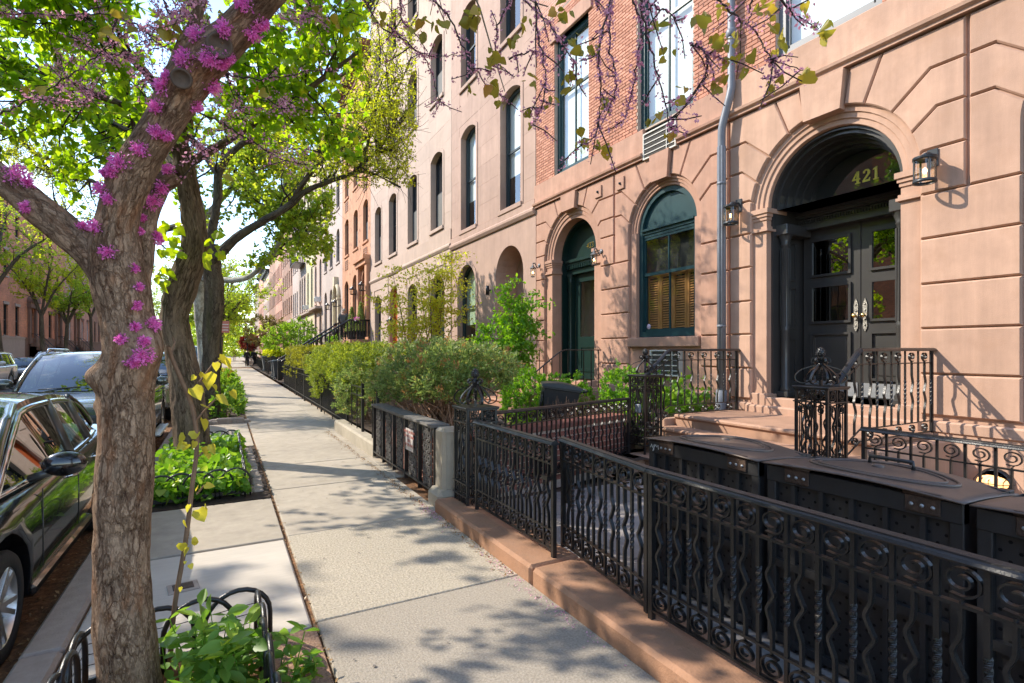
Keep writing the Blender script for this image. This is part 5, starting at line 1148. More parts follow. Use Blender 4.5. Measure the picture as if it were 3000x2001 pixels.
# ---------------------------------------------------------------- bins behind the near railing
binm = mat('black_powder_steel', (.026, .026, .027), .45, .3, 6, .1, 80, spec=.5)
binlid = mat('dusty_brown_black_lid', (.11, .078, .062), .45, .25, 5, .12, 60, spec=.5, dirt=(.19, .13, .095), dirtamt=.6)
rustm = mat('rusty_hinge', (.06, .036, .024), .75, .5, 40, .5, 80, dirt=(.14, .08, .05), dirtamt=.6)
holem = mat('hole_black', (.002, .002, .002), .9)
def bin_store(label, y0, y1, z=.98, x0=2.62, x1=3.10, handle=False):
    t = thing('bin_store', label, 'bin', (0, 0, 0), 0, 'black steel bin stores behind the railing'); fr = .05
    for ya, yb in ((y0, y0+fr), (y1-fr, y1)): MB().box(x0, x0+fr, ya, yb, .02, z, .004).build('frame_post', binm, t); MB().box(x1-fr, x1, ya, yb, .02, z, .004).build('frame_post', binm, t)
    MB().box(x0-.004, x0+fr, y0, y1, z-.085, z, .004).build('top_rail', binm, t)
    for za in (.04, .44): MB().box(x0-.002, x0+fr, y0+fr, y1-fr, za, za+.04).build('cross_rail', binm, t)
    n = 5 if y1-y0 > .8 else 5
    for k in range(1, n+1): yc = y0+(y1-y0)*k/(n+1); MB().box(x0+.004, x0+.04, yc-.011, yc+.011, .02, z-.085).build('rib', binm, t)
    sh = link('perforated_sheet', MB().box(x0+.028, x0+.032, y0+fr, y1-fr, .02, z-.05).mesh('perforated_sheet', binm), t)
    hs = MB(); st_ = .062; i = 0; zz = .06
    while zz < z-.1:
        yy = y0+.07+(st_/2 if i % 2 else 0)
        while yy < y1-.06:
            hs.add([(x0+.0270, yy+.0075*math.cos(a*math.pi/3), zz+.0075*math.sin(a*math.pi/3)) for a in range(6)], [(5, 4, 3, 2, 1, 0)]); yy += st_
        zz += st_*.62; i += 1
    o = hs.build('hole', holem, sh); o['kind'] = 'stuff'
    for yy in (y0+.002, y1-.006): MB().box(x0+fr, x1-fr, yy, yy+.004, .02, z).build('side_sheet', binm, t)
    MB().box(x1-.03, x1-.026, y0+fr, y1-fr, .02, z).build('back_sheet', binm, t)
    # arched lid: flat rim and a raised curved field
    lid = MB(); ny, nx = 22, 10
    def zl(u, v): return z+.012+.05*math.sin(math.pi*u)*(.35+.65*v)-.035*v*v
    V = []
    for j in range(nx+1):
        for i in range(ny+1):
            u, v = i/ny, j/nx; xx = x0-.03+(x1-x0+.06)*v; V.append((xx, y0-.012+(y1-y0+.024)*u, zl(u, v)))
    F = [(j*(ny+1)+i, (j+1)*(ny+1)+i, (j+1)*(ny+1)+i+1, j*(ny+1)+i+1) for j in range(nx) for i in range(ny)]
    base = len(V); V += [(p[0], p[1], p[2]-.006) for p in V]; F += [tuple(base+k for k in f[::-1]) for f in F]
    for i in range(ny): F += [(i, i+1, base+i+1, base+i)]
    for j in range(nx): F += [(j*(ny+1), base+j*(ny+1), base+(j+1)*(ny+1), (j+1)*(ny+1)), (j*(ny+1)+ny, (j+1)*(ny+1)+ny, base+(j+1)*(ny+1)+ny, base+j*(ny+1)+ny)]
    lid.add(V, F, True); lo = lid.build('lid', binlid, t)
    rb = MB(); cy = (y0+y1)/2; P = []
    for i in range(41):
        a = 2*math.pi*i/40; u = .5+.36*math.cos(a); v = .5+.36*math.sin(a)*(abs(math.sin(a))**.0 if True else 1); P.append((x0-.03+(x1-x0+.06)*v, y0-.012+(y1-y0+.024)*u, zl(u, v)+.003))
    rb.tube(P, .008, 6); rb.build('pressed_ridge', binlid, lo)
    P2 = [(x0-.03+(x1-x0+.06)*(.5+.29*math.sin(2*math.pi*i/40)), y0-.012+(y1-y0+.024)*(.5+.31*math.cos(2*math.pi*i/40)), zl(.5+.31*math.cos(2*math.pi*i/40), .5+.29*math.sin(2*math.pi*i/40))+.002) for i in range(41)]
    MB().tube(P2, .006, 6).build('pressed_ridge', binlid, lo)
    for fy in (.16, .80):
        yc = y0+(y1-y0)*fy; h = MB().box(x0-.014, x0-.004, yc-.065, yc+.065, z-.07, z+.0, .003).build('hinge', rustm, t); MB().tube([(x0-.012, yc-.07, z+.012), (x0-.012, yc+.07, z+.012)], .011, 8).build('hinge_barrel', rustm, h)
        for k in (-1, 0, 1): MB().lathe([(0, -.02), (.008, -.018), (.009, -.013)], (x0, yc+k*.04, z-.038), 8, axis='x').build('bolt', MATS['scuffed_steel'], h)
    if handle: hd = MB().tube([(x1-.12, cy-.1, zl(.5, .7)), (x1-.12, cy-.1, zl(.5, .7)+.035), (x1-.12, cy+.1, zl(.5, .7)+.035), (x1-.12, cy+.1, zl(.5, .7))], .01, 6).build('handle', binm, lo)
    MB().ball((x1-.2, cy+.02, zl(.5, .45)+.0), .03, 10, 5, (1, 1, .5)).build('lid_knob', binlid, lo)
    return t
b1 = bin_store('black steel bin store nearest the gate, with white graffiti scrawl', 1.93, 2.80); b2 = bin_store('black steel bin store with the rusty brown lid, middle of the row', 1.0, 1.88, handle=True); bin_store('black steel bin store at the right edge of the picture', .02, .96)
gf = MB(); Pg = [(0, 0), (.01, .03), (.02, .0), (.035, .03), (.03, -.02), (.02, -.03), (.03, .0), (.05, .03), (.06, .01), (.07, .03), (.075, -.005), (.09, .02), (.1, .03), (.095, .05), (.085, .03)]
flatbar(gf, [(2.775-p[0], .93+p[1]*.8) for p in Pg], 2.612, 2.6145, .004); gf.build('graffiti', white_paint, b1)
for o in list(bpy.data.objects):
    pass
# ---------------------------------------------------------------- wheeled bins
blackpl = mat('black_plastic', (.015, .016, .018), .45, .2, 10, .15, 60, spec=.5); slatepl = mat('slate_plastic', (.035, .05, .065), .5, .15, 8); greypl = mat('grey_bin_plastic', (.10, .115, .125), .55, .15, 8)
def wheelie(label, loc, rz, m, h=1.0, w=.58, tilt=0.0, group='wheeled bins on the sidewalk', lidm=None, bag=False):
    t = thing('wheeled_bin', label, 'bin', loc, rz, group); t.rotation_euler = (tilt, 0, rz)
    q = MB(); a, b = w*.36, w*.5; V = [(-a, -a, .04), (a, -a, .04), (a, a, .04), (-a, a, .04), (-b, -b, h*.9), (b, -b, h*.9), (b, b, h*.9), (-b, b, h*.9)]; q.add(V, [(0, 3, 2, 1), (0, 1, 5, 4), (1, 2, 6, 5), (2, 3, 7, 6), (3, 0, 4, 7)]); q.box(-b-.025, b+.025, -b-.025, b+.025, h*.885, h*.93, .01)
    q.build('body', m, t)
    l = MB(); V = []; n = 8
    for i in range(n+1):
        u = i/n; y = -b-.04+(2*b+.08)*u; z = h*.93+.07*math.sin(math.pi*(.15+.7*u)); V += [(-b-.03, y, h*.925), (-b-.02, y, z), (b+.02, y, z), (b+.03, y, h*.925)]
    F = [(4*i+k, 4*(i+1)+k, 4*(i+1)+k+1, 4*i+k+1) for i in range(n) for k in range(3)]+[(0, 1, 2, 3), (4*n, 4*n+3, 4*n+2, 4*n+1)]; l.add(V, F); l.build('lid', lidm or m, t)
    MB().tube([(-b*.8, b+.05, h*.9), (-b*.8, b+.12, h*.93), (b*.8, b+.12, h*.93), (b*.8, b+.05, h*.9)], .018, 8).build('handle', m, t)
    for s in (-1, 1):
        wl = MB().lathe([(.0, -.03), (.1, -.03), (.12, -.02), (.12, .02), (.1, .03), (0, .03)], (s*(a+.04), a+.02, .12), 18, axis='x').build('wheel', blackpl, t)
        MB().lathe([(.03, s*.031), (.07, s*.034), (.075, s*.031)], (s*(a+.04), a+.02, .12), 18, axis='x').build('hub_ring', MATS['scuffed_steel'], wl)
    return t
wheelie('dark slate wheeled bin nearest on the sidewalk, next to the hedge fence', (2.70, 31.5, 0), R(90), slatepl, 1.12, .72)
wheelie('black lidded wheeled bin just behind the nearest slate bin', (2.68, 33.2, 0), R(90), slatepl, 1.08, .6, lidm=blackpl)
wheelie('grey square planter bin farther along, under green plants', (3.05, 43.5, 0), R(90), greypl, 1.25, 1.1); wheelie('second grey bin beside the grey planter bin', (4.2, 42.5, 0), R(90), greypl, 1.2, .9)
wb = wheelie('black wheeled bin tipped back among the box bushes in the neighbour yard', (4.82, 7.4, .08), R(-120), blackpl, 1.0, .58, tilt=R(-8), group=None)
MB().box(-.3, .3, -.33, -.29, .5, .86).build('liner_bag', mat('shiny_bag', (.008, .008, .009), .18, .3, 12, .9, 14), wb); MB().box(.05, .13, -.335, -.332, .42, .5).build('barcode_sticker', white_paint, wb)
# ================================================================ parked cars (all built facing -Y, origin on the road under the middle of the nose)
tyre = mat('tyre_rubber', (.018, .018, .018), .8, .2, 30, .3, 80); alloy = mat('silver_alloy', (.62, .60, .57), .3, .06, 8, metal=.85); chrome = mat('chrome_trim', (.6, .6, .6), .12, 0, metal=1.0)
carglass = glassmat('car_glass', (.34, .40, .36), 1.0, .005, .16); carglass_dark = mat('tinted_car_glass', (.008, .010, .009), .02, 0, spec=1.0)
cabin = mat('car_cabin', (.02, .02, .02), .8); lampglass = mat('headlamp', (.55, .57, .6), .08, .1, spec=.8); redl = mat('tail_lamp', (.35, .02, .02), .15)
def paint(name, col, metal=.0): return mat(name, col, .22, .03, 2, metal=metal, coat=1.0, spec=.5)
def wheel_mesh(R_, wd, spokes=10):
    ty = MB().lathe([(R_*.70, -wd/2), (R_*.93, -wd/2), (R_, -wd*.38), (R_, wd*.38), (R_*.93, wd/2), (R_*.70, wd/2), (R_*.68, wd*.3), (R_*.68, -wd*.3), (R_*.70, -wd/2)], n=36, axis='x').mesh('tyre', tyre)
    rm = MB().lathe([(R_*.70, wd*.47), (R_*.73, wd*.5), (R_*.69, wd*.44), (R_*.64, wd*.2), (R_*.64, -wd*.3)], n=36, axis='x')
    rm.lathe([(0, wd*.36), (R_*.10, wd*.36), (R_*.13, wd*.3), (R_*.13, 0)], n=20, axis='x')
    for k in range(spokes):
        a = 2*math.pi*k/spokes+(.12 if k % 2 else -.12); ca, sa = math.cos(a), math.sin(a)
        def pt(r, s, x): return (x, r*ca-s*sa, r*sa+s*ca)
        w0, w1 = R_*.05, R_*.045
        V = [pt(R_*.1, -w0, wd*.34), pt(R_*.1, w0, wd*.34), pt(R_*.68, w1, wd*.44), pt(R_*.68, -w1, wd*.44), pt(R_*.1, -w0*1.2, wd*.1), pt(R_*.1, w0*1.2, wd*.1), pt(R_*.68, w1*1.6, wd*.22), pt(R_*.68, -w1*1.6, wd*.22)]
        rm.add(V, [(0, 1, 2, 3), (0, 3, 7, 4), (1, 5, 6, 2), (2, 6, 7, 3)])
    bk = MB().lathe([(0, -wd*.1), (R_*.5, -wd*.1), (R_*.5, -wd*.14), (0, -wd*.14)], n=24, axis='x').mesh('brake_disc', mat('brake_disc', (.2, .19, .18), .5, metal=.7))
    return ty, rm.mesh('rim', alloy), bk
def car(name, label, loc, m, L, W, H, prof, wheels, Rw=.33, rails=False, mirror=True, suv=False, group='cars parked along the near kerb', glassm=None, detail=True, wdw=.21):
    """prof: dict with lists over length fraction: belt height, hood/deck line, roof stations (y, z) of the greenhouse"""
    t = thing(name, label, 'car', loc, 0, group); hw = W/2; g = glassm or carglass
    # lower body: stations along Y, each a half section mirrored
    st = prof['low']      # (y, half width factor, sill z, shoulder z, top z, top half width factor)
    N = len(st); ys_ = spline([np.array(s) for s in st], 5); V = []
    def sec(s):
        y, wf, zs, zsh, zt, tf = [float(q) for q in s]; w_ = hw*wf
        half = [(w_*.90, zs), (w_*.985, zs+.05), (w_*1.0, zs+(zsh-zs)*.35), (w_*1.0, zs+(zsh-zs)*.62), (w_*.985, zsh-.05), (w_*.955, zsh), (w_*.90, zsh+(zt-zsh)*.35), (hw*tf*.75, zsh+(zt-zsh)*.85), (hw*tf*.4, zt), (0, zt)]
        return [(x, y, z) for x, z in half]+[(-x, y, z) for x, z in half[::-1][1:]]
    rings = [sec(s) for s in ys_]; m_ = len(rings[0])
    for r in rings: V += r
    wy = wheels; F = []; arch = Rw+.075
    for i in range(len(rings)-1):
        for k in range(m_): k2 = (k+1) % m_; F.append((i*m_+k, i*m_+k2, (i+1)*m_+k2, (i+1)*m_+k))
    F += [tuple(range(m_))[::-1], tuple((len(rings)-1)*m_+k for k in range(m_))]
    body = MB().add(V, F, True); bo = body.build('body', m, t)
    # wheel arches: boolean with cylinders, so the openings are real
    cut = MB()
    for y in wy: cut.lathe([(0, -hw-.2), (arch, -hw-.2), (arch, -hw+.36), (0, -hw+.36)], (0, y, Rw+.01), 28, False, axis='x'); cut.lathe([(0, hw-.36), (arch, hw-.36), (arch, hw+.2), (0, hw+.2)], (0, y, Rw+.01), 28, False, axis='x')
    co = cut.build('cutter', m); bm = bmesh.new(); bm.from_mesh(co.data); bmesh.ops.recalc_face_normals(bm, faces=bm.faces); bmesh.ops.remove_doubles(bm, verts=bm.verts, dist=1e-5); bmesh.ops.recalc_face_normals(bm, faces=bm.faces); bm.to_mesh(co.data); bm.free()
    bm = bmesh.new(); bm.from_mesh(bo.data); bmesh.ops.recalc_face_normals(bm, faces=bm.faces); bm.to_mesh(bo.data); bm.free()
    co.location = loc; md = bo.modifiers.new('b', 'BOOLEAN'); md.object = co; md.operation = 'DIFFERENCE'; md.solver = 'EXACT'
    bpy.context.view_layer.update(); me = bpy.data.meshes.new_from_object(bo.evaluated_get(bpy.context.evaluated_depsgraph_get())); bo.modifiers.clear(); bo.data = me; bpy.data.objects.remove(co)
    me.materials.clear(); me.materials.append(m)
    # greenhouse: loft of stations (y, z_belt, hw_belt, z_roof, hw_roof), roof crowned
    gh = spline([np.array(s) for s in prof['top']], 4); roof = MB(); rv = []; nr = 9
    for s in gh:
        y, zb, wb, zr, wr = [float(q) for q in s]
        for k in range(nr): u = -1+2*k/(nr-1); rv.append((u*wr*hw, y, zr+.045*(1-u*u)-(.02 if abs(u) == 1 else 0)))
    i0, i1 = prof['roof'][0]*4, prof['roof'][1]*4
    rf = [(i*nr+k, i*nr+k+1, (i+1)*nr+k+1, (i+1)*nr+k) for i in range(i0, i1) for k in range(nr-1)]
    roof.add(rv, rf, True); roof.build('roof', m, t)
    G = [[float(q) for q in s] for s in gh]
    def side(s, f, o=0.0): y, zb, wb, zr, wr = s; return ((wb+(wr-wb)*f)*hw+o, y, zb+(zr-.01-zb)*f)
    def roofpt(s, u): y, zb, wb, zr, wr = s; return (u*wr*hw, y, zr+.045*(1-u*u)-(.02 if abs(u) == 1 else 0))
    # windscreen and rear window as curved sheets between the two ends of the roof and the body
    for nm, a, b in (('windscreen', prof['ws'], G[i0]), ('rear_window', prof['rw'], G[i1])):
        n = 9; yb, zb, wb = a; V = []
        for j in range(5):
            f = j/4
            for k in range(n):
                u = -1+2*k/(n-1); p = roofpt(b, u*.97); bow = .10*(1-u*u)*(1 if nm == 'windscreen' else -1); V.append(((u*wb*hw)*(1-f)+p[0]*f, (yb-bow)*(1-f)+p[1]*f-(.05*math.sin(math.pi*f) if nm == 'windscreen' else -.05*math.sin(math.pi*f)), zb*(1-f)+p[2]*f+.03*math.sin(math.pi*f)))
        Fq = [(j*n+k, j*n+k+1, (j+1)*n+k+1, (j+1)*n+k) for j in range(4) for k in range(n-1)]; MB().add(V, Fq, True).build(nm, g, t)
        for s in (-1, 1):      # pillars
            P = [V[j*n+(0 if s < 0 else n-1)] for j in range(5)]; MB().tube([(p[0]+s*.012, p[1], p[2]) for p in P], .042, 8, flat=(1, .75)).build('pillar', m, t)
    for s in (-1, 1):          # side glass band with door pillars
        lo = [side(q, .02) for q in G[i0:i1+1]]; hi = [side(q, .90) for q in G[i0:i1+1]]; e = [side(q, 1.0) for q in G[i0:i1+1]]
        # extend to the windscreen base and rear base
        a = prof['ws']; c = prof['rw']; lo = [(a[2]*hw, a[0]+.12, a[1]-.02)]+lo+[(c[2]*hw, c[0]-.10, c[1]-.02)]; hi = [(a[2]*hw, a[0]+.14, a[1]+.0)]+hi+[(c[2]*hw, c[0]-.12, c[1]+.0)]
        V = [(s*p[0], p[1], p[2]) for p in lo]+[(s*p[0], p[1], p[2]) for p in hi]; n = len(lo); MB().add(V, [(i, i+1, n+i+1, n+i) for i in range(n-1)], True).build('side_window', g, t)
        MB().tube([(s*p[0], p[1], p[2]) for p in [lo[0]]+hi[1:-1]+[lo[-1]]], .028, 6).build('window_trim', chrome if prof.get('chrome') else m, t)
        rr = MB(); rr.add([(s*p[0], p[1], p[2]) for p in hi[1:-1]]+[(s*p[0], p[1], p[2]+.012) for p in e], [(i, i+1, n-2+i+1, n-2+i) for i in range(n-3)], True); rr.build('roof_side', m, t)
        MB().tube([(s*(p[0]+.004), p[1], p[2]) for p in lo], .018, 6).build('belt_trim', chrome if prof.get('chrome') else blackp, t)
        for yb in prof['pillars']:
            ii = min(range(len(G)), key=lambda k: abs(G[k][0]-yb)); p0, p1 = side(G[ii], 0.0), side(G[min(ii+prof.get('lean', 0), len(G)-1)], .95); MB().tube([(s*(p0[0]+.006), p0[1], p0[2]), (s*(p1[0]+.006), p1[1], p1[2])], .035, 6, flat=(.5, 1.2)).build('door_pillar', blackp, t)
        if detail:
            # door shut lines as thin recessed strips and handles
            for yb in prof['doors']: MB().tube([(s*hw*1.001, yb, .32), (s*hw*1.003, yb, .55), (s*hw*.99, yb+.03, prof['ws'][1]-.06)], .004, 4).build('door_gap', blackp, t)
            for yb in prof['handles']: MB().tube([(s*(hw*.985), yb, prof['ws'][1]-.12), (s*(hw*1.0+.03), yb+.04, prof['ws'][1]-.115), (s*(hw*1.0+.03), yb+.18, prof['ws'][1]-.115), (s*(hw*.985), yb+.22, prof['ws'][1]-.12)], .014, 6).build('door_handle', chrome if prof.get('chrome') else m, t)
            MB().box(s*hw*.955-.05, s*hw*.955+.05, wy[0]+Rw+.12, wy[1]-Rw-.12, .19, .27, .02).build('sill', blackp if suv else m, t)
        if mirror:
            y = prof['ws'][0]+.42; z = prof['ws'][1]+.06; mm = MB().ball((s*(hw+.13), y, z+.05), .12, 16, 10, (1.05, .55, .68)); mo = mm.build('wing_mirror', m, t); MB().tube([(s*(hw-.06), y+.05, z-.04), (s*(hw+.05), y+.01, z-.0)], .03, 6).build('mirror_arm', blackp, mo)
            MB().lathe([(0, .045), (.075, .048), (.085, .04)], (s*(hw+.13), y, z+.05), 14, axis='y').build('mirror_glass', chrome, mo)
        if rails: MB().tube([(s*.72*hw, G[i0][0]+.25, H+.0), (s*.74*hw, G[i0][0]+.4, H+.06), (s*.74*hw, G[i1][0]-.3, H+.05), (s*.72*hw, G[i1][0]-.1, H-.02)], .02, 8).build('roof_rail', chrome, t)
        if suv: MB().box(s*(hw+.0)-.02 if s > 0 else s*hw-.14, s*hw+.14 if s > 0 else s*hw+.02, wy[0]+Rw+.2, wy[1]-Rw-.2, .30, .335, .012).build('running_board', alloy, t)
        hl = MB().ball((s*hw*.72, .10, prof['lamp']), .16, 14, 8, (1.1, .9, .55)); hl.build('headlamp', lampglass, t)
        MB().ball((s*hw*.80, L-.06, prof['lamp']+.12), .14, 12, 8, (.9, .6, .9)).build('tail_lamp', redl, t)
    ty, rm, bk = wheel_mesh(Rw, wdw)
    for y in wy:
        for s in (-1, 1): wl = link('wheel', ty, t, (s*(hw-.115), y, Rw), 0 if s > 0 else math.pi); link('rim', rm, wl); link('brake_disc', bk, wl)
    # cabin floor, seats, dash
    q = MB(); q.box(-hw*.85, hw*.85, prof['ws'][0]+.1, prof['rw'][0]-.1, .35, prof['ws'][1]-.1); q.box(-hw*.82, hw*.82, prof['ws'][0]+.25, prof['ws'][0]+.6, prof['ws'][1]-.1, prof['ws'][1]-.02, .03); q.build('dashboard', cabin, t)
    for s in (-1, 1):
        for yb in (prof['seat'], prof['seat']+.95):
            st_ = MB().box(s*.38-.23, s*.38+.23, yb, yb+.16, prof['ws'][1]-.1, prof['ws'][1]+.22, .04); st_.box(s*.38-.13, s*.38+.13, yb+.03, yb+.12, prof['ws'][1]+.21, prof['ws'][1]+.38, .03); st_.build('seat', cabin, t)
    gb = MB().box(-hw*.55, hw*.55, -.02, .08, prof['lamp']-.2, prof['lamp']-.02, .03); gb.build('grille', blackp, t)
    w_ = MB()
    for s in (-.28, .12): w_.tube([(s*W, prof['ws'][0]-.06, prof['ws'][1]+.03), (s*W+.5, prof['ws'][0]-.0, prof['ws'][1]+.06)], .008, 5)
    for s in (-.28, .12): MB().tube([(s*W, prof['ws'][0]-.07, prof['ws'][1]+.035), (s*W+.52, prof['ws'][0]-.03, prof['ws'][1]+.06)], .009, 5).build('wiper', blackp, t)
    return t
hatch = dict(low=[(0, .62, .30, .50, .58, .5), (.10, .86, .22, .58, .68, .6), (.5, .985, .19, .70, .80, .7), (1.15, 1, .19, .80, .90, .8), (2.0, 1, .2, .86, .90, .8), (3.0, 1, .2, .89, .93, .8), (3.7, .99, .2, .93, .97, .75), (4.15, .93, .26, .95, 1.0, .7), (4.32, .8, .34, .93, .98, .6)],
    top=[(1.30, .90, .93, 1.10, .74), (1.92, .89, .94, 1.36, .70), (2.5, .90, .94, 1.395, .70), (3.1, .92, .93, 1.37, .69), (3.62, .95, .90, 1.30, .66), (4.0, .97, .86, 1.2, .6)], roof=(1, 4), ws=(1.0, .90, .84), rw=(4.15, .98, .74), pillars=(2.45, 3.3), doors=(1.5, 2.5, 3.35), handles=(2.2, 3.1), lamp=.60, seat=2.2, lean=1, chrome=True)
near = car('parked_car', 'glossy black hatchback parked nearest, partly behind the foreground redbud trunk', (-1.95, 3.15, -.17), paint('black_car_paint', (.006, .006, .007)), 4.32, 1.76, 1.41, hatch, (.86, 3.46), .315)
stk = thing('inspection_sticker', 'white registration sticker on the windscreen of the black hatchback', 'sticker'); 
suvp = dict(low=[(0, .72, .42, .75, .86, .6), (.12, .92, .36, .88, .98, .7), (.5, 1, .34, 1.0, 1.06, .8), (1.3, 1, .34, 1.06, 1.12, .84), (2.4, 1, .34, 1.08, 1.10, .84), (3.6, 1, .34, 1.10, 1.12, .84), (4.4, .98, .38, 1.12, 1.14, .8), (4.7, .93, .44, 1.10, 1.14, .75)],
    top=[(1.9, 1.10, .95, 1.45, .78), (2.35, 1.10, .95, 1.68, .77), (3.0, 1.11, .95, 1.72, .77), (3.8, 1.12, .95, 1.70, .76), (4.35, 1.13, .93, 1.64, .74), (4.6, 1.14, .9, 1.5, .7)], roof=(1, 4), ws=(1.5, 1.13, .86), rw=(4.62, 1.15, .80), pillars=(2.9, 3.8), doors=(1.75, 2.9, 3.8), handles=(2.6, 3.5), lamp=.88, seat=2.6)
s2 = car('parked_car', 'dark grey off-roader with roof rails parked behind the black hatchback', (-2.02, 9.35, -.17), paint('grey_car_paint', (.10, .105, .09), .6), 4.7, 1.86, 1.74, suvp, (.95, 3.70), .37, rails=True, suv=True)
car('parked_car', 'silver car with pale windscreen between the first two trunks', (-2.0, 15.2, -.17), paint('silver_car_paint', (.42, .42, .40), .7), 4.6, 1.84, 1.68, suvp, (.92, 3.6), .35)
car('parked_car', 'pale blue-grey car, fourth in the near kerb row', (-2.05, 21.0, -.17), paint('blue_grey_car_paint', (.20, .25, .30), .5), 4.32, 1.78, 1.45, hatch, (.86, 3.46), .32, detail=False)
car('parked_car', 'white van-like car farther along the near kerb', (-2.1, 33, -.17), paint('white_car_paint', (.65, .65, .63)), 4.8, 1.95, 2.1, dict(suvp, top=[(1.6, 1.10, .97, 1.6, .85), (2.1, 1.10, .97, 2.0, .86), (3.0, 1.11, .97, 2.08, .86), (3.8, 1.12, .97, 2.08, .86), (4.5, 1.13, .95, 2.05, .85), (4.7, 1.14, .92, 1.9, .8)]), (.95, 3.7), .36, detail=False)
car('parked_car', 'black car beyond the white van on the near kerb', (-2.1, 39.5, -.17), MATS['black_car_paint'], 4.6, 1.85, 1.7, suvp, (.92, 3.6), .35, detail=False)
gx_ = 'cars parked across the street'
car('parked_car', 'white off-roader at the left edge across the street', (-9.65, 29.4, -.17), MATS['white_car_paint'], 4.7, 1.86, 1.74, suvp, (.95, 3.6), .37, group=gx_)
mini = dict(low=[(0, .72, .28, .55, .64, .55), (.10, .90, .22, .66, .76, .7), (.5, 1, .2, .80, .86, .8), (1.1, 1, .2, .88, .93, .85), (2.0, 1, .2, .90, .93, .85), (3.0, 1, .2, .92, .95, .85), (3.6, .97, .24, .93, .97, .8), (3.82, .86, .3, .9, .96, .7)],
    top=[(1.15, .93, .93, 1.2, .78), (1.5, .93, .94, 1.37, .77), (2.1, .93, .94, 1.40, .77), (2.8, .94, .93, 1.39, .76), (3.35, .96, .91, 1.35, .74), (3.6, .97, .88, 1.25, .7)], roof=(1, 4), ws=(1.0, .94, .86), rw=(3.66, .97, .8), pillars=(2.2,), doors=(1.35, 2.3), handles=(2.0,), lamp=.66, seat=1.9)
car('parked_car', 'bronze small hatchback with round headlamps across the street', (-9.75, 36.6, -.17), paint('bronze_car_paint', (.20, .165, .13), .6), 3.85, 1.7, 1.42, mini, (.75, 3.2), .30, group=gx_)
car('parked_car', 'black off-roader behind the bronze hatchback across the street', (-9.7, 42.0, -.17), MATS['black_car_paint'], 4.7, 1.86, 1.74, suvp, (.95, 3.6), .37, group=gx_, detail=False)
car('parked_car', 'silver car past the black off-roader across the street', (-9.7, 48.5, -.17), MATS['silver_car_paint'], 4.4, 1.8, 1.45, hatch, (.86, 3.46), .32, group=gx_, detail=False)
car('parked_car', 'grey car farthest in the row across the street', (-9.7, 55, -.17), MATS['grey_car_paint'], 4.7, 1.86, 1.74, suvp, (.95, 3.6), .37, group=gx_, detail=False)
# registration sticker inside the near windscreen corner (driver's lower corner)
stk.location = (-1.95+.56, 3.15+1.27, -.17+1.0); stk.rotation_euler = (R(58), 0, R(12))
MB().box(-.05, .05, -.035, .035, -.001, .001).build('card', white_paint, stk)
text('date_print', '06 28', .03, MATS['grey_louvre'], stk, Matrix.Translation((0, -.008, .0015)), .0004)
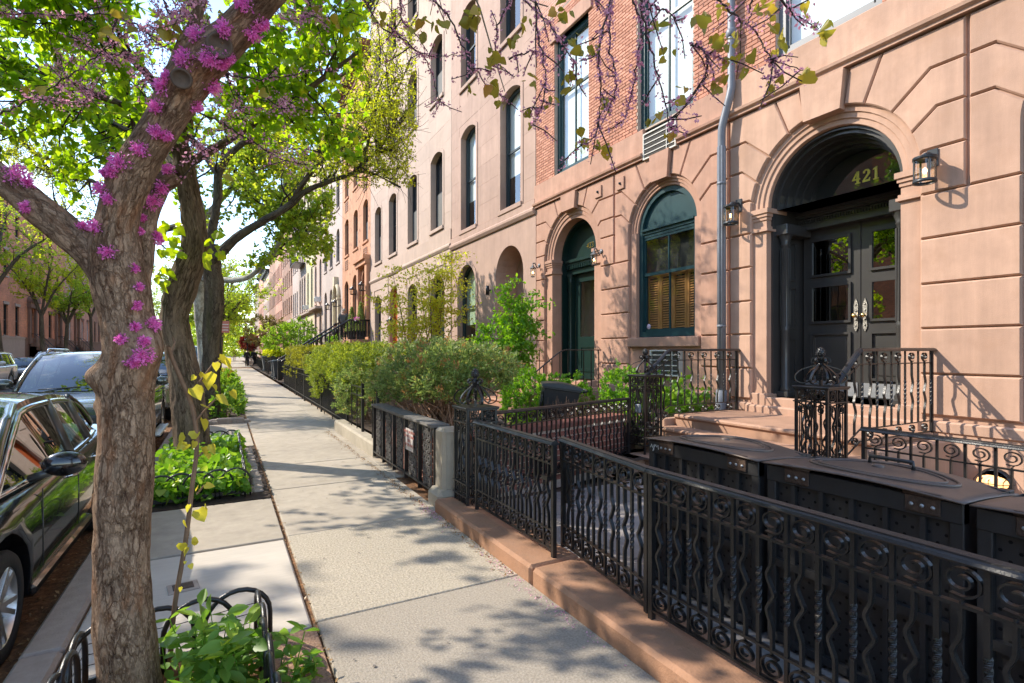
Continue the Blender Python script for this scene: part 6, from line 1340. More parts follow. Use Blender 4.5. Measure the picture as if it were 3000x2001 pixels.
# ================================================================ trees and plants
from mathutils import noise as mn
from mathutils.bvhtree import BVHTree
def barkmat(name, c_dark, c_mid, c_light, sx=40, sy=14, bump=1.0, orange=None, oamt=.4, moss=None, dist=.02):
    """flaking bark: two sizes of stretched plates whose cracks open and close, in tube UVs (metres)"""
    m = bpy.data.materials.new(name); MATS[name] = m; m.use_nodes = True; t = m.node_tree; N = t.nodes.new; L = t.links.new; b = t.nodes['Principled BSDF']; b.inputs['Roughness'].default_value = .9; b.inputs['Specular IOR Level'].default_value = .2
    uv = N('ShaderNodeUVMap'); mp = N('ShaderNodeMapping'); mp.inputs['Scale'].default_value = (sx, sy, 1); L(uv.outputs['UV'], mp.inputs['Vector'])
    def noise_(scale, detail=5, rough=.6, vec=None):
        n = N('ShaderNodeTexNoise'); n.inputs['Scale'].default_value = scale; n.inputs['Detail'].default_value = detail; n.inputs['Roughness'].default_value = rough; L(vec or mp.outputs['Vector'], n.inputs['Vector']); return n
    def mr(x, a, b_, c=0., d=1.):
        n = N('ShaderNodeMapRange'); n.inputs['From Min'].default_value = a; n.inputs['From Max'].default_value = b_; n.inputs['To Min'].default_value = c; n.inputs['To Max'].default_value = d; L(x, n.inputs['Value']); return n.outputs['Result']
    def ma(op, x, y):
        n = N('ShaderNodeMath'); n.operation = op
        for i, q in enumerate((x, y)):
            if isinstance(q, (int, float)): n.inputs[i].default_value = q
            else: L(q, n.inputs[i])
        return n.outputs['Value']
    nz = noise_(.7, 5); sc = N('ShaderNodeVectorMath'); sc.operation = 'MULTIPLY_ADD'; sc.inputs[1].default_value = (2.6, 2.6, 2.6); L(nz.outputs['Color'], sc.inputs[0]); L(mp.outputs['Vector'], sc.inputs[2])
    H = []
    for k, (scl, seed_) in enumerate(((.8, .22), (1.9, .6))):
        vo = N('ShaderNodeTexVoronoi'); vo.feature = 'DISTANCE_TO_EDGE'; vo.inputs['Scale'].default_value = scl; L(sc.outputs['Vector'], vo.inputs['Vector'])
        mk = noise_(seed_, 3); H.append(mr(ma('ADD', vo.outputs['Distance'], mr(mk.outputs['Fac'], .35, .65, -.05, .16)), .0, .16))
    fine = noise_(3.0, 9, .72); rough_ = noise_(.33, 6)
    h = ma('ADD', ma('MULTIPLY', H[0], .55), ma('ADD', ma('MULTIPLY', H[1], .25), ma('MULTIPLY', fine.outputs['Fac'], .35)))
    cr = N('ShaderNodeValToRGB'); cr.color_ramp.elements[0].position = .18; cr.color_ramp.elements[0].color = c_dark+(1,); cr.color_ramp.elements[1].position = .62; cr.color_ramp.elements[1].color = c_mid+(1,); e = cr.color_ramp.elements.new(1.0); e.color = c_light+(1,); L(h, cr.inputs['Fac'])
    vc = N('ShaderNodeTexVoronoi'); vc.inputs['Scale'].default_value = .8; L(sc.outputs['Vector'], vc.inputs['Vector'])
    hs = N('ShaderNodeHueSaturation'); L(ma('MULTIPLY', mr(vc.outputs['Color'], 0, 1, .82, 1.18), ma('MULTIPLY', mr(fine.outputs['Fac'], .3, .7, .72, 1.28), mr(rough_.outputs['Fac'], .3, .7, .8, 1.2))), hs.inputs['Value']); L(cr.outputs['Color'], hs.inputs['Color']); col = hs.outputs['Color']
    for c_, amt, scl in ((orange, oamt, .28), (moss, .6, .1)):
        if c_:
            n4 = noise_(scl, 6); mx = N('ShaderNodeMix'); mx.data_type = 'RGBA'; mx.inputs['B'].default_value = c_+(1,); L(mr(n4.outputs['Fac'], .52, .68, 0, amt), mx.inputs['Factor']); L(col, mx.inputs['A']); col = mx.outputs['Result']
    L(col, b.inputs['Base Color'])
    bp = N('ShaderNodeBump'); bp.inputs['Strength'].default_value = bump; bp.inputs['Distance'].default_value = dist; L(h, bp.inputs['Height']); L(bp.outputs['Normal'], b.inputs['Normal']); return m
bark_red = barkmat('redbud_bark', (.065, .032, .018), (.235, .140, .085), (.34, .225, .145), 42, 15, 1.0, (.33, .13, .05), .55)
bark_ridge = barkmat('ridged_bark', (.035, .024, .016), (.15, .105, .070), (.24, .175, .12), 34, 5.5, 1.0, None, .4, (.12, .115, .05), .03)
bark_dark = barkmat('dark_bark', (.03, .022, .016), (.10, .078, .055), (.16, .13, .09), 30, 6, .9, None, .4, (.12, .12, .055), .025)
bark_plane = barkmat('plane_bark', (.16, .15, .11), (.34, .32, .26), (.50, .50, .44), 7, 3, .3, (.17, .15, .10), .9)
twig_m = mat('twig', (.045, .032, .026), .85, .3, 20); twig_tan = mat('tan_twig', (.20, .12, .075), .8, .25, 20)
def limb(path, k=10, ns=40, amp=.0, seed=0, ridge=0, knots=()):
    """bark tube through [(Vector, radius)]; returns V, F, UV with small-scale bark relief"""
    P = spline([tuple(p)+(r,) for p, r in path], k); n = len(P); V = np.zeros((n*(ns+1), 3)); UV = np.zeros((n*(ns+1), 2)); prev = None; L_ = 0
    for i in range(n):
        p = Vector(P[i][:3]); t = Vector(P[min(i+1, n-1)][:3])-Vector(P[max(i-1, 0)][:3]); t.normalize()
        if prev is None: a = Vector((1, 0, 0)) if abs(t.x) < .9 else Vector((0, 1, 0)); nr = (a-t*a.dot(t)).normalized()
        else: nr = (prev-t*prev.dot(t)).normalized()
        prev = nr; bn = t.cross(nr); r = P[i][3]
        if i: L_ += (p-Vector(P[i-1][:3])).length
        for j in range(ns+1):
            a = 2*math.pi*(j % ns)/ns; d = nr*math.cos(a)+bn*math.sin(a); q = p+d*r; rr = r
            if amp:
                q0 = q+Vector((seed*7.1, 0, 0)); rr += amp*.9*mn.noise(q0*3.0)+amp*.55*mn.noise(q0*8)
                s = Vector((a*r*26, L_*5.5, seed*3.3)); rr += amp*.32*(mn.noise(s)-.2)+amp*.22*abs(mn.noise(Vector((a*r*60, L_*16, seed))))
                if ridge: rr += ridge*(abs(math.sin(a*9+2.2*mn.noise(Vector((math.cos(a)*1.5, math.sin(a)*1.5, L_*2.2+seed)))*2))-.5)
            for kp, kr, ka in knots:
                dd = (q-kp).length
                if dd < kr*2.2: rr += ka*math.exp(-(dd/kr)**2)
            V[i*(ns+1)+j] = p+d*rr; UV[i*(ns+1)+j] = (j/ns*2*math.pi*max(P[len(P)//3][3], .02), L_)
    F = [(i*(ns+1)+j, i*(ns+1)+j+1, (i+1)*(ns+1)+j+1, (i+1)*(ns+1)+j) for i in range(n-1) for j in range(ns)]
    return V, np.array(F), UV
def barkobj(name, limbs, m, parent):
    Vs, Fs, Us = [], [], []; o = 0
    for V, F, U in limbs: Vs.append(V); Fs.append(F+o); Us.append(U); o += len(V)
    V = np.concatenate(Vs); F = np.concatenate(Fs); U = np.concatenate(Us); me = npmesh(name, V, F, m, True); uv = me.uv_layers.new(name='UVMap'); li = np.zeros(len(me.loops), dtype=np.int32); me.loops.foreach_get('vertex_index', li); uv.data.foreach_set('uv', U[li].astype(np.float32).ravel()); return link(name, me, parent)
HEART = np.array([(0, 0, 0), (-.30, -.10, .08), (-.50, .18, .12), (-.34, .58, .08), (0, 1, -.04), (.34, .58, .08), (.50, .18, .12), (.30, -.10, .08)]); HEARTF = np.array([(0, 4, 3, 2, 1), (0, 7, 6, 5, 4)])
OVAL = np.array([(0, 0, 0), (-.20, .22, .05), (-.26, .5, .07), (-.14, .8, .03), (0, 1, -.06), (.14, .8, .03), (.26, .5, .07), (.20, .22, .05)])
DIAM = np.array([(0, 0, 0), (-.32, .45, .08), (0, 1, 0), (.32, .45, .08)]); DIAMF = np.array([(0, 2, 1), (0, 3, 2)])
NEED = np.array([(0, 0, 0), (-.19, .5, .05), (0, 1, 0), (.19, .5, .05)])
def leaves(name, pos, size, m, parent, shape='diam', droop=.5, axis=None, seed=1, flat=.0, kind=None):
    r = np.random.default_rng(seed); pos = np.asarray(pos, float).reshape(-1, 3); n = len(pos)
    if n == 0: return None
    d = r.normal(size=(n, 3)); d[:, 2] -= droop*1.2
    if axis is not None: d = np.asarray(axis, float)*1.6+d*.55
    d /= np.linalg.norm(d, axis=1)[:, None]; a = r.normal(size=(n, 3)); a[:, 2] += flat*3; nr = a-d*(a*d).sum(1)[:, None]; nr /= np.linalg.norm(nr, axis=1)[:, None]; sd = np.cross(d, nr)
    S, Fq = {'heart': (HEART, HEARTF), 'oval': (OVAL, HEARTF), 'diam': (DIAM, DIAMF), 'needle': (NEED, DIAMF)}[shape]; k = len(S)
    sz = np.broadcast_to(np.asarray(size, float), (n,))*r.uniform(.65, 1.25, n)
    V = pos[:, None, :]+sz[:, None, None]*(S[None, :, 0:1]*sd[:, None, :]+S[None, :, 1:2]*d[:, None, :]+S[None, :, 2:3]*nr[:, None, :]*r.uniform(.3, 2.2, (n, 1, 1)))
    F = (np.arange(n)*k)[:, None, None]+Fq[None]; o = link(name, npmesh(name, V.reshape(-1, 3), F.reshape(-1, Fq.shape[1]), m), parent)
    if kind: o['kind'] = kind
    return o
def unit(r): v = Vector((r.gauss(0, 1), r.gauss(0, 1), r.gauss(0, 1))); return v.normalized()
def twigs(limbs, r, n2, l2, n3, l3, up=.25, r2=.03, per=14, leafs=None, clip=None, from_t=.35, wig=.25, sides=5):
    """secondary and tertiary branches off the main limbs; returns mesh builder and leaf positions"""
    mb = MB(); pos = []; paths = [spline([tuple(p)+(q,) for p, q in L_], 6) for L_ in limbs]
    for _ in range(n2):
        P = paths[r.randrange(len(paths))]; i = int(len(P)*r.uniform(from_t, .999)); p = Vector(P[i][:3]); rad = min(P[i][3]*.6, r2)*r.uniform(.6, 1)
        t = (Vector(P[min(i+1, len(P)-1)][:3])-Vector(P[max(0, i-1)][:3])).normalized(); d = (unit(r)+t*.6+Vector((0, 0, up))).normalized(); ln = l2*r.uniform(.5, 1.2)
        pts = [p]; q = p; dd = d
        for s in range(6): dd = (dd+unit(r)*wig+Vector((0, 0, up*.12))).normalized(); q = q+dd*ln/6; pts.append(q)
        if clip and not all(clip(x) for x in pts[2:]): continue
        mb.tube(pts, [max(.004, rad*(1-.85*s/6)) for s in range(7)], sides, False)
        for _ in range(n3):
            k = r.uniform(1, 6); a, b = pts[int(k)], pts[min(6, int(k)+1)]; s0 = a.lerp(b, k-int(k)); d3 = (unit(r)+(b-a).normalized()*.8+Vector((0, 0, up*.3))).normalized(); l = l3*r.uniform(.5, 1.2); p3 = [s0]; q = s0
            for s in range(3): d3 = (d3+unit(r)*.3).normalized(); q = q+d3*l/3; p3.append(q)
            mb.tube(p3, [.006, .005, .004, .003], 3, False)
            for _ in range(per):
                u = r.uniform(.6, 3); a, b = p3[int(min(u, 2))], p3[int(min(u, 2))+1]; pos.append(a.lerp(b, u-int(min(u, 2)))+unit(r)*r.uniform(0, .10))
    if clip: pos = [p for p in pos if clip(p)]
    return mb, pos
def vis(p):                                   # image position of a point in the 2351 px wide view, with its distance
    s, c = math.sin(TH), math.cos(TH); z = p.x*s+p.y*c; x = p.x*c-p.y*s
    if z < .15: return None
    return ((1500+1550*x/z)/K, (1028-1550*(p.z-EYE)/z)/K, z)
# -------- the foreground redbud
rb = thing('redbud_tree', 'twisted redbud in the foreground with magenta blossom on its bare trunk', 'tree', group=None)
W2R = lambda w, d: w*K/1550*d/2
def pxlimb(L_): return [(at(x, y, d), W2R(w, d)/math.sqrt(1+((x*K-1500)/1550)**2)*.94) for x, y, d, w in L_]
trunkP = [(308, 1660, 2.36, 190), (300, 1568, 2.36, 168), (284, 1400, 2.36, 150), (281, 1250, 2.36, 142), (284, 1100, 2.36, 140), (292, 980, 2.36, 146), (292, 880, 2.36, 152), (304, 800, 2.36, 148), (290, 720, 2.35, 136), (275, 640, 2.34, 148), (268, 575, 2.33, 132), (272, 500, 2.31, 104), (305, 400, 2.29, 104), (362, 300, 2.26, 104), (418, 205, 2.23, 112), (470, 135, 2.2, 106), (535, 75, 2.16, 84), (605, 0, 2.1, 78), (700, -110, 2.0, 70), (840, -240, 1.9, 50)]
leftP = [(270, 650, 2.36, 110), (215, 590, 2.35, 100), (110, 495, 2.32, 92), (0, 405, 2.28, 86), (-140, 290, 2.2, 70), (-330, 150, 2.1, 50)]
backP = [(318, 760, 2.42, 60), (322, 690, 2.44, 58), (328, 600, 2.46, 56), (336, 510, 2.48, 54), (362, 430, 2.5, 60), (400, 408, 2.5, 54), (412, 402, 2.5, 40)]
topP = [(440, 190, 2.3, 60), (405, 230, 2.36, 66), (398, 190, 2.38, 56), (418, 110, 2.4, 40), (452, 40, 2.4, 30), (470, -60, 2.4, 26), (500, -260, 2.5, 18)]
kn = [(at(232, 865, 2.30), .055, .05), (at(368, 800, 2.32), .07, .055), (at(235, 930, 2.34), .03, .025), (at(262, 395, 2.25), .035, .03), (at(490, 120, 2.12), .05, .03), (at(415, 180, 2.14), .045, .028)]
TR = pxlimb(trunkP); LB = pxlimb(leftP); BK = pxlimb(backP); TP = pxlimb(topP)
tr_o = barkobj('trunk', [limb(TR, 24, 128, .013, 1, knots=kn), limb(LB, 12, 64, .013, 2), limb(BK, 10, 56, .011, 3), limb(TP, 8, 48, .009, 4)], bark_red, rb)
me = tr_o.data; bvh = BVHTree.FromPolygons([v.co for v in me.vertices], [tuple(p.vertices) for p in me.polygons])
cut_m = mat('pruned_wood', (.10, .07, .052), .9, .3, 15, .5, 40)
def onbark(x, y):
    o = Vector((0, 0, EYE)); d = (at(x, y, 1)-o).normalized(); h = bvh.ray_cast(o, d, 6)
    if h[0] is not None: return h[0], h[1]
    best = min(((bvh.find_nearest(o+d*(1.9+.05*k))) for k in range(16)), key=lambda q: q[3]); p = best[0]; return p, best[1]
for x, y, r_ in ((640/1.0, 0, 0),): pass
for zx, zy, rr in ((1440, 300, .040), (1190, 515, .032)):       # pruning scars
    p, nrm = onbark((zx/2.24)/K, (zy/2.24)/K); b = MB().lathe([(rr*1.25, -.02), (rr*1.2, .012), (rr, .016), (rr*.85, .004), (rr*.3, .0), (0, .003)], n=20); o = b.build('pruning_scar', cut_m, tr_o); o.location = p; o.rotation_euler = nrm.to_track_quat('Z', 'Y').to_euler()
pink = leafmat('magenta_blossom', (.58, .13, .40), (.82, .32, .62), .35, .5); pink2 = leafmat('dusty_pink_blossom', (.40, .17, .25), (.66, .38, .46), .45, .6)
hot = [(110, 1165, 85), (180, 1210, 40), (20, 1060, 25), (175, 1360, 35), (635, 1490, 45), (535, 1490, 30), (680, 1250, 55), (720, 1310, 35), (795, 1070, 70), (740, 1130, 40), (920, 975, 50), (1020, 860, 45), (1030, 700, 45), (1075, 570, 55), (1105, 500, 30), (1220, 390, 65), (1380, 370, 70), (1300, 240, 60), (1390, 560, 60), (1480, 190, 55), (1570, 440, 45), (1520, 520, 35), (1690, 270, 60), (1760, 210, 45), (1610, 20, 55), (1280, 690, 40), (1185, 975, 40), (1110, 1120, 45), (1060, 1230, 50), (1000, 1320, 70), (935, 1430, 25), (1020, 1540, 30)]
hot = [(x/2.24/K, y/2.24/K, r_/2.24/K) for x, y, r_ in hot]+[(x/2.24/K, (650+y/2.24)/K, r_/2.24/K) for x, y, r_ in ((710, 200, 50), (940, 870, 72), (870, 915, 42), (990, 675, 55), (885, 685, 28), (800, 770, 35), (945, 785, 35), (1025, 510, 30), (905, 425, 25), (880, 305, 25), (1020, 110, 45), (915, 60, 20))]
fr = np.random.default_rng(8)
for i, (x, y, r_) in enumerate(hot):
    p, nrm = onbark(x, y); Rr = r_*K/1550*2.3*.86; n = int(70+330*(Rr/.06)); D = fr.normal(size=(n, 3))+np.array(nrm)*1.1; D /= np.linalg.norm(D, axis=1)[:, None]; rad = Rr*fr.uniform(.15, 1.15, n)**.8; pos = np.array(p)+D*rad[:, None]
    leaves('flower_cluster', pos, .0125, pink, rb, 'diam', axis=D, seed=i+50)
# twigs of the redbud hanging over the sidewalk, with dusty blossom and young leaves
z2p = lambda x, y: ((1000+x/2.24)/K, (y/2.24)/K); z4p = lambda x, y: ((2050+x/2.24)/K, (y/2.24)/K); z0p = lambda x, y: ((x/2.24)/K, (y/2.24)/K)
hang = [(z2p, [(120, -60), (250, 160), (420, 280), (560, 400), (640, 640), (680, 690)], 2.7), (z2p, [(540, -60), (700, 100), (790, 290), (870, 440), (960, 560), (1010, 600), (1080, 640)], 2.4), (z2p, [(1130, -60), (1030, 150), (1020, 260), (990, 430), (960, 520)], 2.3), (z2p, [(1260, -60), (1290, 230), (1330, 420), (1330, 640), (1290, 760), (1250, 820)], 2.1), (z2p, [(1150, -60), (1300, 90), (1420, 230), (1540, 430), (1500, 520)], 2.2), (z2p, [(1780, -60), (1700, 280), (1690, 470), (1700, 680), (1660, 900), (1560, 950)], 2.0), (z2p, [(1770, -60), (1760, 300), (1800, 480), (1790, 640), (1700, 830)], 2.05), (z2p, [(1890, -60), (1960, 150), (1940, 420), (1900, 640), (1840, 830)], 1.95), (z2p, [(1960, -40), (1990, 150), (2050, 400), (2100, 600), (2150, 800), (2160, 850)], 1.9), (z2p, [(1100, 390), (1200, 350), (1300, 330)], 2.2), (z2p, [(300, 160), (480, 320), (600, 370), (800, 360)], 2.6), (z4p, [(60, -60), (130, 20), (250, 120), (400, 260), (450, 370), (540, 420), (680, 460)], 1.85), (z4p, [(480, -60), (560, 30), (600, 80), (700, 130), (780, 190)], 1.8), (z4p, [(-60, 280), (0, 310), (100, 370), (180, 400)], 1.9), (z4p, [(340, -40), (330, 70), (310, 180)], 1.85), (z4p, [(450, 380), (500, 450), (520, 520)], 1.85), (z4p, [(40, 360), (40, 500), (0, 560)], 1.95), (z2p, [(1900, -60), (2050, 40), (2150, 90), (2240, 150)], 1.9), (z2p, [(380, -60), (400, 120), (470, 200)], 2.5), (z2p, [(1640, -60), (1680, 40), (1700, 90)], 2.1),
 (z0p, [(-60, 790), (0, 750), (200, 650), (450, 500), (650, 350), (800, 230), (970, 180), (1050, 200)], 2.5), (z0p, [(-60, 100), (0, 90), (350, 95), (700, 95), (830, 140), (900, 200)], 2.6), (z0p, [(1480, 480), (1560, 500), (1700, 520), (1900, 490), (2100, 460), (2240, 470)], 2.4), (z0p, [(1310, 740), (1500, 830), (1650, 930), (1850, 1040), (2000, 1080), (2100, 1070)], 2.5), (z0p, [(1050, -60), (1120, 100), (1200, 260), (1150, 330)], 2.5), (z0p, [(1340, -60), (1330, 100), (1300, 220)], 2.4), (z0p, [(1980, -60), (2060, 60), (2150, 180)], 2.6), (z0p, [(880, 150), (1000, 250), (1200, 380)], 2.5), (z0p, [(500, 240), (620, 330), (760, 360), (900, 370)], 2.7), (z0p, [(380, 440), (480, 540), (640, 620)], 2.7), (z0p, [(240, 650), (420, 670), (640, 660)], 2.7), (z0p, [(1700, 620), (1850, 700), (2050, 720)], 2.6), (z0p, [(1230, 880), (1300, 950), (1360, 1040)], 2.4), (z0p, [(920, 430), (960, 500), (860, 590)], 2.6)]
tw = MB(); bl = []; rr = random.Random(4)
for f, pts, d in hang:
    P = [at(*f(x, y), d+rr.uniform(-.03, .03)) for x, y in pts]; S = [Vector(p) for p in spline(P, 6)]
    for q in S[1:-1]: q += unit(rr)*.006
    tw.tube(S, [.0045-.003*i/len(S) for i in range(len(S))], 5, False)
    dense = rr.uniform(1.6, 4.2)
    for i in range(len(S)-1):
        seg = (S[i+1]-S[i]).length
        for _ in range(int(seg/.0075*dense*rr.choice((.15, .5, 1, 1.4)))): bl.append(S[i].lerp(S[i+1], rr.random())+unit(rr)*rr.uniform(.003, .022))
        if rr.random() < .18:
            e = S[i]+unit(rr)*rr.uniform(.06, .16)+Vector((0, 0, -.05)); tw.tube([S[i], S[i].lerp(e, .5)+unit(rr)*.01, e], [.003, .0025, .002], 4, False)
            for _ in range(18): bl.append(S[i].lerp(e, rr.random())+unit(rr)*rr.uniform(.003, .02))
# sprays near the limbs
for cx, cy, sx, sy, n in ((1150, 130, 190, 130, 900), (1000, 260, 150, 90, 420), (700, 330, 160, 70, 380), (520, 560, 130, 60, 330), (1260, 60, 120, 60, 500), (1850, 120, 120, 80, 260), (1990, 130, 60, 60, 240), (1850, 700, 90, 60, 260), (1500, 700, 110, 60, 330), (1860, 980, 90, 60, 220), (1290, 970, 60, 90, 240), (940, 470, 60, 80, 260), (600, 660, 80, 40, 150), (300, 650, 90, 30, 150), (410, 430, 60, 50, 150), (1560, 110, 70, 50, 150)):
    for _ in range(n//26):
        a = at(*z0p(cx+rr.gauss(0, sx*.6), cy+rr.gauss(0, sy*.6)), 2.5+rr.uniform(-.25, .35)); b = a+unit(rr)*rr.uniform(.05, .15); tw.tube([a, a.lerp(b, .5)+unit(rr)*.008, b], [.0016, .0014, .001], 4, False)
        for _ in range(22): bl.append(a.lerp(b, rr.random())+unit(rr)*rr.uniform(.004, .022))
o = tw.build('twig', twig_m, rb); o['kind'] = 'stuff'
leaves('blossom', bl, .0145, pink2, rb, 'diam', droop=.2, seed=7, kind='stuff')
olive = leafmat('olive_young_leaf', (.20, .20, .035), (.34, .30, .05), .5, .4, (.40, .24, .06)); yel = leafmat('yellow_young_leaf', (.36, .38, .05), (.50, .46, .07), .5, .4, (.24, .40, .06))
lp = []; ls = []
for f, d, L_ in ((z2p, 2.2, [(240, 110), (550, 160), (520, 200), (630, 130), (870, 90), (900, 60), (820, 110), (1220, 150), (1490, 100), (1440, 40), (1540, 240), (1550, 290), (1660, 330), (1160, 270), (970, 390), (1040, 400), (1240, 510), (850, 590), (1000, 580), (1060, 640), (1380, 680), (1520, 510), (1500, 545), (1730, 670), (1260, 800), (1570, 890), (1560, 950), (1720, 930), (2100, 190), (2150, 340), (2050, 760), (2150, 840), (2220, 600)]), (z4p, 1.85, [(30, 150), (120, 70), (440, 40), (410, 20), (500, 120), (520, 270), (720, 40), (770, 190), (800, 180), (700, 440), (720, 460), (510, 530), (220, 320), (190, 350), (120, 270), (140, 550), (230, 220), (300, 400)]), (z0p, 2.4, [(790, 90), (850, 150), (1100, 190), (1060, 170), (1160, 200), (1470, 90), (1500, 120), (1640, 600), (1720, 580), (1480, 1110), (210, 560), (690, 220), (2080, 70), (2180, 140), (1270, 620)])):
    for x, y in L_:
        for k in range(rr.randint(3, 5)):
            p = at(*f(x, y), d+rr.uniform(-.06, .06))+unit(rr)*.028; lp.append(p); ls.append(rr.uniform(.026, .050))
leaves('young_leaf', lp, np.array(ls), olive, rb, 'heart', droop=.9, seed=12, kind='stuff')
# high crown of the redbud, mostly above the picture: it shades the near railing
def above(p):
    v = vis(p); return v is None or v[1] < -20 or v[0] < -60
hi = [[(at(840, -240, 1.9), .05), (Vector((.9, 2.6, 4.0)), .04), (Vector((1.6, 3.4, 4.6)), .02)], [(at(-330, 150, 2.1), .05), (Vector((-1.9, 3.2, 3.9)), .05), (Vector((-2.6, 4.4, 4.7)), .03)], [(at(500, -260, 2.5), .03), (Vector((-.7, 4.0, 4.3)), .03), (Vector((-1.2, 5.2, 5.0)), .02)], [(at(840, -240, 1.9), .04), (Vector((.6, 3.0, 3.9)), .03), (Vector((-.2, 4.4, 4.8)), .02)]]
mb, pos = twigs(hi, random.Random(21), 150, 1.5, 7, .5, .15, per=14, clip=above, from_t=.25)
for L_ in hi: mb.tube([p for p, _ in L_], [q for _, q in L_], 8, False)
mb.build('limb', bark_dark, rb); leaves('crown', pos, .085, olive, rb, 'heart', droop=.6, seed=22)
# sapling shoot with yellow heart leaves
sp = thing('sapling_shoot', 'thin leaning shoot with yellow heart-shaped leaves beside the redbud trunk', 'sapling')
SP = [at(*q) for q in ((388, 1560, 2.62), (400, 1400, 2.6), (425, 1250, 2.58), (441, 1120, 2.56), (452, 1020, 2.54), (443, 940, 2.52), (420, 880, 2.5), (396, 825, 2.46), (386, 795, 2.42))]
MB().tube([Vector(p) for p in spline(SP, 8)], [.0125-.004*i/64 for i in range(65)], 8, False).build('stem', twig_tan, sp)
sf = MB(); z1p = lambda x, y: ((x/2.24)/K, (650+y/2.24)/K); zl = lambda x, y: ((x/2.237)/K, (1300+y/2.237)/K)
shoots = [(z1p, [(1290, 1300), (1340, 1240), (1450, 1130)]), (z1p, [(1310, 1050), (1400, 930), (1470, 900)]), (z1p, [(1120, 880), (1150, 790), (1135, 760)]), (zl, [(1290, 330), (1340, 270)]), (zl, [(1280, 100), (1360, 30), (1400, 20)])]
for f, pts in shoots: sf.tube([at(*f(x, y), 2.52) for x, y in pts], [.005, .004, .003], 5, False)
sf.build('side_twig', twig_tan, sp)
for f, x, y, s, ax in ((z1p, 1345, 1000, 62, (.3, 0, -1)), (z1p, 1265, 1090, 52, (.4, 0, -.7)), (z1p, 1440, 890, 56, (1, .1, -.3)), (z1p, 1505, 895, 45, (.2, .1, -1)), (z1p, 1410, 925, 34, (.2, 0, -1)), (z1p, 1450, 1130, 46, (.1, .2, -1)), (z1p, 1330, 1195, 50, (1, 0, -.1)), (z1p, 1330, 1295, 48, (-.2, .3, -1)), (z1p, 1210, 1400, 52, (-.5, 0, -.6)), (z1p, 1250, 1410, 46, (.6, .1, -.1)), (z1p, 1275, 1440, 34, (.1, 0, -1)), (z1p, 1330, 1480, 40, (.2, .1, -1)), (z1p, 1390, 1460, 36, (.4, 0, -1)), (z1p, 1370, 1520, 30, (.5, .1, -.7)), (z1p, 1400, 1070, 34, (.4, 0, -1)), (z1p, 1515, 1110, 36, (.2, 0, -1)), (z1p, 1320, 1080, 30, (.6, 0, -.7)), (z1p, 1280, 1010, 34, (-.8, 0, -.4)), (zl, 1350, 260, 30, (.5, 0, -.6)), (zl, 1300, 280, 26, (-.6, 0, -.6)), (zl, 1240, 400, 44, (-.3, .1, -1)), (zl, 1300, 430, 46, (.2, .1, -1)), (zl, 1340, 400, 36, (.5, 0, -.8)), (zl, 1210, 500, 36, (0, 0, -1)), (zl, 1195, 650, 38, (-.1, .1, -1)), (zl, 1255, 640, 42, (.9, 0, .1)), (zl, 1235, 680, 30, (0, 0, -1)), (zl, 1245, 790, 22, (.3, 0, -1)), (zl, 1215, 770, 18, (-.4, 0, -.6)), (zl, 1180, 940, 18, (-.2, 0, -1)), (z1p, 1225, 1460, 38, (-.3, 0, -1)), (z1p, 1200, 1440, 34, (-.9, 0, -.6))):
    p = at(*f(x, y), 2.5); leaves('leaf', [p], s/2.24/1550*2.5*1.75, yel, sp, 'heart', axis=[ax], seed=int(x+y))
# -------- street trees
g_big = leafmat('backlit_green_leaf', (.13, .26, .025), (.28, .42, .045), .66, .4, (.38, .46, .06)); g_loc = leafmat('yellow_green_leaflet', (.28, .36, .035), (.44, .48, .06), .62, .5); g_mid = leafmat('spring_green_leaf', (.17, .28, .035), (.32, .42, .06), .6, .5, (.34, .34, .06))
g_cool = leafmat('fresh_green_leaf', (.10, .21, .025), (.20, .32, .045), .55, .45)
def tree(name, label, limbs, bm_, lm, n2, l2, n3, l3, per, size, shape, seed, up=.25, clip=None, amp=.02, ridge=0, ns=28, group='street trees along the near kerb', droop=.4, r2=.04, from_t=.35, tw_m=None, wig=.3, k=8):
    t = thing(name, label, 'tree', group=group); barkobj('trunk', [limb(L_, k, max(8, ns if i == 0 else ns//2), amp if i == 0 else amp*.6, seed+i, ridge if i == 0 else 0) for i, L_ in enumerate(limbs)], bm_, t)
    mb, pos = twigs(limbs[1:] if len(limbs) > 1 else limbs, random.Random(seed), n2, l2, n3, l3, up, r2, per, clip=clip, from_t=from_t, wig=wig); mb.build('limb', tw_m or twig_m, t); leaves('crown', pos, size, lm, t, shape, droop, seed=seed); return t
PL = pxlimb
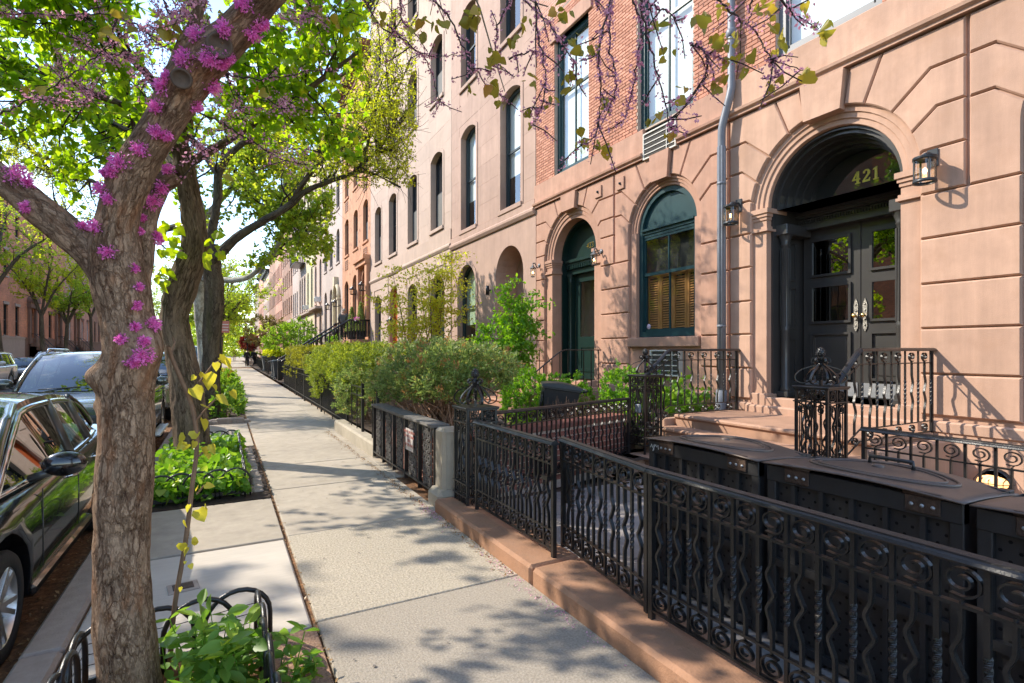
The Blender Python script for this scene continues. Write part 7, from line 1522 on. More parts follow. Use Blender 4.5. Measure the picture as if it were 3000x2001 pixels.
# keeps tree foliage off what the photograph shows clear: the facades right of the sky gap and the walk itself
def clear(p):
    v = vis(p)
    if v is None: return True
    x, y, z = v
    if y > 560 and x > 300: return False
    lim = 935 if y < 420 else 800 if y < 520 else 700
    return x < lim
def clear2(p):
    v = vis(p)
    if v is None: return True
    x, y, z = v
    return clear(p) and x < 850 and not (y > 300 + .25*abs(x-500) and z < 7)
def thin(L_, f): return [(p, r*f) for p, r in L_]
T2 = [PL([(445, 1075, 7.75, 118), (440, 1000, 7.75, 98), (430, 900, 7.7, 92), (412, 800, 7.7, 80), (402, 720, 7.65, 80), (425, 640, 7.6, 84), (448, 560, 7.55, 72), (440, 470, 7.5, 62), (425, 390, 7.4, 56), (412, 330, 7.3, 54)]),
  PL([(412, 330, 7.3, 46), (360, 200, 6.6, 40), (250, 90, 5.8, 32), (60, -60, 5.0, 22), (-200, -240, 4.6, 14)]), PL([(415, 340, 7.3, 46), (450, 220, 6.8, 40), (520, 80, 6.2, 30), (640, -90, 5.6, 22), (760, -220, 5.2, 14)]), PL([(400, 340, 7.2, 40), (300, 250, 7.4, 34), (150, 200, 7.0, 26), (-40, 160, 6.6, 18)]), PL([(425, 380, 7.4, 40), (560, 300, 7.0, 30), (700, 210, 6.6, 22), (820, 120, 6.4, 14)]), PL([(430, 420, 7.45, 36), (350, 330, 8.4, 30), (220, 260, 9, 22), (60, 130, 9.2, 14)])]
T2 = [thin(T2[0], .92)]+[thin(q, .62) for q in T2[1:]]
tree('street_tree', 'ridged brown street tree behind the redbud, with broad backlit leaves', T2, bark_ridge, g_big, 150, 1.3, 8, .5, 12, .088, 'heart', 31, .02, clear2, .02, .006, 72, droop=.8, k=12)
spr = []; spa = []
for x, y in ((1060, 30), (1130, 40), (1180, 20), (1070, 110), (1120, 130), (1160, 100), (1050, 190), (1100, 200), (1150, 190), (1190, 210), (1190, 250), (1030, 300), (1080, 320), (1130, 340), (1060, 390), (1010, 360), (1100, 390), (1350, 130), (1400, 120), (1450, 140), (1380, 190), (1440, 190), (1470, 200), (1350, 250), (1370, 280), (1160, 60), (1020, 340), (1090, 300), (1410, 90)):
    for k in range(2): spr.append(at(*z1p(x+rr.uniform(-25, 25), y+rr.uniform(-20, 20)), 7.3+rr.uniform(-.3, .2)))
leaves('sprout_leaf', spr, .12, leafmat('lime_sprout_leaf', (.24, .38, .035), (.36, .46, .05), .6, .4), bpy.data.objects['street_tree'], 'heart', droop=.5, seed=37, kind='stuff')
T3 = [PL([(482, 975, 12.6, 66), (486, 900, 12.6, 50), (484, 800, 12.6, 46), (492, 700, 12.55, 54), (488, 620, 12.5, 50), (482, 560, 12.4, 44)]),
  PL([(488, 600, 12.4, 40), (540, 548, 12.2, 40), (600, 510, 12, 30), (660, 475, 11.9, 26), (700, 440, 11.8, 24), (760, 415, 11.7, 20), (825, 385, 11.6, 16), (850, 300, 11.5, 13), (872, 200, 11.4, 10)]),
  PL([(482, 560, 12.4, 36), (500, 450, 12.3, 34), (505, 390, 12.2, 32), (555, 330, 12, 26), (640, 290, 11.8, 20), (760, 190, 11.6, 14), (860, 120, 11.5, 9)]), PL([(500, 400, 12.2, 26), (440, 320, 12.6, 24), (330, 250, 13, 20), (200, 160, 13, 14)]), PL([(480, 560, 12.4, 30), (420, 520, 13, 28), (310, 540, 13.5, 24), (200, 520, 13.5, 20), (90, 460, 13.4, 16), (-20, 420, 13.3, 12)]), PL([(300, 520, 13.5, 22), (220, 420, 13.6, 20), (130, 400, 13.6, 16), (60, 330, 13.6, 12)]), PL([(660, 475, 11.9, 20), (720, 390, 11.6, 16), (800, 335, 11.4, 12), (900, 345, 11.2, 8)]), PL([(760, 415, 11.7, 14), (840, 395, 11.5, 8), (920, 430, 11.3, 3)]), PL([(825, 385, 11.6, 12), (880, 330, 11.4, 9), (930, 270, 11.3, 5)]), PL([(850, 300, 11.5, 11), (905, 220, 11.3, 8), (945, 130, 11.2, 4)])]
def clear3(p):
    v = vis(p)
    if v is None: return True
    x, y, z = v
    if x > 955 or (y > 470 and x > 440): return False
    return not (x > 700 and y > 430)
T3 = [thin(T3[0], .9)]+[thin(q, .66) for q in T3[1:]]
tree('street_tree', 'dark crooked locust tree with yellow-green leaflets reaching toward the cream house', T3, bark_dark, g_loc, 270, 1.5, 10, .55, 15, .056, 'diam', 41, .12, clear3, .035, .015, 44, from_t=.3, wig=.45)
T4 = [PL([(470, 900, 19, 26), (466, 800, 19, 26), (458, 700, 19, 30), (462, 600, 18.8, 28), (470, 500, 18.6, 24)]), PL([(470, 500, 18.6, 20), (420, 380, 18, 16), (300, 300, 17.5, 12)]), PL([(466, 640, 18.8, 18), (560, 640, 18, 15), (620, 590, 17.6, 12), (645, 545, 17.4, 10), (655, 500, 17.3, 8), (600, 470, 17, 6)]), PL([(470, 500, 18.6, 18), (560, 400, 18, 14), (640, 330, 17.8, 10)]), PL([(640, 560, 17.4, 8), (690, 540, 17, 6), (740, 520, 16.6, 4)])]
def clear4(p):
    v = vis(p)
    if v is None: return True
    x, y, z = v
    return x < 770 and (y < 615 or x < 560)
tree('plane_tree', 'mottled pale plane tree leaning behind the first trunks, leaves before the far houses', T4, bark_plane, g_mid, 150, 1.9, 9, .7, 14, .10, 'heart', 51, .12, clear4, .03, 0, 24, r2=.05)
# overhead limbs over the roadway that dapple the walk, all out to the left of the picture
# smaller trees farther along the near kerb
def small_tree(label, x, y, h, cr, seed, lm=g_mid, bm_=bark_dark, rad=.13, group='street trees along the near kerb', size=.10, n2=70, n3=8, per=13, forks=5, base=.3, name='street_tree', clip=None, shape='diam', fork=.34):
    r = random.Random(seed); b = Vector((x, y, 0)); f = b+Vector((r.uniform(-.3, .3), r.uniform(-.3, .3), h*fork)); L_ = [[(b, rad*1.25), (b+(f-b)*.3+Vector((.05, 0, 0)), rad), (f, rad*.85)]]
    for i in range(forks):
        a = 2*math.pi*i/forks+r.uniform(-.4, .4); e = f+Vector((math.cos(a)*cr*.75, math.sin(a)*cr*.75, h*r.uniform(.35, .62))); L_.append([(f-Vector((0, 0, .1)), rad*.6), (f.lerp(e, .4)+Vector((0, 0, h*.06)), rad*.45), (e, rad*.15)])
    return tree(name, label, L_, bm_, lm, n2, cr*.55, n3, cr*.22, per, size, shape, seed, .2, clip, .02, 0, 16, group, r2=.03, k=5, from_t=.25)
def off_walk(p):
    v = vis(p)
    if v is None: return True
    return v[0] < 655 and not (v[1] > 800 and v[0] > 552)
small_tree('slim fork-trunked street tree beside the parking sign post', -.25, 30, 6.4, 2.4, 61, g_mid, n2=80, size=.10, clip=off_walk)
for i, (y, h, lab) in enumerate(((41, 8.0, 'street tree just past the slim forked one'), (52, 8.5, 'second street tree past the slim forked one'), (64, 9, 'third street tree past the slim forked one'), (80, 10, 'distant street tree, second from the end of the near kerb'), (102, 11, 'most distant street tree on the near kerb'))):
    small_tree(lab, -.35, y, h, 3.0+i*.3, 70+i, (g_mid, g_cool, g_mid, g_loc, g_mid)[i], size=.15+.03*i, n2=60, clip=off_walk)
fg = 'street trees across the street'
for i, (y, h, cr, lab) in enumerate(((26, 10, 4.0, 'big street tree across the street, cut by the left edge'), (43, 9.5, 3.8, 'thick dark trunk at the left edge across the street'), (51.5, 7.6, 2.8, 'slim tree in front of the arched door pediment across the street'), (57.5, 7.0, 2.6, 'slim forked tree in front of the flat door hood across the street'), (68, 9, 3.2, 'tree beside the salmon brick house across the street'), (84, 10, 4, 'tree farther along across the street'), (104, 11, 5, 'distant tree across the street'), (128, 12, 6, 'most distant tree across the street'), (11, 9, 3.6, 'tree left of the picture across the street'))):
    small_tree(lab, -11.9, y, h, cr, 90+i, (g_loc, g_mid, g_loc, g_mid, g_loc, g_mid, g_mid, g_mid, g_cool)[i], size=.12+.012*i, n2=50 if i < 5 else 60, rad=.2 if i < 2 else .15, group=fg, fork=.56)
MBW = thing('tree_line', 'hazy green mass of trees closing the far end of the street', 'trees'); MBW['kind'] = 'stuff'
pr = np.random.default_rng(17); pos = np.concatenate([np.stack([pr.normal(cx, 5, 1500), pr.normal(cy, 6, 1500), np.abs(pr.normal(6, 3.5, 1500))], 1) for cx, cy in ((-9, 165), (-1, 170), (-6, 190), (3, 185), (-14, 180))]); o = leaves('foliage', pos, .9, g_mid, MBW, 'diam', seed=5); o['kind'] = 'stuff'

# -------- shrubs and beds
yew = leafmat('yew_green', (.14, .21, .03), (.30, .37, .055), .4, .5, (.44, .48, .08)); yew_o = leafmat('olive_yew', (.17, .20, .028), (.33, .34, .05), .4, .5, (.42, .42, .07)); shrub_g = leafmat('blue_green_needle', (.09, .15, .045), (.25, .34, .10), .4, .45, (.42, .32, .11)); boxg = leafmat('bright_box_green', (.10, .24, .025), (.20, .38, .045), .45, .4); ivy_g = leafmat('ivy_green', (.09, .22, .025), (.20, .36, .05), .45, .35, (.38, .48, .08)); broad = leafmat('broad_leaf_green', (.11, .24, .035), (.20, .34, .06), .45, .4, (.40, .52, .07)); mapl = leafmat('golden_maple_leaf', (.36, .42, .055), (.52, .52, .085), .6, .5, (.52, .38, .08)); dogw = leafmat('bright_dogwood_leaf', (.10, .25, .025), (.22, .40, .045), .5, .4)
dkcore = mat('hedge_core', (.012, .016, .006), .95)  # near-black solid box filling the hedge inside its leaf shell
def bumpy(n, x0, x1, y0, y1, z0, z1, r, depth=.14, rough=.10, round_=.0, fr=1.6):
    """points in the outer shell of a clipped mass"""
    P = r.uniform(size=(n, 3)); f = r.integers(0, 6, n); w = np.array([(y1-y0)*(z1-z0)]*2+[(x1-x0)*(z1-z0)]*2+[(x1-x0)*(y1-y0)]*2); w[4] *= .1; f = r.choice(6, n, p=w/w.sum()); U = P.copy(); d = np.abs(r.normal(0, depth*.5, n))
    X = x0+(x1-x0)*U[:, 0]; Y = y0+(y1-y0)*U[:, 1]; Z = z0+(z1-z0)*U[:, 2]
    X = np.where(f == 0, x0+d, np.where(f == 1, x1-d, X)); Y = np.where(f == 2, y0+d, np.where(f == 3, y1-d, Y)); Z = np.where(f == 5, z1-d, np.where(f == 4, z0+d, Z))
    o = np.array([mn.noise(Vector((x*fr, y*fr, z*fr))) for x, y, z in zip(X, Y, Z)])*rough*2
    X += np.where(f == 0, -o, 0)+r.normal(0, .02, n); Y += np.where(f == 2, -o, 0); Z += np.where(f == 5, o*.6, 0)+r.normal(0, .015, n); return np.stack([X, Y, Z], 1)
def sprays(t, c, k, spread, size, m, shape, r, seed, mid, m2=None, frac=0):
    """short leafy shoots: each centre becomes a tuft whose leaves fan outward and upward"""
    c = np.asarray(c); n = len(c); o = c-np.array([mid[0], mid[1], 0]); o[:, 2] = np.abs(r.normal(.7, .4, n)); o[:, :2] /= (np.linalg.norm(o[:, :2], axis=1)[:, None]+1e-6); o += r.normal(0, .55, (n, 3)); o /= np.linalg.norm(o, axis=1)[:, None]
    u = r.uniform(-.5, 1.2, (n, k)); P = c[:, None, :]+o[:, None, :]*(u*spread*1.5)[:, :, None]+r.normal(0, spread*.33, (n, k, 3)); A = np.repeat(o[:, None, :], k, 1)+r.normal(0, .5, (n, k, 3))
    pick = r.uniform(size=n) < frac
    for sel, mm, nm in ((~pick, m, 'foliage'), (pick, m2, 'old_foliage')):
        if mm is not None and sel.any(): leaves(nm, P[sel].reshape(-1, 3), size, mm, t, shape, -.2, axis=A[sel].reshape(-1, 3), seed=seed)
def hedge(label, x0, x1, y0, y1, z0, z1, m, n, size, seed, rough=.1, shape='needle', name='hedge', cat='hedge'):
    t = thing(name, label, cat); r = np.random.default_rng(seed); MB().box(x0+.14, x1-.12, y0+.14, y1-.14, z0-.1, z1-.13).build('dark_core', dkcore, t); c = bumpy(n//26, x0, x1, y0, y1, z0, z1, r, rough=rough*1.5); sprays(t, c, 26, size*.85, size, m, shape, r, seed, ((x0+x1)/2, (y0+y1)/2)); return t
hedge('square clipped olive yew hedge at its far end behind the picket fence', 2.42, 4.4, 18.2, 25.4, .55, 1.70, yew_o, 30000, .07, 201, .05)
hedge('flat topped yew hedge running back toward the tall stoop', 3.9, 6.2, 17.5, 25.2, .6, 1.78, yew, 14000, .08, 202, .04)
def blob_shrub(label, lobes, m, n, size, seed, shape='needle', stems=None, name='shrub', cat='shrub', stem_m=None, droop=-.3, m2=None, frac=0, tuft=26):
    t = thing(name, label, cat); r = np.random.default_rng(seed); pos = []; vol = np.array([q[3]*q[4]*q[5] for q in lobes])**.67; vol /= vol.sum()
    for (cx, cy, cz, rx, ry, rz), v in zip(lobes, vol):
        k = max(4, int(n*v/tuft)); d = r.normal(size=(k, 3)); d /= np.linalg.norm(d, axis=1)[:, None]; rad = r.uniform(.55, 1.0, k)**.45; o = np.array([mn.noise(Vector((float(a[0]*2.6+cx*3), float(a[1]*2.6+cy), float(a[2]*2.6)))) for a in d])*.28+1
        pos.append(np.array([cx, cy, cz])+d*(rad*o)[:, None]*np.array([rx, ry, rz]))
    pos = np.concatenate(pos); pos = pos[pos[:, 2] > .03]
    s = MB(); rr_ = random.Random(seed)
    for b in (stems or []):
        for _ in range(b[3]):
            L_ = lobes[rr_.randrange(len(lobes))]; e = Vector((L_[0]+rr_.gauss(0, L_[3]*.5), L_[1]+rr_.gauss(0, L_[4]*.5), L_[2]+rr_.uniform(-.2, .6)*L_[5])); a = Vector((b[0]+rr_.gauss(0, .12), b[1]+rr_.gauss(0, .12), b[2])); s.tube([a, a.lerp(e, .4)+Vector((0, 0, .1))+unit(rr_)*.05, a.lerp(e, .75)+unit(rr_)*.06, e], [.014, .011, .007, .003], 5, False)
    if s.v: o = s.build('stem', stem_m or twig_tan, t); o['kind'] = 'stuff'
    mid = (sum(q[0] for q in lobes)/len(lobes), sum(q[1] for q in lobes)/len(lobes)); sprays(t, pos, tuft, size*.95, size, m, shape, r, seed, mid, m2, frac); return t
blob_shrub('rounded light green yew bulging over the picket fence', [(2.75, 16.2, 1.15, .65, 1.3, .62), (2.65, 14.3, 1.12, .68, 1.2, .66), (2.72, 12.8, 1.2, .65, .9, .58), (2.35, 14.9, .85, .4, .8, .5), (3.5, 14.6, 1.3, .8, 2.6, .5), (2.55, 11.5, 1.1, .6, .7, .55), (3.2, 11.6, 1.35, .6, .9, .4)], yew, 46000, .062, 211, stems=[(2.9, 14, .1, 14)])
blob_shrub('small yew spilling through the fence beside the garden gate', [(2.3, 10.8, .75, .38, .5, .5), (2.5, 11.2, 1.0, .4, .5, .4)], shrub_g, 7000, .055, 212, stems=[(2.6, 11.1, .1, 8)])
rust_leaf = leafmat('rusty_old_needle', (.30, .17, .06), (.42, .26, .10), .3)
blob_shrub('big loose blue-green shrub with bare stems above the lacy grille', [(2.62, 6.5, 1.36, .38, .5, .32), (2.75, 7.4, 1.40, .45, .6, .34), (2.7, 8.5, 1.36, .48, .7, .38), (3.25, 7.2, 1.40, .36, .55, .28), (3.4, 8.4, 1.44, .5, .7, .30), (2.32, 7.6, 1.14, .34, .6, .30), (2.3, 6.8, 1.16, .26, .4, .24), (2.3, 6.0, 1.28, .28, .36, .28), (2.85, 5.95, 1.36, .32, .36, .26), (3.2, 6.4, 1.36, .32, .4, .26), (2.2, 8.3, 1.0, .22, .3, .26), (2.5, 5.75, 1.16, .2, .22, .2)], shrub_g, 46000, .052, 213, stems=[(2.45, 5.95, .45, 60), (2.5, 6.8, .45, 60), (2.7, 7.8, .3, 30)], stem_m=mat('shrub_stem', (.38, .22, .14), .8, .3, 20), m2=rust_leaf, frac=.07)
def maple():
    t = thing('small_maple', 'small golden leaved maple with many thin stems before the cream house', 'tree'); r = random.Random(221); mb = MB(); pos = []; base = at(975, 800, 16.2); base.z = .1
    for tx, ty, n, s in ((900, 620, 4, 1), (960, 640, 4, 1), (1025, 590, 5, 1), (880, 690, 3, 1), (1050, 640, 4, 1), (930, 700, 3, 1), (1000, 690, 4, 1), (1060, 715, 3, 1), (900, 750, 3, 1), (950, 740, 3, 1), (1040, 580, 4, 1), (985, 625, 4, 1)):
        e = at(tx, ty, 16.2+r.uniform(-.7, .7)); b = base+Vector((r.uniform(-.5, .5), r.uniform(-.5, .5), 0)); m_ = b.lerp(e, .5)+Vector((0, 0, .35)); pts = [Vector(p) for p in spline([b, m_, e], 6)]; mb.tube(pts, [.022-.017*i/len(pts) for i in range(len(pts))], 5, False)
        for _ in range(n*5):
            a = pts[r.randrange(6, len(pts))]; q = a+Vector((r.uniform(-1, 1), r.uniform(-1, 1), r.uniform(-.15, .35)))*.55; mb.tube([a, a.lerp(q, .5)+Vector((0, 0, .05)), q], [.006, .005, .003], 3, False)
            for _ in range(28): pos.append(a.lerp(q, r.uniform(.3, 1.15))+Vector((r.gauss(0, .16), r.gauss(0, .16), r.gauss(0, .04))))
    mb.build('limb', twig_tan, t); leaves('crown', pos, .088, mapl, t, 'diam', .2, seed=221, flat=.5)
maple()
def dog():
    t = thing('small_dogwood', 'bright green small dogwood with flat leaf layers left of the green door', 'tree'); r = random.Random(231); mb = MB(); pos = []; base = at(1165, 850, 11.9); base.z = .3
    for tx, ty in ((1205, 650), (1180, 690), (1225, 700), (1150, 720), (1230, 750), (1190, 740), (1120, 750), (1150, 770), (1210, 770), (1105, 770), (1170, 660), (1200, 690)):
        e = at(tx, ty, 11.9+r.uniform(-.5, .5)); m_ = base.lerp(e, .5)+Vector((0, 0, .2)); pts = [Vector(p) for p in spline([base, m_, e], 5)]; mb.tube(pts, [.02-.015*i/len(pts) for i in range(len(pts))], 5, False)
        for _ in range(14):
            a = pts[r.randrange(4, len(pts))]; q = a+Vector((r.uniform(-1, 1), r.uniform(-1, 1), r.uniform(-.2, .3)))*.32; mb.tube([a, q], [.005, .003], 3, False)
            for _ in range(24): pos.append(a.lerp(q, r.uniform(.3, 1.2))+unit(r)*.09)
    mb.build('limb', twig_tan, t); leaves('crown', pos, .10, dogw, t, 'oval', .5, seed=231, flat=.3)
dog()
blob_shrub('clipped bright green box bush behind the tipped black bin', [(5.0, 8.3, .72, .62, .72, .5), (5.5, 8.0, .66, .5, .5, .45)], boxg, 14000, .05, 241, 'diam', [(5, 8.2, 0, 6)])
blob_shrub('small box bush just left of the left stoop newel', [(5.75, 6.75, .9, .36, .4, .46), (5.6, 6.5, .55, .35, .4, .35)], boxg, 6500, .05, 242, 'diam', [(5.7, 6.7, 0, 5)])
iv = thing('ivy', 'ivy climbing behind the left stoop railing at the foot of the drainpipe', 'ivy'); r_ = np.random.default_rng(251); n = 700; pos = np.stack([r_.uniform(6.2, 7.1, n), r_.uniform(6.05, 7.3, n), .62+np.abs(r_.normal(0, .22, n))], 1); leaves('foliage', pos, .085, ivy_g, iv, 'heart', .3, seed=251)
dry = thing('dry_stalks', 'dry tan stalks of a dead plant in front of the tipped bin', 'dead plant'); mb = MB(); rq = random.Random(261)
for _ in range(260):
    b = Vector((rq.uniform(3.9, 5.2), rq.uniform(5.75, 6.5), .45)); e = b+Vector((rq.gauss(0, .08), rq.gauss(0, .08), rq.uniform(.15, .5))); mb.tube([b, b.lerp(e, .5)+unit(rq)*.02, e], [.004, .003, .002], 3, False)
mb.build('stalk', twig_tan, dry)['kind'] = 'stuff'
MB().box(2.6, 5.3, 5.95, 6.9, .1, .44).build('planting_bed', soil, yd)
for lab, L_, m, n, s, sd in (('big rounded green shrub far along the row, over the wheeled bins', [(4.2, 43.5, 2.3, 1.6, 2.0, 1.4), (5.2, 45, 2.6, 1.5, 2, 1.4)], g_cool, 9000, .14, 271), ('brownish ornamental tree far behind the green shrub', [(3.8, 60, 3.6, 2.2, 3, 1.6)], leafmat('bronze_leaf', (.16, .14, .05), (.26, .22, .07), .4), 5000, .18, 272), ('dark red maple far down the sidewalk', [(2.7, 68, 2.5, .9, 1.2, .9)], leafmat('red_maple_leaf', (.12, .028, .02), (.20, .05, .03), .3), 4000, .18, 273), ('yellow-green plants overflowing the grey planter bin', [(3.1, 43.4, 1.42, .5, .5, .26), (3.5, 42.6, 1.45, .8, .5, .28)], g_loc, 2500, .10, 274), ('green shrub mass beyond the red maple', [(4.5, 75, 2.5, 2, 4, 2.2), (1.0, 95, 3, 3, 5, 2.6)], g_mid, 5000, .3, 275)):
    blob_shrub(lab, L_, m, n, s, sd, 'diam', [(L_[0][0], L_[0][1], 0, 6)])
# tree pit beds
def hoop_fence(label, segs, h=.30, rad=.011, wires=False):
    t = thing('hoop_fence', label, 'fence', group='black hoop fences round the tree beds')
    for (x0, y0), (x1, y1) in segs:
        a = Vector((x0, y0, 0)); b = Vector((x1, y1, 0)); L_ = (b-a).length; n = max(2, int(round(L_/.17))); d = (b-a)/L_
        hm = MB(); w_ = L_/n*1.75; P = [Vector((-w_/2*math.cos(math.pi*i/12), 0, h*.5+h*.5*math.sin(math.pi*i/12))) for i in range(13)]; P = [Vector((-w_/2, 0, -.02))]+P+[Vector((w_/2, 0, -.02))]; hm.tube(P, rad, 7); me = hm.mesh('hoop', ironw)
        for i in range(n): c = a+d*(L_*(i+.5)/n); link('hoop', me, t, (c.x+(-d.y)*.01*(i % 2), c.y+d.x*.01*(i % 2), 0), math.atan2(d.y, d.x))
        MB().box(0, L_, -.008, .008, .015, .055).build('bottom_bar', ironw, t, (x0, y0, 0), math.atan2(d.y, d.x))
        if wires:
            for zz in (.12, .17, .22): MB().tube([a+Vector((0, 0, zz)), (a+b)/2+Vector((0, 0, zz-.012)), b+Vector((0, 0, zz))], .0022, 4).build('wire', ironw, t)
    return t
hoop_fence('hoop fence round the redbud bed in the foreground', [((.20, 1.5), (.17, 3.2)), ((.16, 3.22), (-.56, 3.14)), ((-.58, 3.12), (-.62, 1.7))], .31, .013, True)
hoop_fence('hoop fence round the ivy bed of the ridged tree', [((-.66, 6.56), (.20, 6.62)), ((.21, 6.64), (.21, 9.8)), ((.2, 9.82), (-.66, 9.8))])
hoop_fence('low hoop edging on the farther planted bed', [((-.6, 20.3), (.4, 20.3)), ((.42, 20.3), (.42, 23.8))], .35)
pit = thing('tree_bed', None, None); pit['kind'] = 'structure'
for y0, y1 in ((1.2, 3.24), (6.4, 9.9), (13.3, 17.4), (20, 24), (27, 31)): MB().box(-.74, .46, y0, y1, -.2, -.015).build('bed_soil', soil if y0 > 2 else litter, pit)
MB().add([(.21, 1.2, -.008), (.47, 1.2, -.008), (.47, 3.25, -.008), (.21, 3.25, -.008)], [(0, 1, 2, 3)]).build('gravel_strip', gravel_m, pit)
r_ = np.random.default_rng(301); n = 3400; pos = np.stack([r_.uniform(-.72, .25, n), r_.uniform(6.5, 9.8, n), np.abs(r_.normal(.10, .075, n))+.02], 1); pos = pos[~((np.abs(pos[:, 0]+.4) < .2) & (np.abs(pos[:, 1]-8.95) < .2))]
o = leaves('ivy_cover', pos, .085, ivy_g, None, 'heart', .2, seed=301, flat=.6); o['kind'] = 'stuff'
for i in range(34):                                # cobbles beside the ivy bed
    x = .24+(i % 2)*.12+rnd.uniform(-.01, .01); y = 6.7+i*.09; z = .0; MB().box(-.055, .055, -.08, .08, -.08, .012, .014).build('cobble', kerbm, sw, (x, y+(.0 if i % 2 else .05), rnd.uniform(-.01, .008)), rnd.uniform(-.15, .15))
for i in range(9): MB().box(-.07, .07, -.15, .15, -.08, rnd.uniform(.06, .12), .02).build('edging_stone', kerbm, pit, (-.62+i*.125, 13.3+rnd.uniform(-.03, .03), 0), math.pi/2+rnd.uniform(-.2, .2))
for lab, L_, m, n, s, sd in (('low green fern and flower clump in the bed past the ivy', [(.0, 14.6, .25, .4, .6, .25), (.2, 16, .3, .25, .6, .3)], broad, 1500, .10, 311), ('bushy green plant in the bed near the dark locust', [(.05, 18.6, .4, .4, .7, .4)], g_cool, 1400, .10, 312), ('rounded dark green plant in the far hoop-edged bed', [(-.05, 22, .4, .45, .9, .4)], boxg, 1400, .10, 313), ('brown twiggy planter beside the sidewalk', [(.1, 26.5, .35, .4, .5, .3)], olive, 800, .09, 314), ('green clump at the foot of the slim forked tree', [(0, 29, .4, .4, .8, .4)], g_mid, 900, .12, 315)):
    blob_shrub(lab, L_, m, n, s, sd, 'oval' if s < .11 else 'diam', [(L_[0][0], L_[0][1], 0, 5)], name='bed_plant', cat='plant')
# broad leaved plant in the foreground bed
def bed_plant(label, c, n, h, spread, size, seed, m=broad):
    t = thing('bed_plant', label, 'plant', group=None); r = random.Random(seed); s = MB(); pos = []; ax = []
    for i in range(n):
        b = Vector((c[0]+r.gauss(0, spread*.5), c[1]+r.gauss(0, spread*.5), 0)); d = Vector((r.gauss(0, .22), r.gauss(0, .22), 1)).normalized(); e = b+d*h*r.uniform(.5, 1.1); s.tube([b, b.lerp(e, .5)+unit(r)*.012, e], [.004, .0035, .0025], 4, False); k = r.randint(4, 6)
        for j in range(k):
            f = (j+1)/k
            for sgn in (0, math.pi): a = j*1.57+sgn+r.uniform(-.3, .3); pos.append(b.lerp(e, f)); ax.append((math.cos(a), math.sin(a), .55*f-.15))
    s.build('stem', ivy_g, t)['kind'] = 'stuff'; leaves('leaf', pos, size, m, t, 'oval', axis=ax, seed=seed, flat=.7)['kind'] = 'stuff'; return t
bed_plant('leafy green plant with broad veined leaves filling the foreground bed', (.0, 2.75), 34, .36, .24, .10, 321)
bed_plant('low leafy clump at the near corner of the foreground bed', (.02, 2.25), 26, .20, .28, .075, 322); bed_plant('small bright seedling left of the redbud trunk', (-.45, 2.6), 7, .2, .12, .085, 323, yel)
bed_plant('small green seedling in the gravel strip by the walk', (.36, 2.75), 5, .1, .08, .06, 324)
bed_plant('tiny weed at the foot of the pale concrete post', (1.93, 5.0), 3, .08, .04, .06, 325)
# fallen petals and leaf litter along kerbs
lt = leafmat('litter_leaf', (.22, .12, .05), (.42, .26, .12), .1); pt = leafmat('petal', (.55, .25, .38), (.7, .4, .5), .2)
r_ = np.random.default_rng(331); n = 900; a = r_.uniform(0, 1, n); pos = np.stack([1.84-np.abs(r_.normal(0, .05, n)), r_.uniform(3.3, 11, n), np.full(n, .004)], 1); o = leaves('fallen_leaves', pos, .022, lt, None, 'diam', 0, seed=331, flat=4); o['kind'] = 'stuff'
n = 420; pos = np.stack([1.83-np.abs(r_.normal(0, .05, n)), r_.choice([5.0, 3.4, 2.7, 4.9], n)+r_.normal(0, .22, n), np.full(n, .005)], 1); o = leaves('fallen_petals', pos, .014, pt, None, 'diam', 0, seed=332, flat=4); o['kind'] = 'stuff'
n = 1500; pos = np.stack([r_.uniform(-1.3, -.96, n), r_.uniform(2.5, 20, n), np.full(n, -.158)], 1); o = leaves('gutter_leaves', pos, .035, lt, None, 'diam', 0, seed=333, flat=2.5); o['kind'] = 'stuff'
n = 260; pos = np.stack([.468+r_.normal(0, .012, n), r_.uniform(2.5, 14, n), np.full(n, .004)], 1); o = leaves('joint_leaves', pos, .022, lt, None, 'diam', 0, seed=334, flat=3); o['kind'] = 'stuff'
# metal utility cover in the pale slab
uc = thing('utility_cover', 'rusty square utility box lid set in the pale new concrete slab', 'utility cover', (-.24, 4.2, .006), R(8)); MB().box(-.09, .09, -.08, .08, -.06, .004, .004).build('frame', kerbm, uc); MB().box(-.06, .06, -.05, .05, -.05, .009, .002).build('lid', rustm, uc)
# ================================================================ tall stoop of the orange house, pots, people, sign post
ts = thing('stoop', 'tall brown stoop with heavy cast railings before the orange house', 'stoop', group='stoops')
MB().box(6.08, 7.2, 29.72, 32.38, .0, 2.24).build('landing', MATS['brownstone_tread_red'], ts)
for i in range(13): MB().box(6.08-.27*(i+1), 6.1-.27*i, 29.8, 32.3, -.1, 2.24-.172*(i+1)+.0, .01).build('step', MATS['brownstone_tread_red'], ts)
for lab, y in (('near', 29.74), ('far', 32.36)):
    t = thing('stoop_railing', 'heavy cast iron railing on the %s side of the tall orange house stoop' % lab, 'railing', group='heavy cast iron stoop railings')
    MB().tube([(7.15, y, 3.30), (6.05, y, 3.30), (2.7, y, 1.1), (2.55, y, 1.0)], .05, 8).build('handrail', iron, t)
    b = MB().lathe([(.05, 0), (.03, .08), (.045, .25), (.03, .5), (.05, .72), (.03, .85)], n=8).mesh('baluster', iron)
    for i in range(7): link('baluster', b, t, (6.15+i*.16, y, 2.4))
    for i in range(14): x = 5.95-.23*i; link('baluster', b, t, (x, y, 2.4-(6.05-x)*.655))
    MB().box(2.45, 2.65, y-.1, y+.1, 0, 1.1, .02).build('newel', iron, t)
MB().tube([(7.1, 36, 2.95), (4.2, 36, 2.95), (4.2, 36, .4)], .022, 5).build('handrail', iron, thing('stoop_railing', 'thin pipe railing beyond the tall stoop of the orange house', 'railing'))
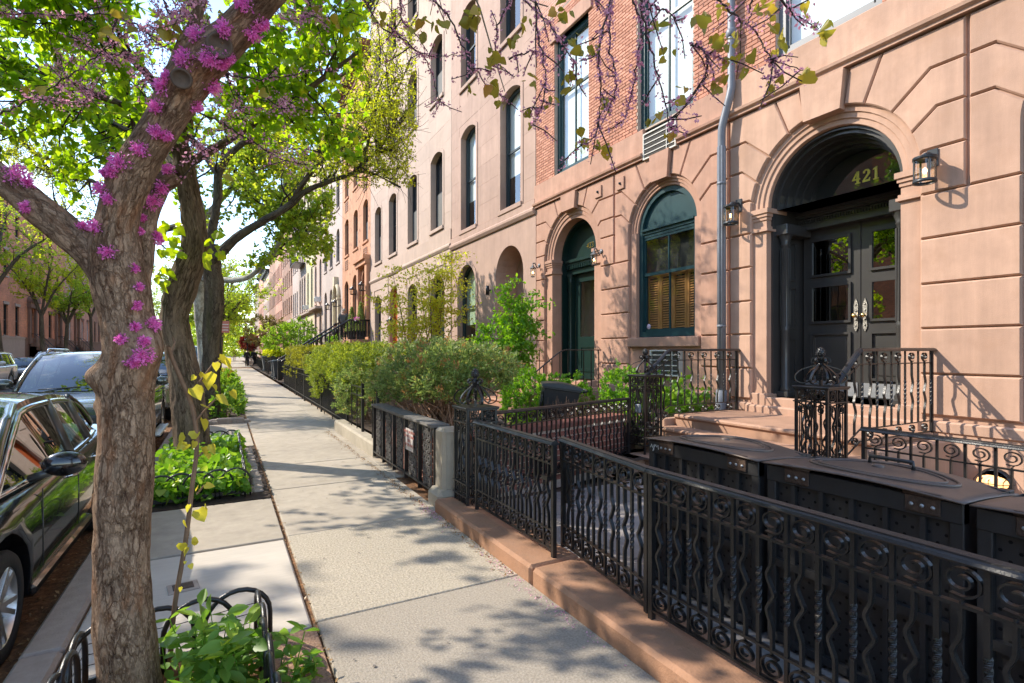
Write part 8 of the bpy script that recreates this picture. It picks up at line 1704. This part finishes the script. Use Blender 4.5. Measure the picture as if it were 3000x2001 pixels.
for k, (x, y) in enumerate(((6.35, 30.55), (6.75, 30.1))):
    t = thing('potted_conifer', ('left', 'right')[k]+' of the two cone-shaped conifers in dark planters on the tall stoop', 'potted plant', (x, y, 2.25), group='potted conifers on the tall stoop')
    MB().prism([(-.2, -.2), (.2, -.2), (.2, .2), (-.2, .2)], 'z', 0, .5).build('planter', blackpl, t)
    r_ = np.random.default_rng(400+k); n = 2600; h = (1.35, 1.6)[k]; zz = r_.uniform(0, 1, n)**1.3; a = r_.uniform(0, 6.28, n); rr_ = (.36*(1-zz)+.02)*r_.uniform(.6, 1.05, n); leaves('foliage', np.stack([rr_*np.cos(a), rr_*np.sin(a), .45+zz*h], 1), .09, shrub_g, t, 'needle', -.8, seed=400+k)
fp = thing('flower_pot', 'hanging pot of small pink flowers on the tall stoop railing', 'flower pot', (6.45, 29.70, 3.12)); MB().lathe([(0, 0), (.1, 0), (.14, .16), (.12, .16)], n=12).build('pot', blackpl, fp)
r_ = np.random.default_rng(410); leaves('flowers', r_.normal(0, .055, (120, 3))+np.array([0, 0, .22]), .05, pink, fp, 'diam', seed=410); leaves('foliage', r_.normal(0, .07, (160, 3))+np.array([0, 0, .13]), .06, boxg, fp, 'diam', seed=411)
tp = thing('flower_pot', 'square terracotta pot with green plant on the tall stoop steps', 'flower pot', (5.35, 30.4, 1.7)); MB().box(-.22, .22, -.22, .22, 0, .4, .02).build('pot', mat('terracotta', (.45, .16, .07), .8), tp); leaves('foliage', r_.normal(0, .14, (300, 3))+np.array([0, 0, .55]), .09, boxg, tp, 'diam', seed=412)
# coach lanterns
def coach(label, y, z, x=XF, group='dark coach lanterns on the far houses'):
    t = thing('wall_lantern', label, 'lantern', (x, y, z), group=group); fr = MB(); c = (-.45, 0, 0)
    fr.lathe([(0, .3), (.03, .26), (.14, .14), (.2, .1), (.2, .07), (.15, .06)], c, 6, False); fr.lathe([(.1, -.25), (.12, -.22), (.12, -.2), (0, -.2)], c, 6, False)
    for k in range(6): a = math.pi*k/3; fr.tube([(-.45+.16*math.cos(a), .16*math.sin(a), .07), (-.45+.11*math.cos(a), .11*math.sin(a), -.2)], .012, 4)
    fr.build('frame', iron, t); MB().tube([(0, 0, -.1), (-.25, 0, -.22), (-.45, 0, -.24)], .025, 5).build('bracket', iron, t); MB().lathe([(.1, -.2), (.15, .06)], c, 6, False).build('lantern_glass', lglass, t)
coach('black coach lantern right of the orange house doorway', 29.95, 5.2); coach('black coach lantern left of the orange house doorway', 32.3, 5.2); coach('coach lantern left of the ornate cream doorway', 41.0, 4.9); coach('coach lantern right of the ornate cream doorway', 38.1, 4.9); coach('dark coach lantern beside the orange door, behind the maple', 24.1, 2.9)
bt = thing('wall_light', 'small black cylinder light beside the plain arched niche', 'lamp', (XF, 14.55, 3.45)); MB().lathe([(0, -.14), (.055, -.14), (.055, .14), (0, .14)], (-.12, 0, 0), 14).build('body', iron, bt); MB().box(-.1, 0, -.02, .02, -.02, .02).build('bracket', iron, bt)
# parking sign post
sgp = thing('parking_sign', 'red and white parking sign on a thin post by the slim forked tree', 'sign', (-.12, 28.2, 0)); MB().tube([(0, 0, 0), (0, 0, 3.3)], .035, 8).build('post', iron, sgp); pl = MB().box(.03, .36, -.008, .008, 2.45, 3.0, .004).build('plate', mat('parking_sign_red', (.55, .22, .18), .5, .1), sgp)
for i in range(3): MB().box(.07, .32, -.0125, -.0085, 2.56+.13*i, 2.60+.13*i).build('print_line', white_paint, pl)
pp = thing('street_lamp', 'thin pale grey lamp pole rising behind the redbud', 'street lamp', (-1.25, 62, 0)); MB().tube([(0, 0, 0), (0, 0, 7), (-.3, 0, 7.5), (-1.8, 0, 7.8)], .09, 8).build('pole', lead, pp); MB().ball((-1.9, 0, 7.75), .25, 10, 6, (1.5, .7, .4)).build('lamp_head', lead, pp)
fl = thing('street_lamp', 'white topped lamp far down by the red maple', 'street lamp', (2.2, 62.5, 0)); MB().tube([(0, 0, 0), (0, 0, 2.6)], .05, 6).build('pole', iron, fl); MB().lathe([(0, .35), (.22, .3), (.28, .2), (.12, 0), (0, 0)], (0, 0, 2.6), 12).build('lamp_head', white_paint, fl)
# people
skinm = mat('skin', (.50, .30, .21), .6, .05); blackc = mat('black_jacket_cloth', (.018, .018, .022), .85, .2, 10, .4, 30); greyc = mat('heather_grey_knit', (.115, .115, .115), .9, .12, 30, .5, 60); darkc = mat('dark_trouser_cloth', (.02, .02, .024), .85, .15, 10); hairm = mat('dark_hair', (.015, .011, .009), .6, .2, 40); capm = mat('tan_cap', (.42, .36, .29), .8, .1); shoem = mat('dark_shoe', (.03, .028, .027), .6)
def skin(name, V, E, rad, m, parent, lv=2, root=0):
    me = bpy.data.meshes.new(name); me.from_pydata(V, E, []); o = bpy.data.objects.new(name, me); C.objects.link(o); md = o.modifiers.new('s', 'SKIN'); 
    if not me.skin_vertices: me.skin_vertices.new() if hasattr(me.skin_vertices, 'new') else None
    for i, r_ in enumerate(rad): me.skin_vertices[0].data[i].radius = r_ if hasattr(r_, '__len__') else (r_, r_); me.skin_vertices[0].data[i].use_root = (i == root)
    s = o.modifiers.new('u', 'SUBSURF'); s.levels = lv; s.render_levels = lv; bpy.context.view_layer.update(); m2 = bpy.data.meshes.new_from_object(o.evaluated_get(bpy.context.evaluated_depsgraph_get())); bpy.data.objects.remove(o)
    m2.materials.clear(); m2.materials.append(m); m2.polygons.foreach_set('use_smooth', [True]*len(m2.polygons)); return link(name, m2, parent)
def person(label, loc, rz, J, top, legs, hair=hairm, cap=None, pack=False, bag=False, bare=False):
    """J: joints in local space, x right, y forward, z up"""
    t = thing('person', label, 'person', loc, rz); P = lambda k: tuple(J[k])
    names = ['pel', 'waist', 'chest', 'neck', 'head0', 'head', 'shL', 'elL', 'wrL', 'haL', 'shR', 'elR', 'wrR', 'haR', 'hiL', 'knL', 'anL', 'toL', 'hiR', 'knR', 'anR', 'toR']
    E = [(0, 1), (1, 2), (2, 3), (3, 4), (4, 5), (2, 6), (6, 7), (7, 8), (8, 9), (2, 10), (10, 11), (11, 12), (12, 13), (0, 14), (14, 15), (15, 16), (16, 17), (0, 18), (18, 19), (19, 20), (20, 21)]
    Rd = [(.13, .10), (.12, .09), (.15, .10), .052, (.075, .09), (.072, .088), .065, .045, .033, (.04, .022), .065, .045, .033, (.04, .022), .085, .058, .042, (.045, .03), .085, .058, .042, (.045, .03)]
    skin('body', [P(n) for n in names], E, Rd, skinm, t)
    ti = [0, 1, 2, 6, 7, 8, 10, 11, 12]; mp = {k: i for i, k in enumerate(ti)}; skin('jacket' if top is blackc else 'shirt', [P(names[k]) for k in ti], [(mp[a], mp[b]) for a, b in E if a in mp and b in mp], [(.19, .15), (.18, .135), (.205, .14), .095, .07, .055, .095, .07, .055], top, t)
    if not bare:
        li = [0, 14, 15, 16, 18, 19, 20]; mp = {k: i for i, k in enumerate(li)}; skin('trousers', [P(names[k]) for k in li], [(mp[a], mp[b]) for a, b in E if a in mp and b in mp], [(.15, .12), .10, .075, .062, .10, .075, .062], legs, t)
    for s in 'LR': a = Vector(J['an'+s]); MB().ball((a.x, a.y+.06, a.z-.03), .07, 10, 6, (.75, 1.7, .7)).build('shoe', shoem, t)
    h = Vector(J['head']); MB().ball((h.x, h.y-.012, h.z+.035), .112, 14, 10, (.86, 1.0, .95)).build('hair', cap or hair, t)
    f = MB()
    for s in (-1, 1): f.ball((h.x+s*.033, h.y+.092, h.z-.005), .010, 6, 4); f.ball((h.x+s*.082, h.y, h.z-.01), .024, 6, 4, (.4, .8, 1.2))
    f.ball((h.x, h.y+.105, h.z-.03), .016, 6, 4, (.8, 1, 1.4)); f.build('face', skinm, t)['kind'] = 'stuff'
    if cap: MB().lathe([(0, .02), (.085, .012), (.09, 0), (0, 0)], (h.x, h.y+.1, h.z+.05), 12).build('cap_brim', cap, t)
    if pack: c = Vector(J['chest']); MB().box(c.x-.15, c.x+.15, c.y-.30, c.y-.10, c.z-.36, c.z+.12, .05).build('backpack', blackc, t)
    if bag: w_ = Vector(J['haR']); MB().box(w_.x-.05, w_.x+.05, w_.y-.17, w_.y+.17, w_.z-.42, w_.z-.1, .02).build('carrier_bag', mat('dark_bag', (.05, .05, .055), .6), t)
    return t
stand = dict(pel=(0, 0, .95), waist=(0, 0, 1.1), chest=(0, 0, 1.36), neck=(0, .0, 1.5), head0=(0, .02, 1.58), head=(0, .03, 1.66), shL=(-.19, 0, 1.41), elL=(-.25, -.03, 1.13), wrL=(-.25, .05, .90), haL=(-.25, .07, .81), shR=(.19, 0, 1.41), elR=(.25, -.03, 1.13), wrR=(.25, .05, .90), haR=(.25, .07, .81), hiL=(-.1, 0, .9), knL=(-.11, .03, .5), anL=(-.11, -.02, .09), toL=(-.12, .12, .04), hiR=(.1, 0, .9), knR=(.11, .05, .5), anR=(.11, .0, .09), toR=(.12, .14, .04))
walk = dict(stand, knL=(-.1, .16, .5), anL=(-.1, .22, .1), toL=(-.1, .36, .05), knR=(.1, -.02, .48), anR=(.1, -.25, .12), toR=(.1, -.12, .04), wrL=(-.26, .0, .9), haL=(-.26, .0, .81))
person('person in grey top and tan cap standing on the tall stoop, back turned', (5.98, 31.0, 2.24), R(-20), dict(stand, head0=(.02, .04, 1.58), head=(.03, .07, 1.65), elL=(-.27, .06, 1.14), wrL=(-.2, .22, .98), haL=(-.16, .3, .95)), greyc, darkc, cap=capm)
sit = dict(stand, pel=(0, 0, .18), waist=(0, 0, .32), chest=(0, .02, .56), neck=(0, .03, .70), head0=(0, .05, .78), head=(0, .06, .86), shL=(-.18, .02, .60), elL=(-.24, .12, .38), wrL=(-.12, .32, .36), haL=(-.06, .38, .36), shR=(.18, .02, .60), elR=(.24, .12, .38), wrR=(.12, .32, .36), haR=(.06, .38, .36), hiL=(-.1, .05, .16), knL=(-.13, .42, .22), anL=(-.12, .5, -.2), toL=(-.12, .62, -.24), hiR=(.1, .05, .16), knR=(.13, .42, .22), anR=(.12, .5, -.2), toR=(.12, .62, -.24))
person('person in dark clothes seated on the tall stoop steps, mostly hidden', (5.65, 31.4, 2.2), R(100), sit, blackc, darkc)
person('left of two walkers in black jackets seen from behind, wearing a backpack', (2.1, 60, 0), R(2), walk, blackc, darkc, pack=True)
person('right of two walkers in black jackets seen from behind, backpack and a bag in hand', (2.75, 60.6, 0), R(-4), dict(walk, knL=walk['knR'][:1]+(-.02, .48), anL=(-.1, -.25, .12), toL=(-.1, -.12, .04), knR=(.1, .16, .5), anR=(.1, .22, .1), toR=(.1, .36, .05)), blackc, darkc, pack=True, bag=True)
person('tiny far-off person with bare legs walking beyond the two walkers', (1.5, 96, 0), 0, walk, blackc, darkc, bare=True)
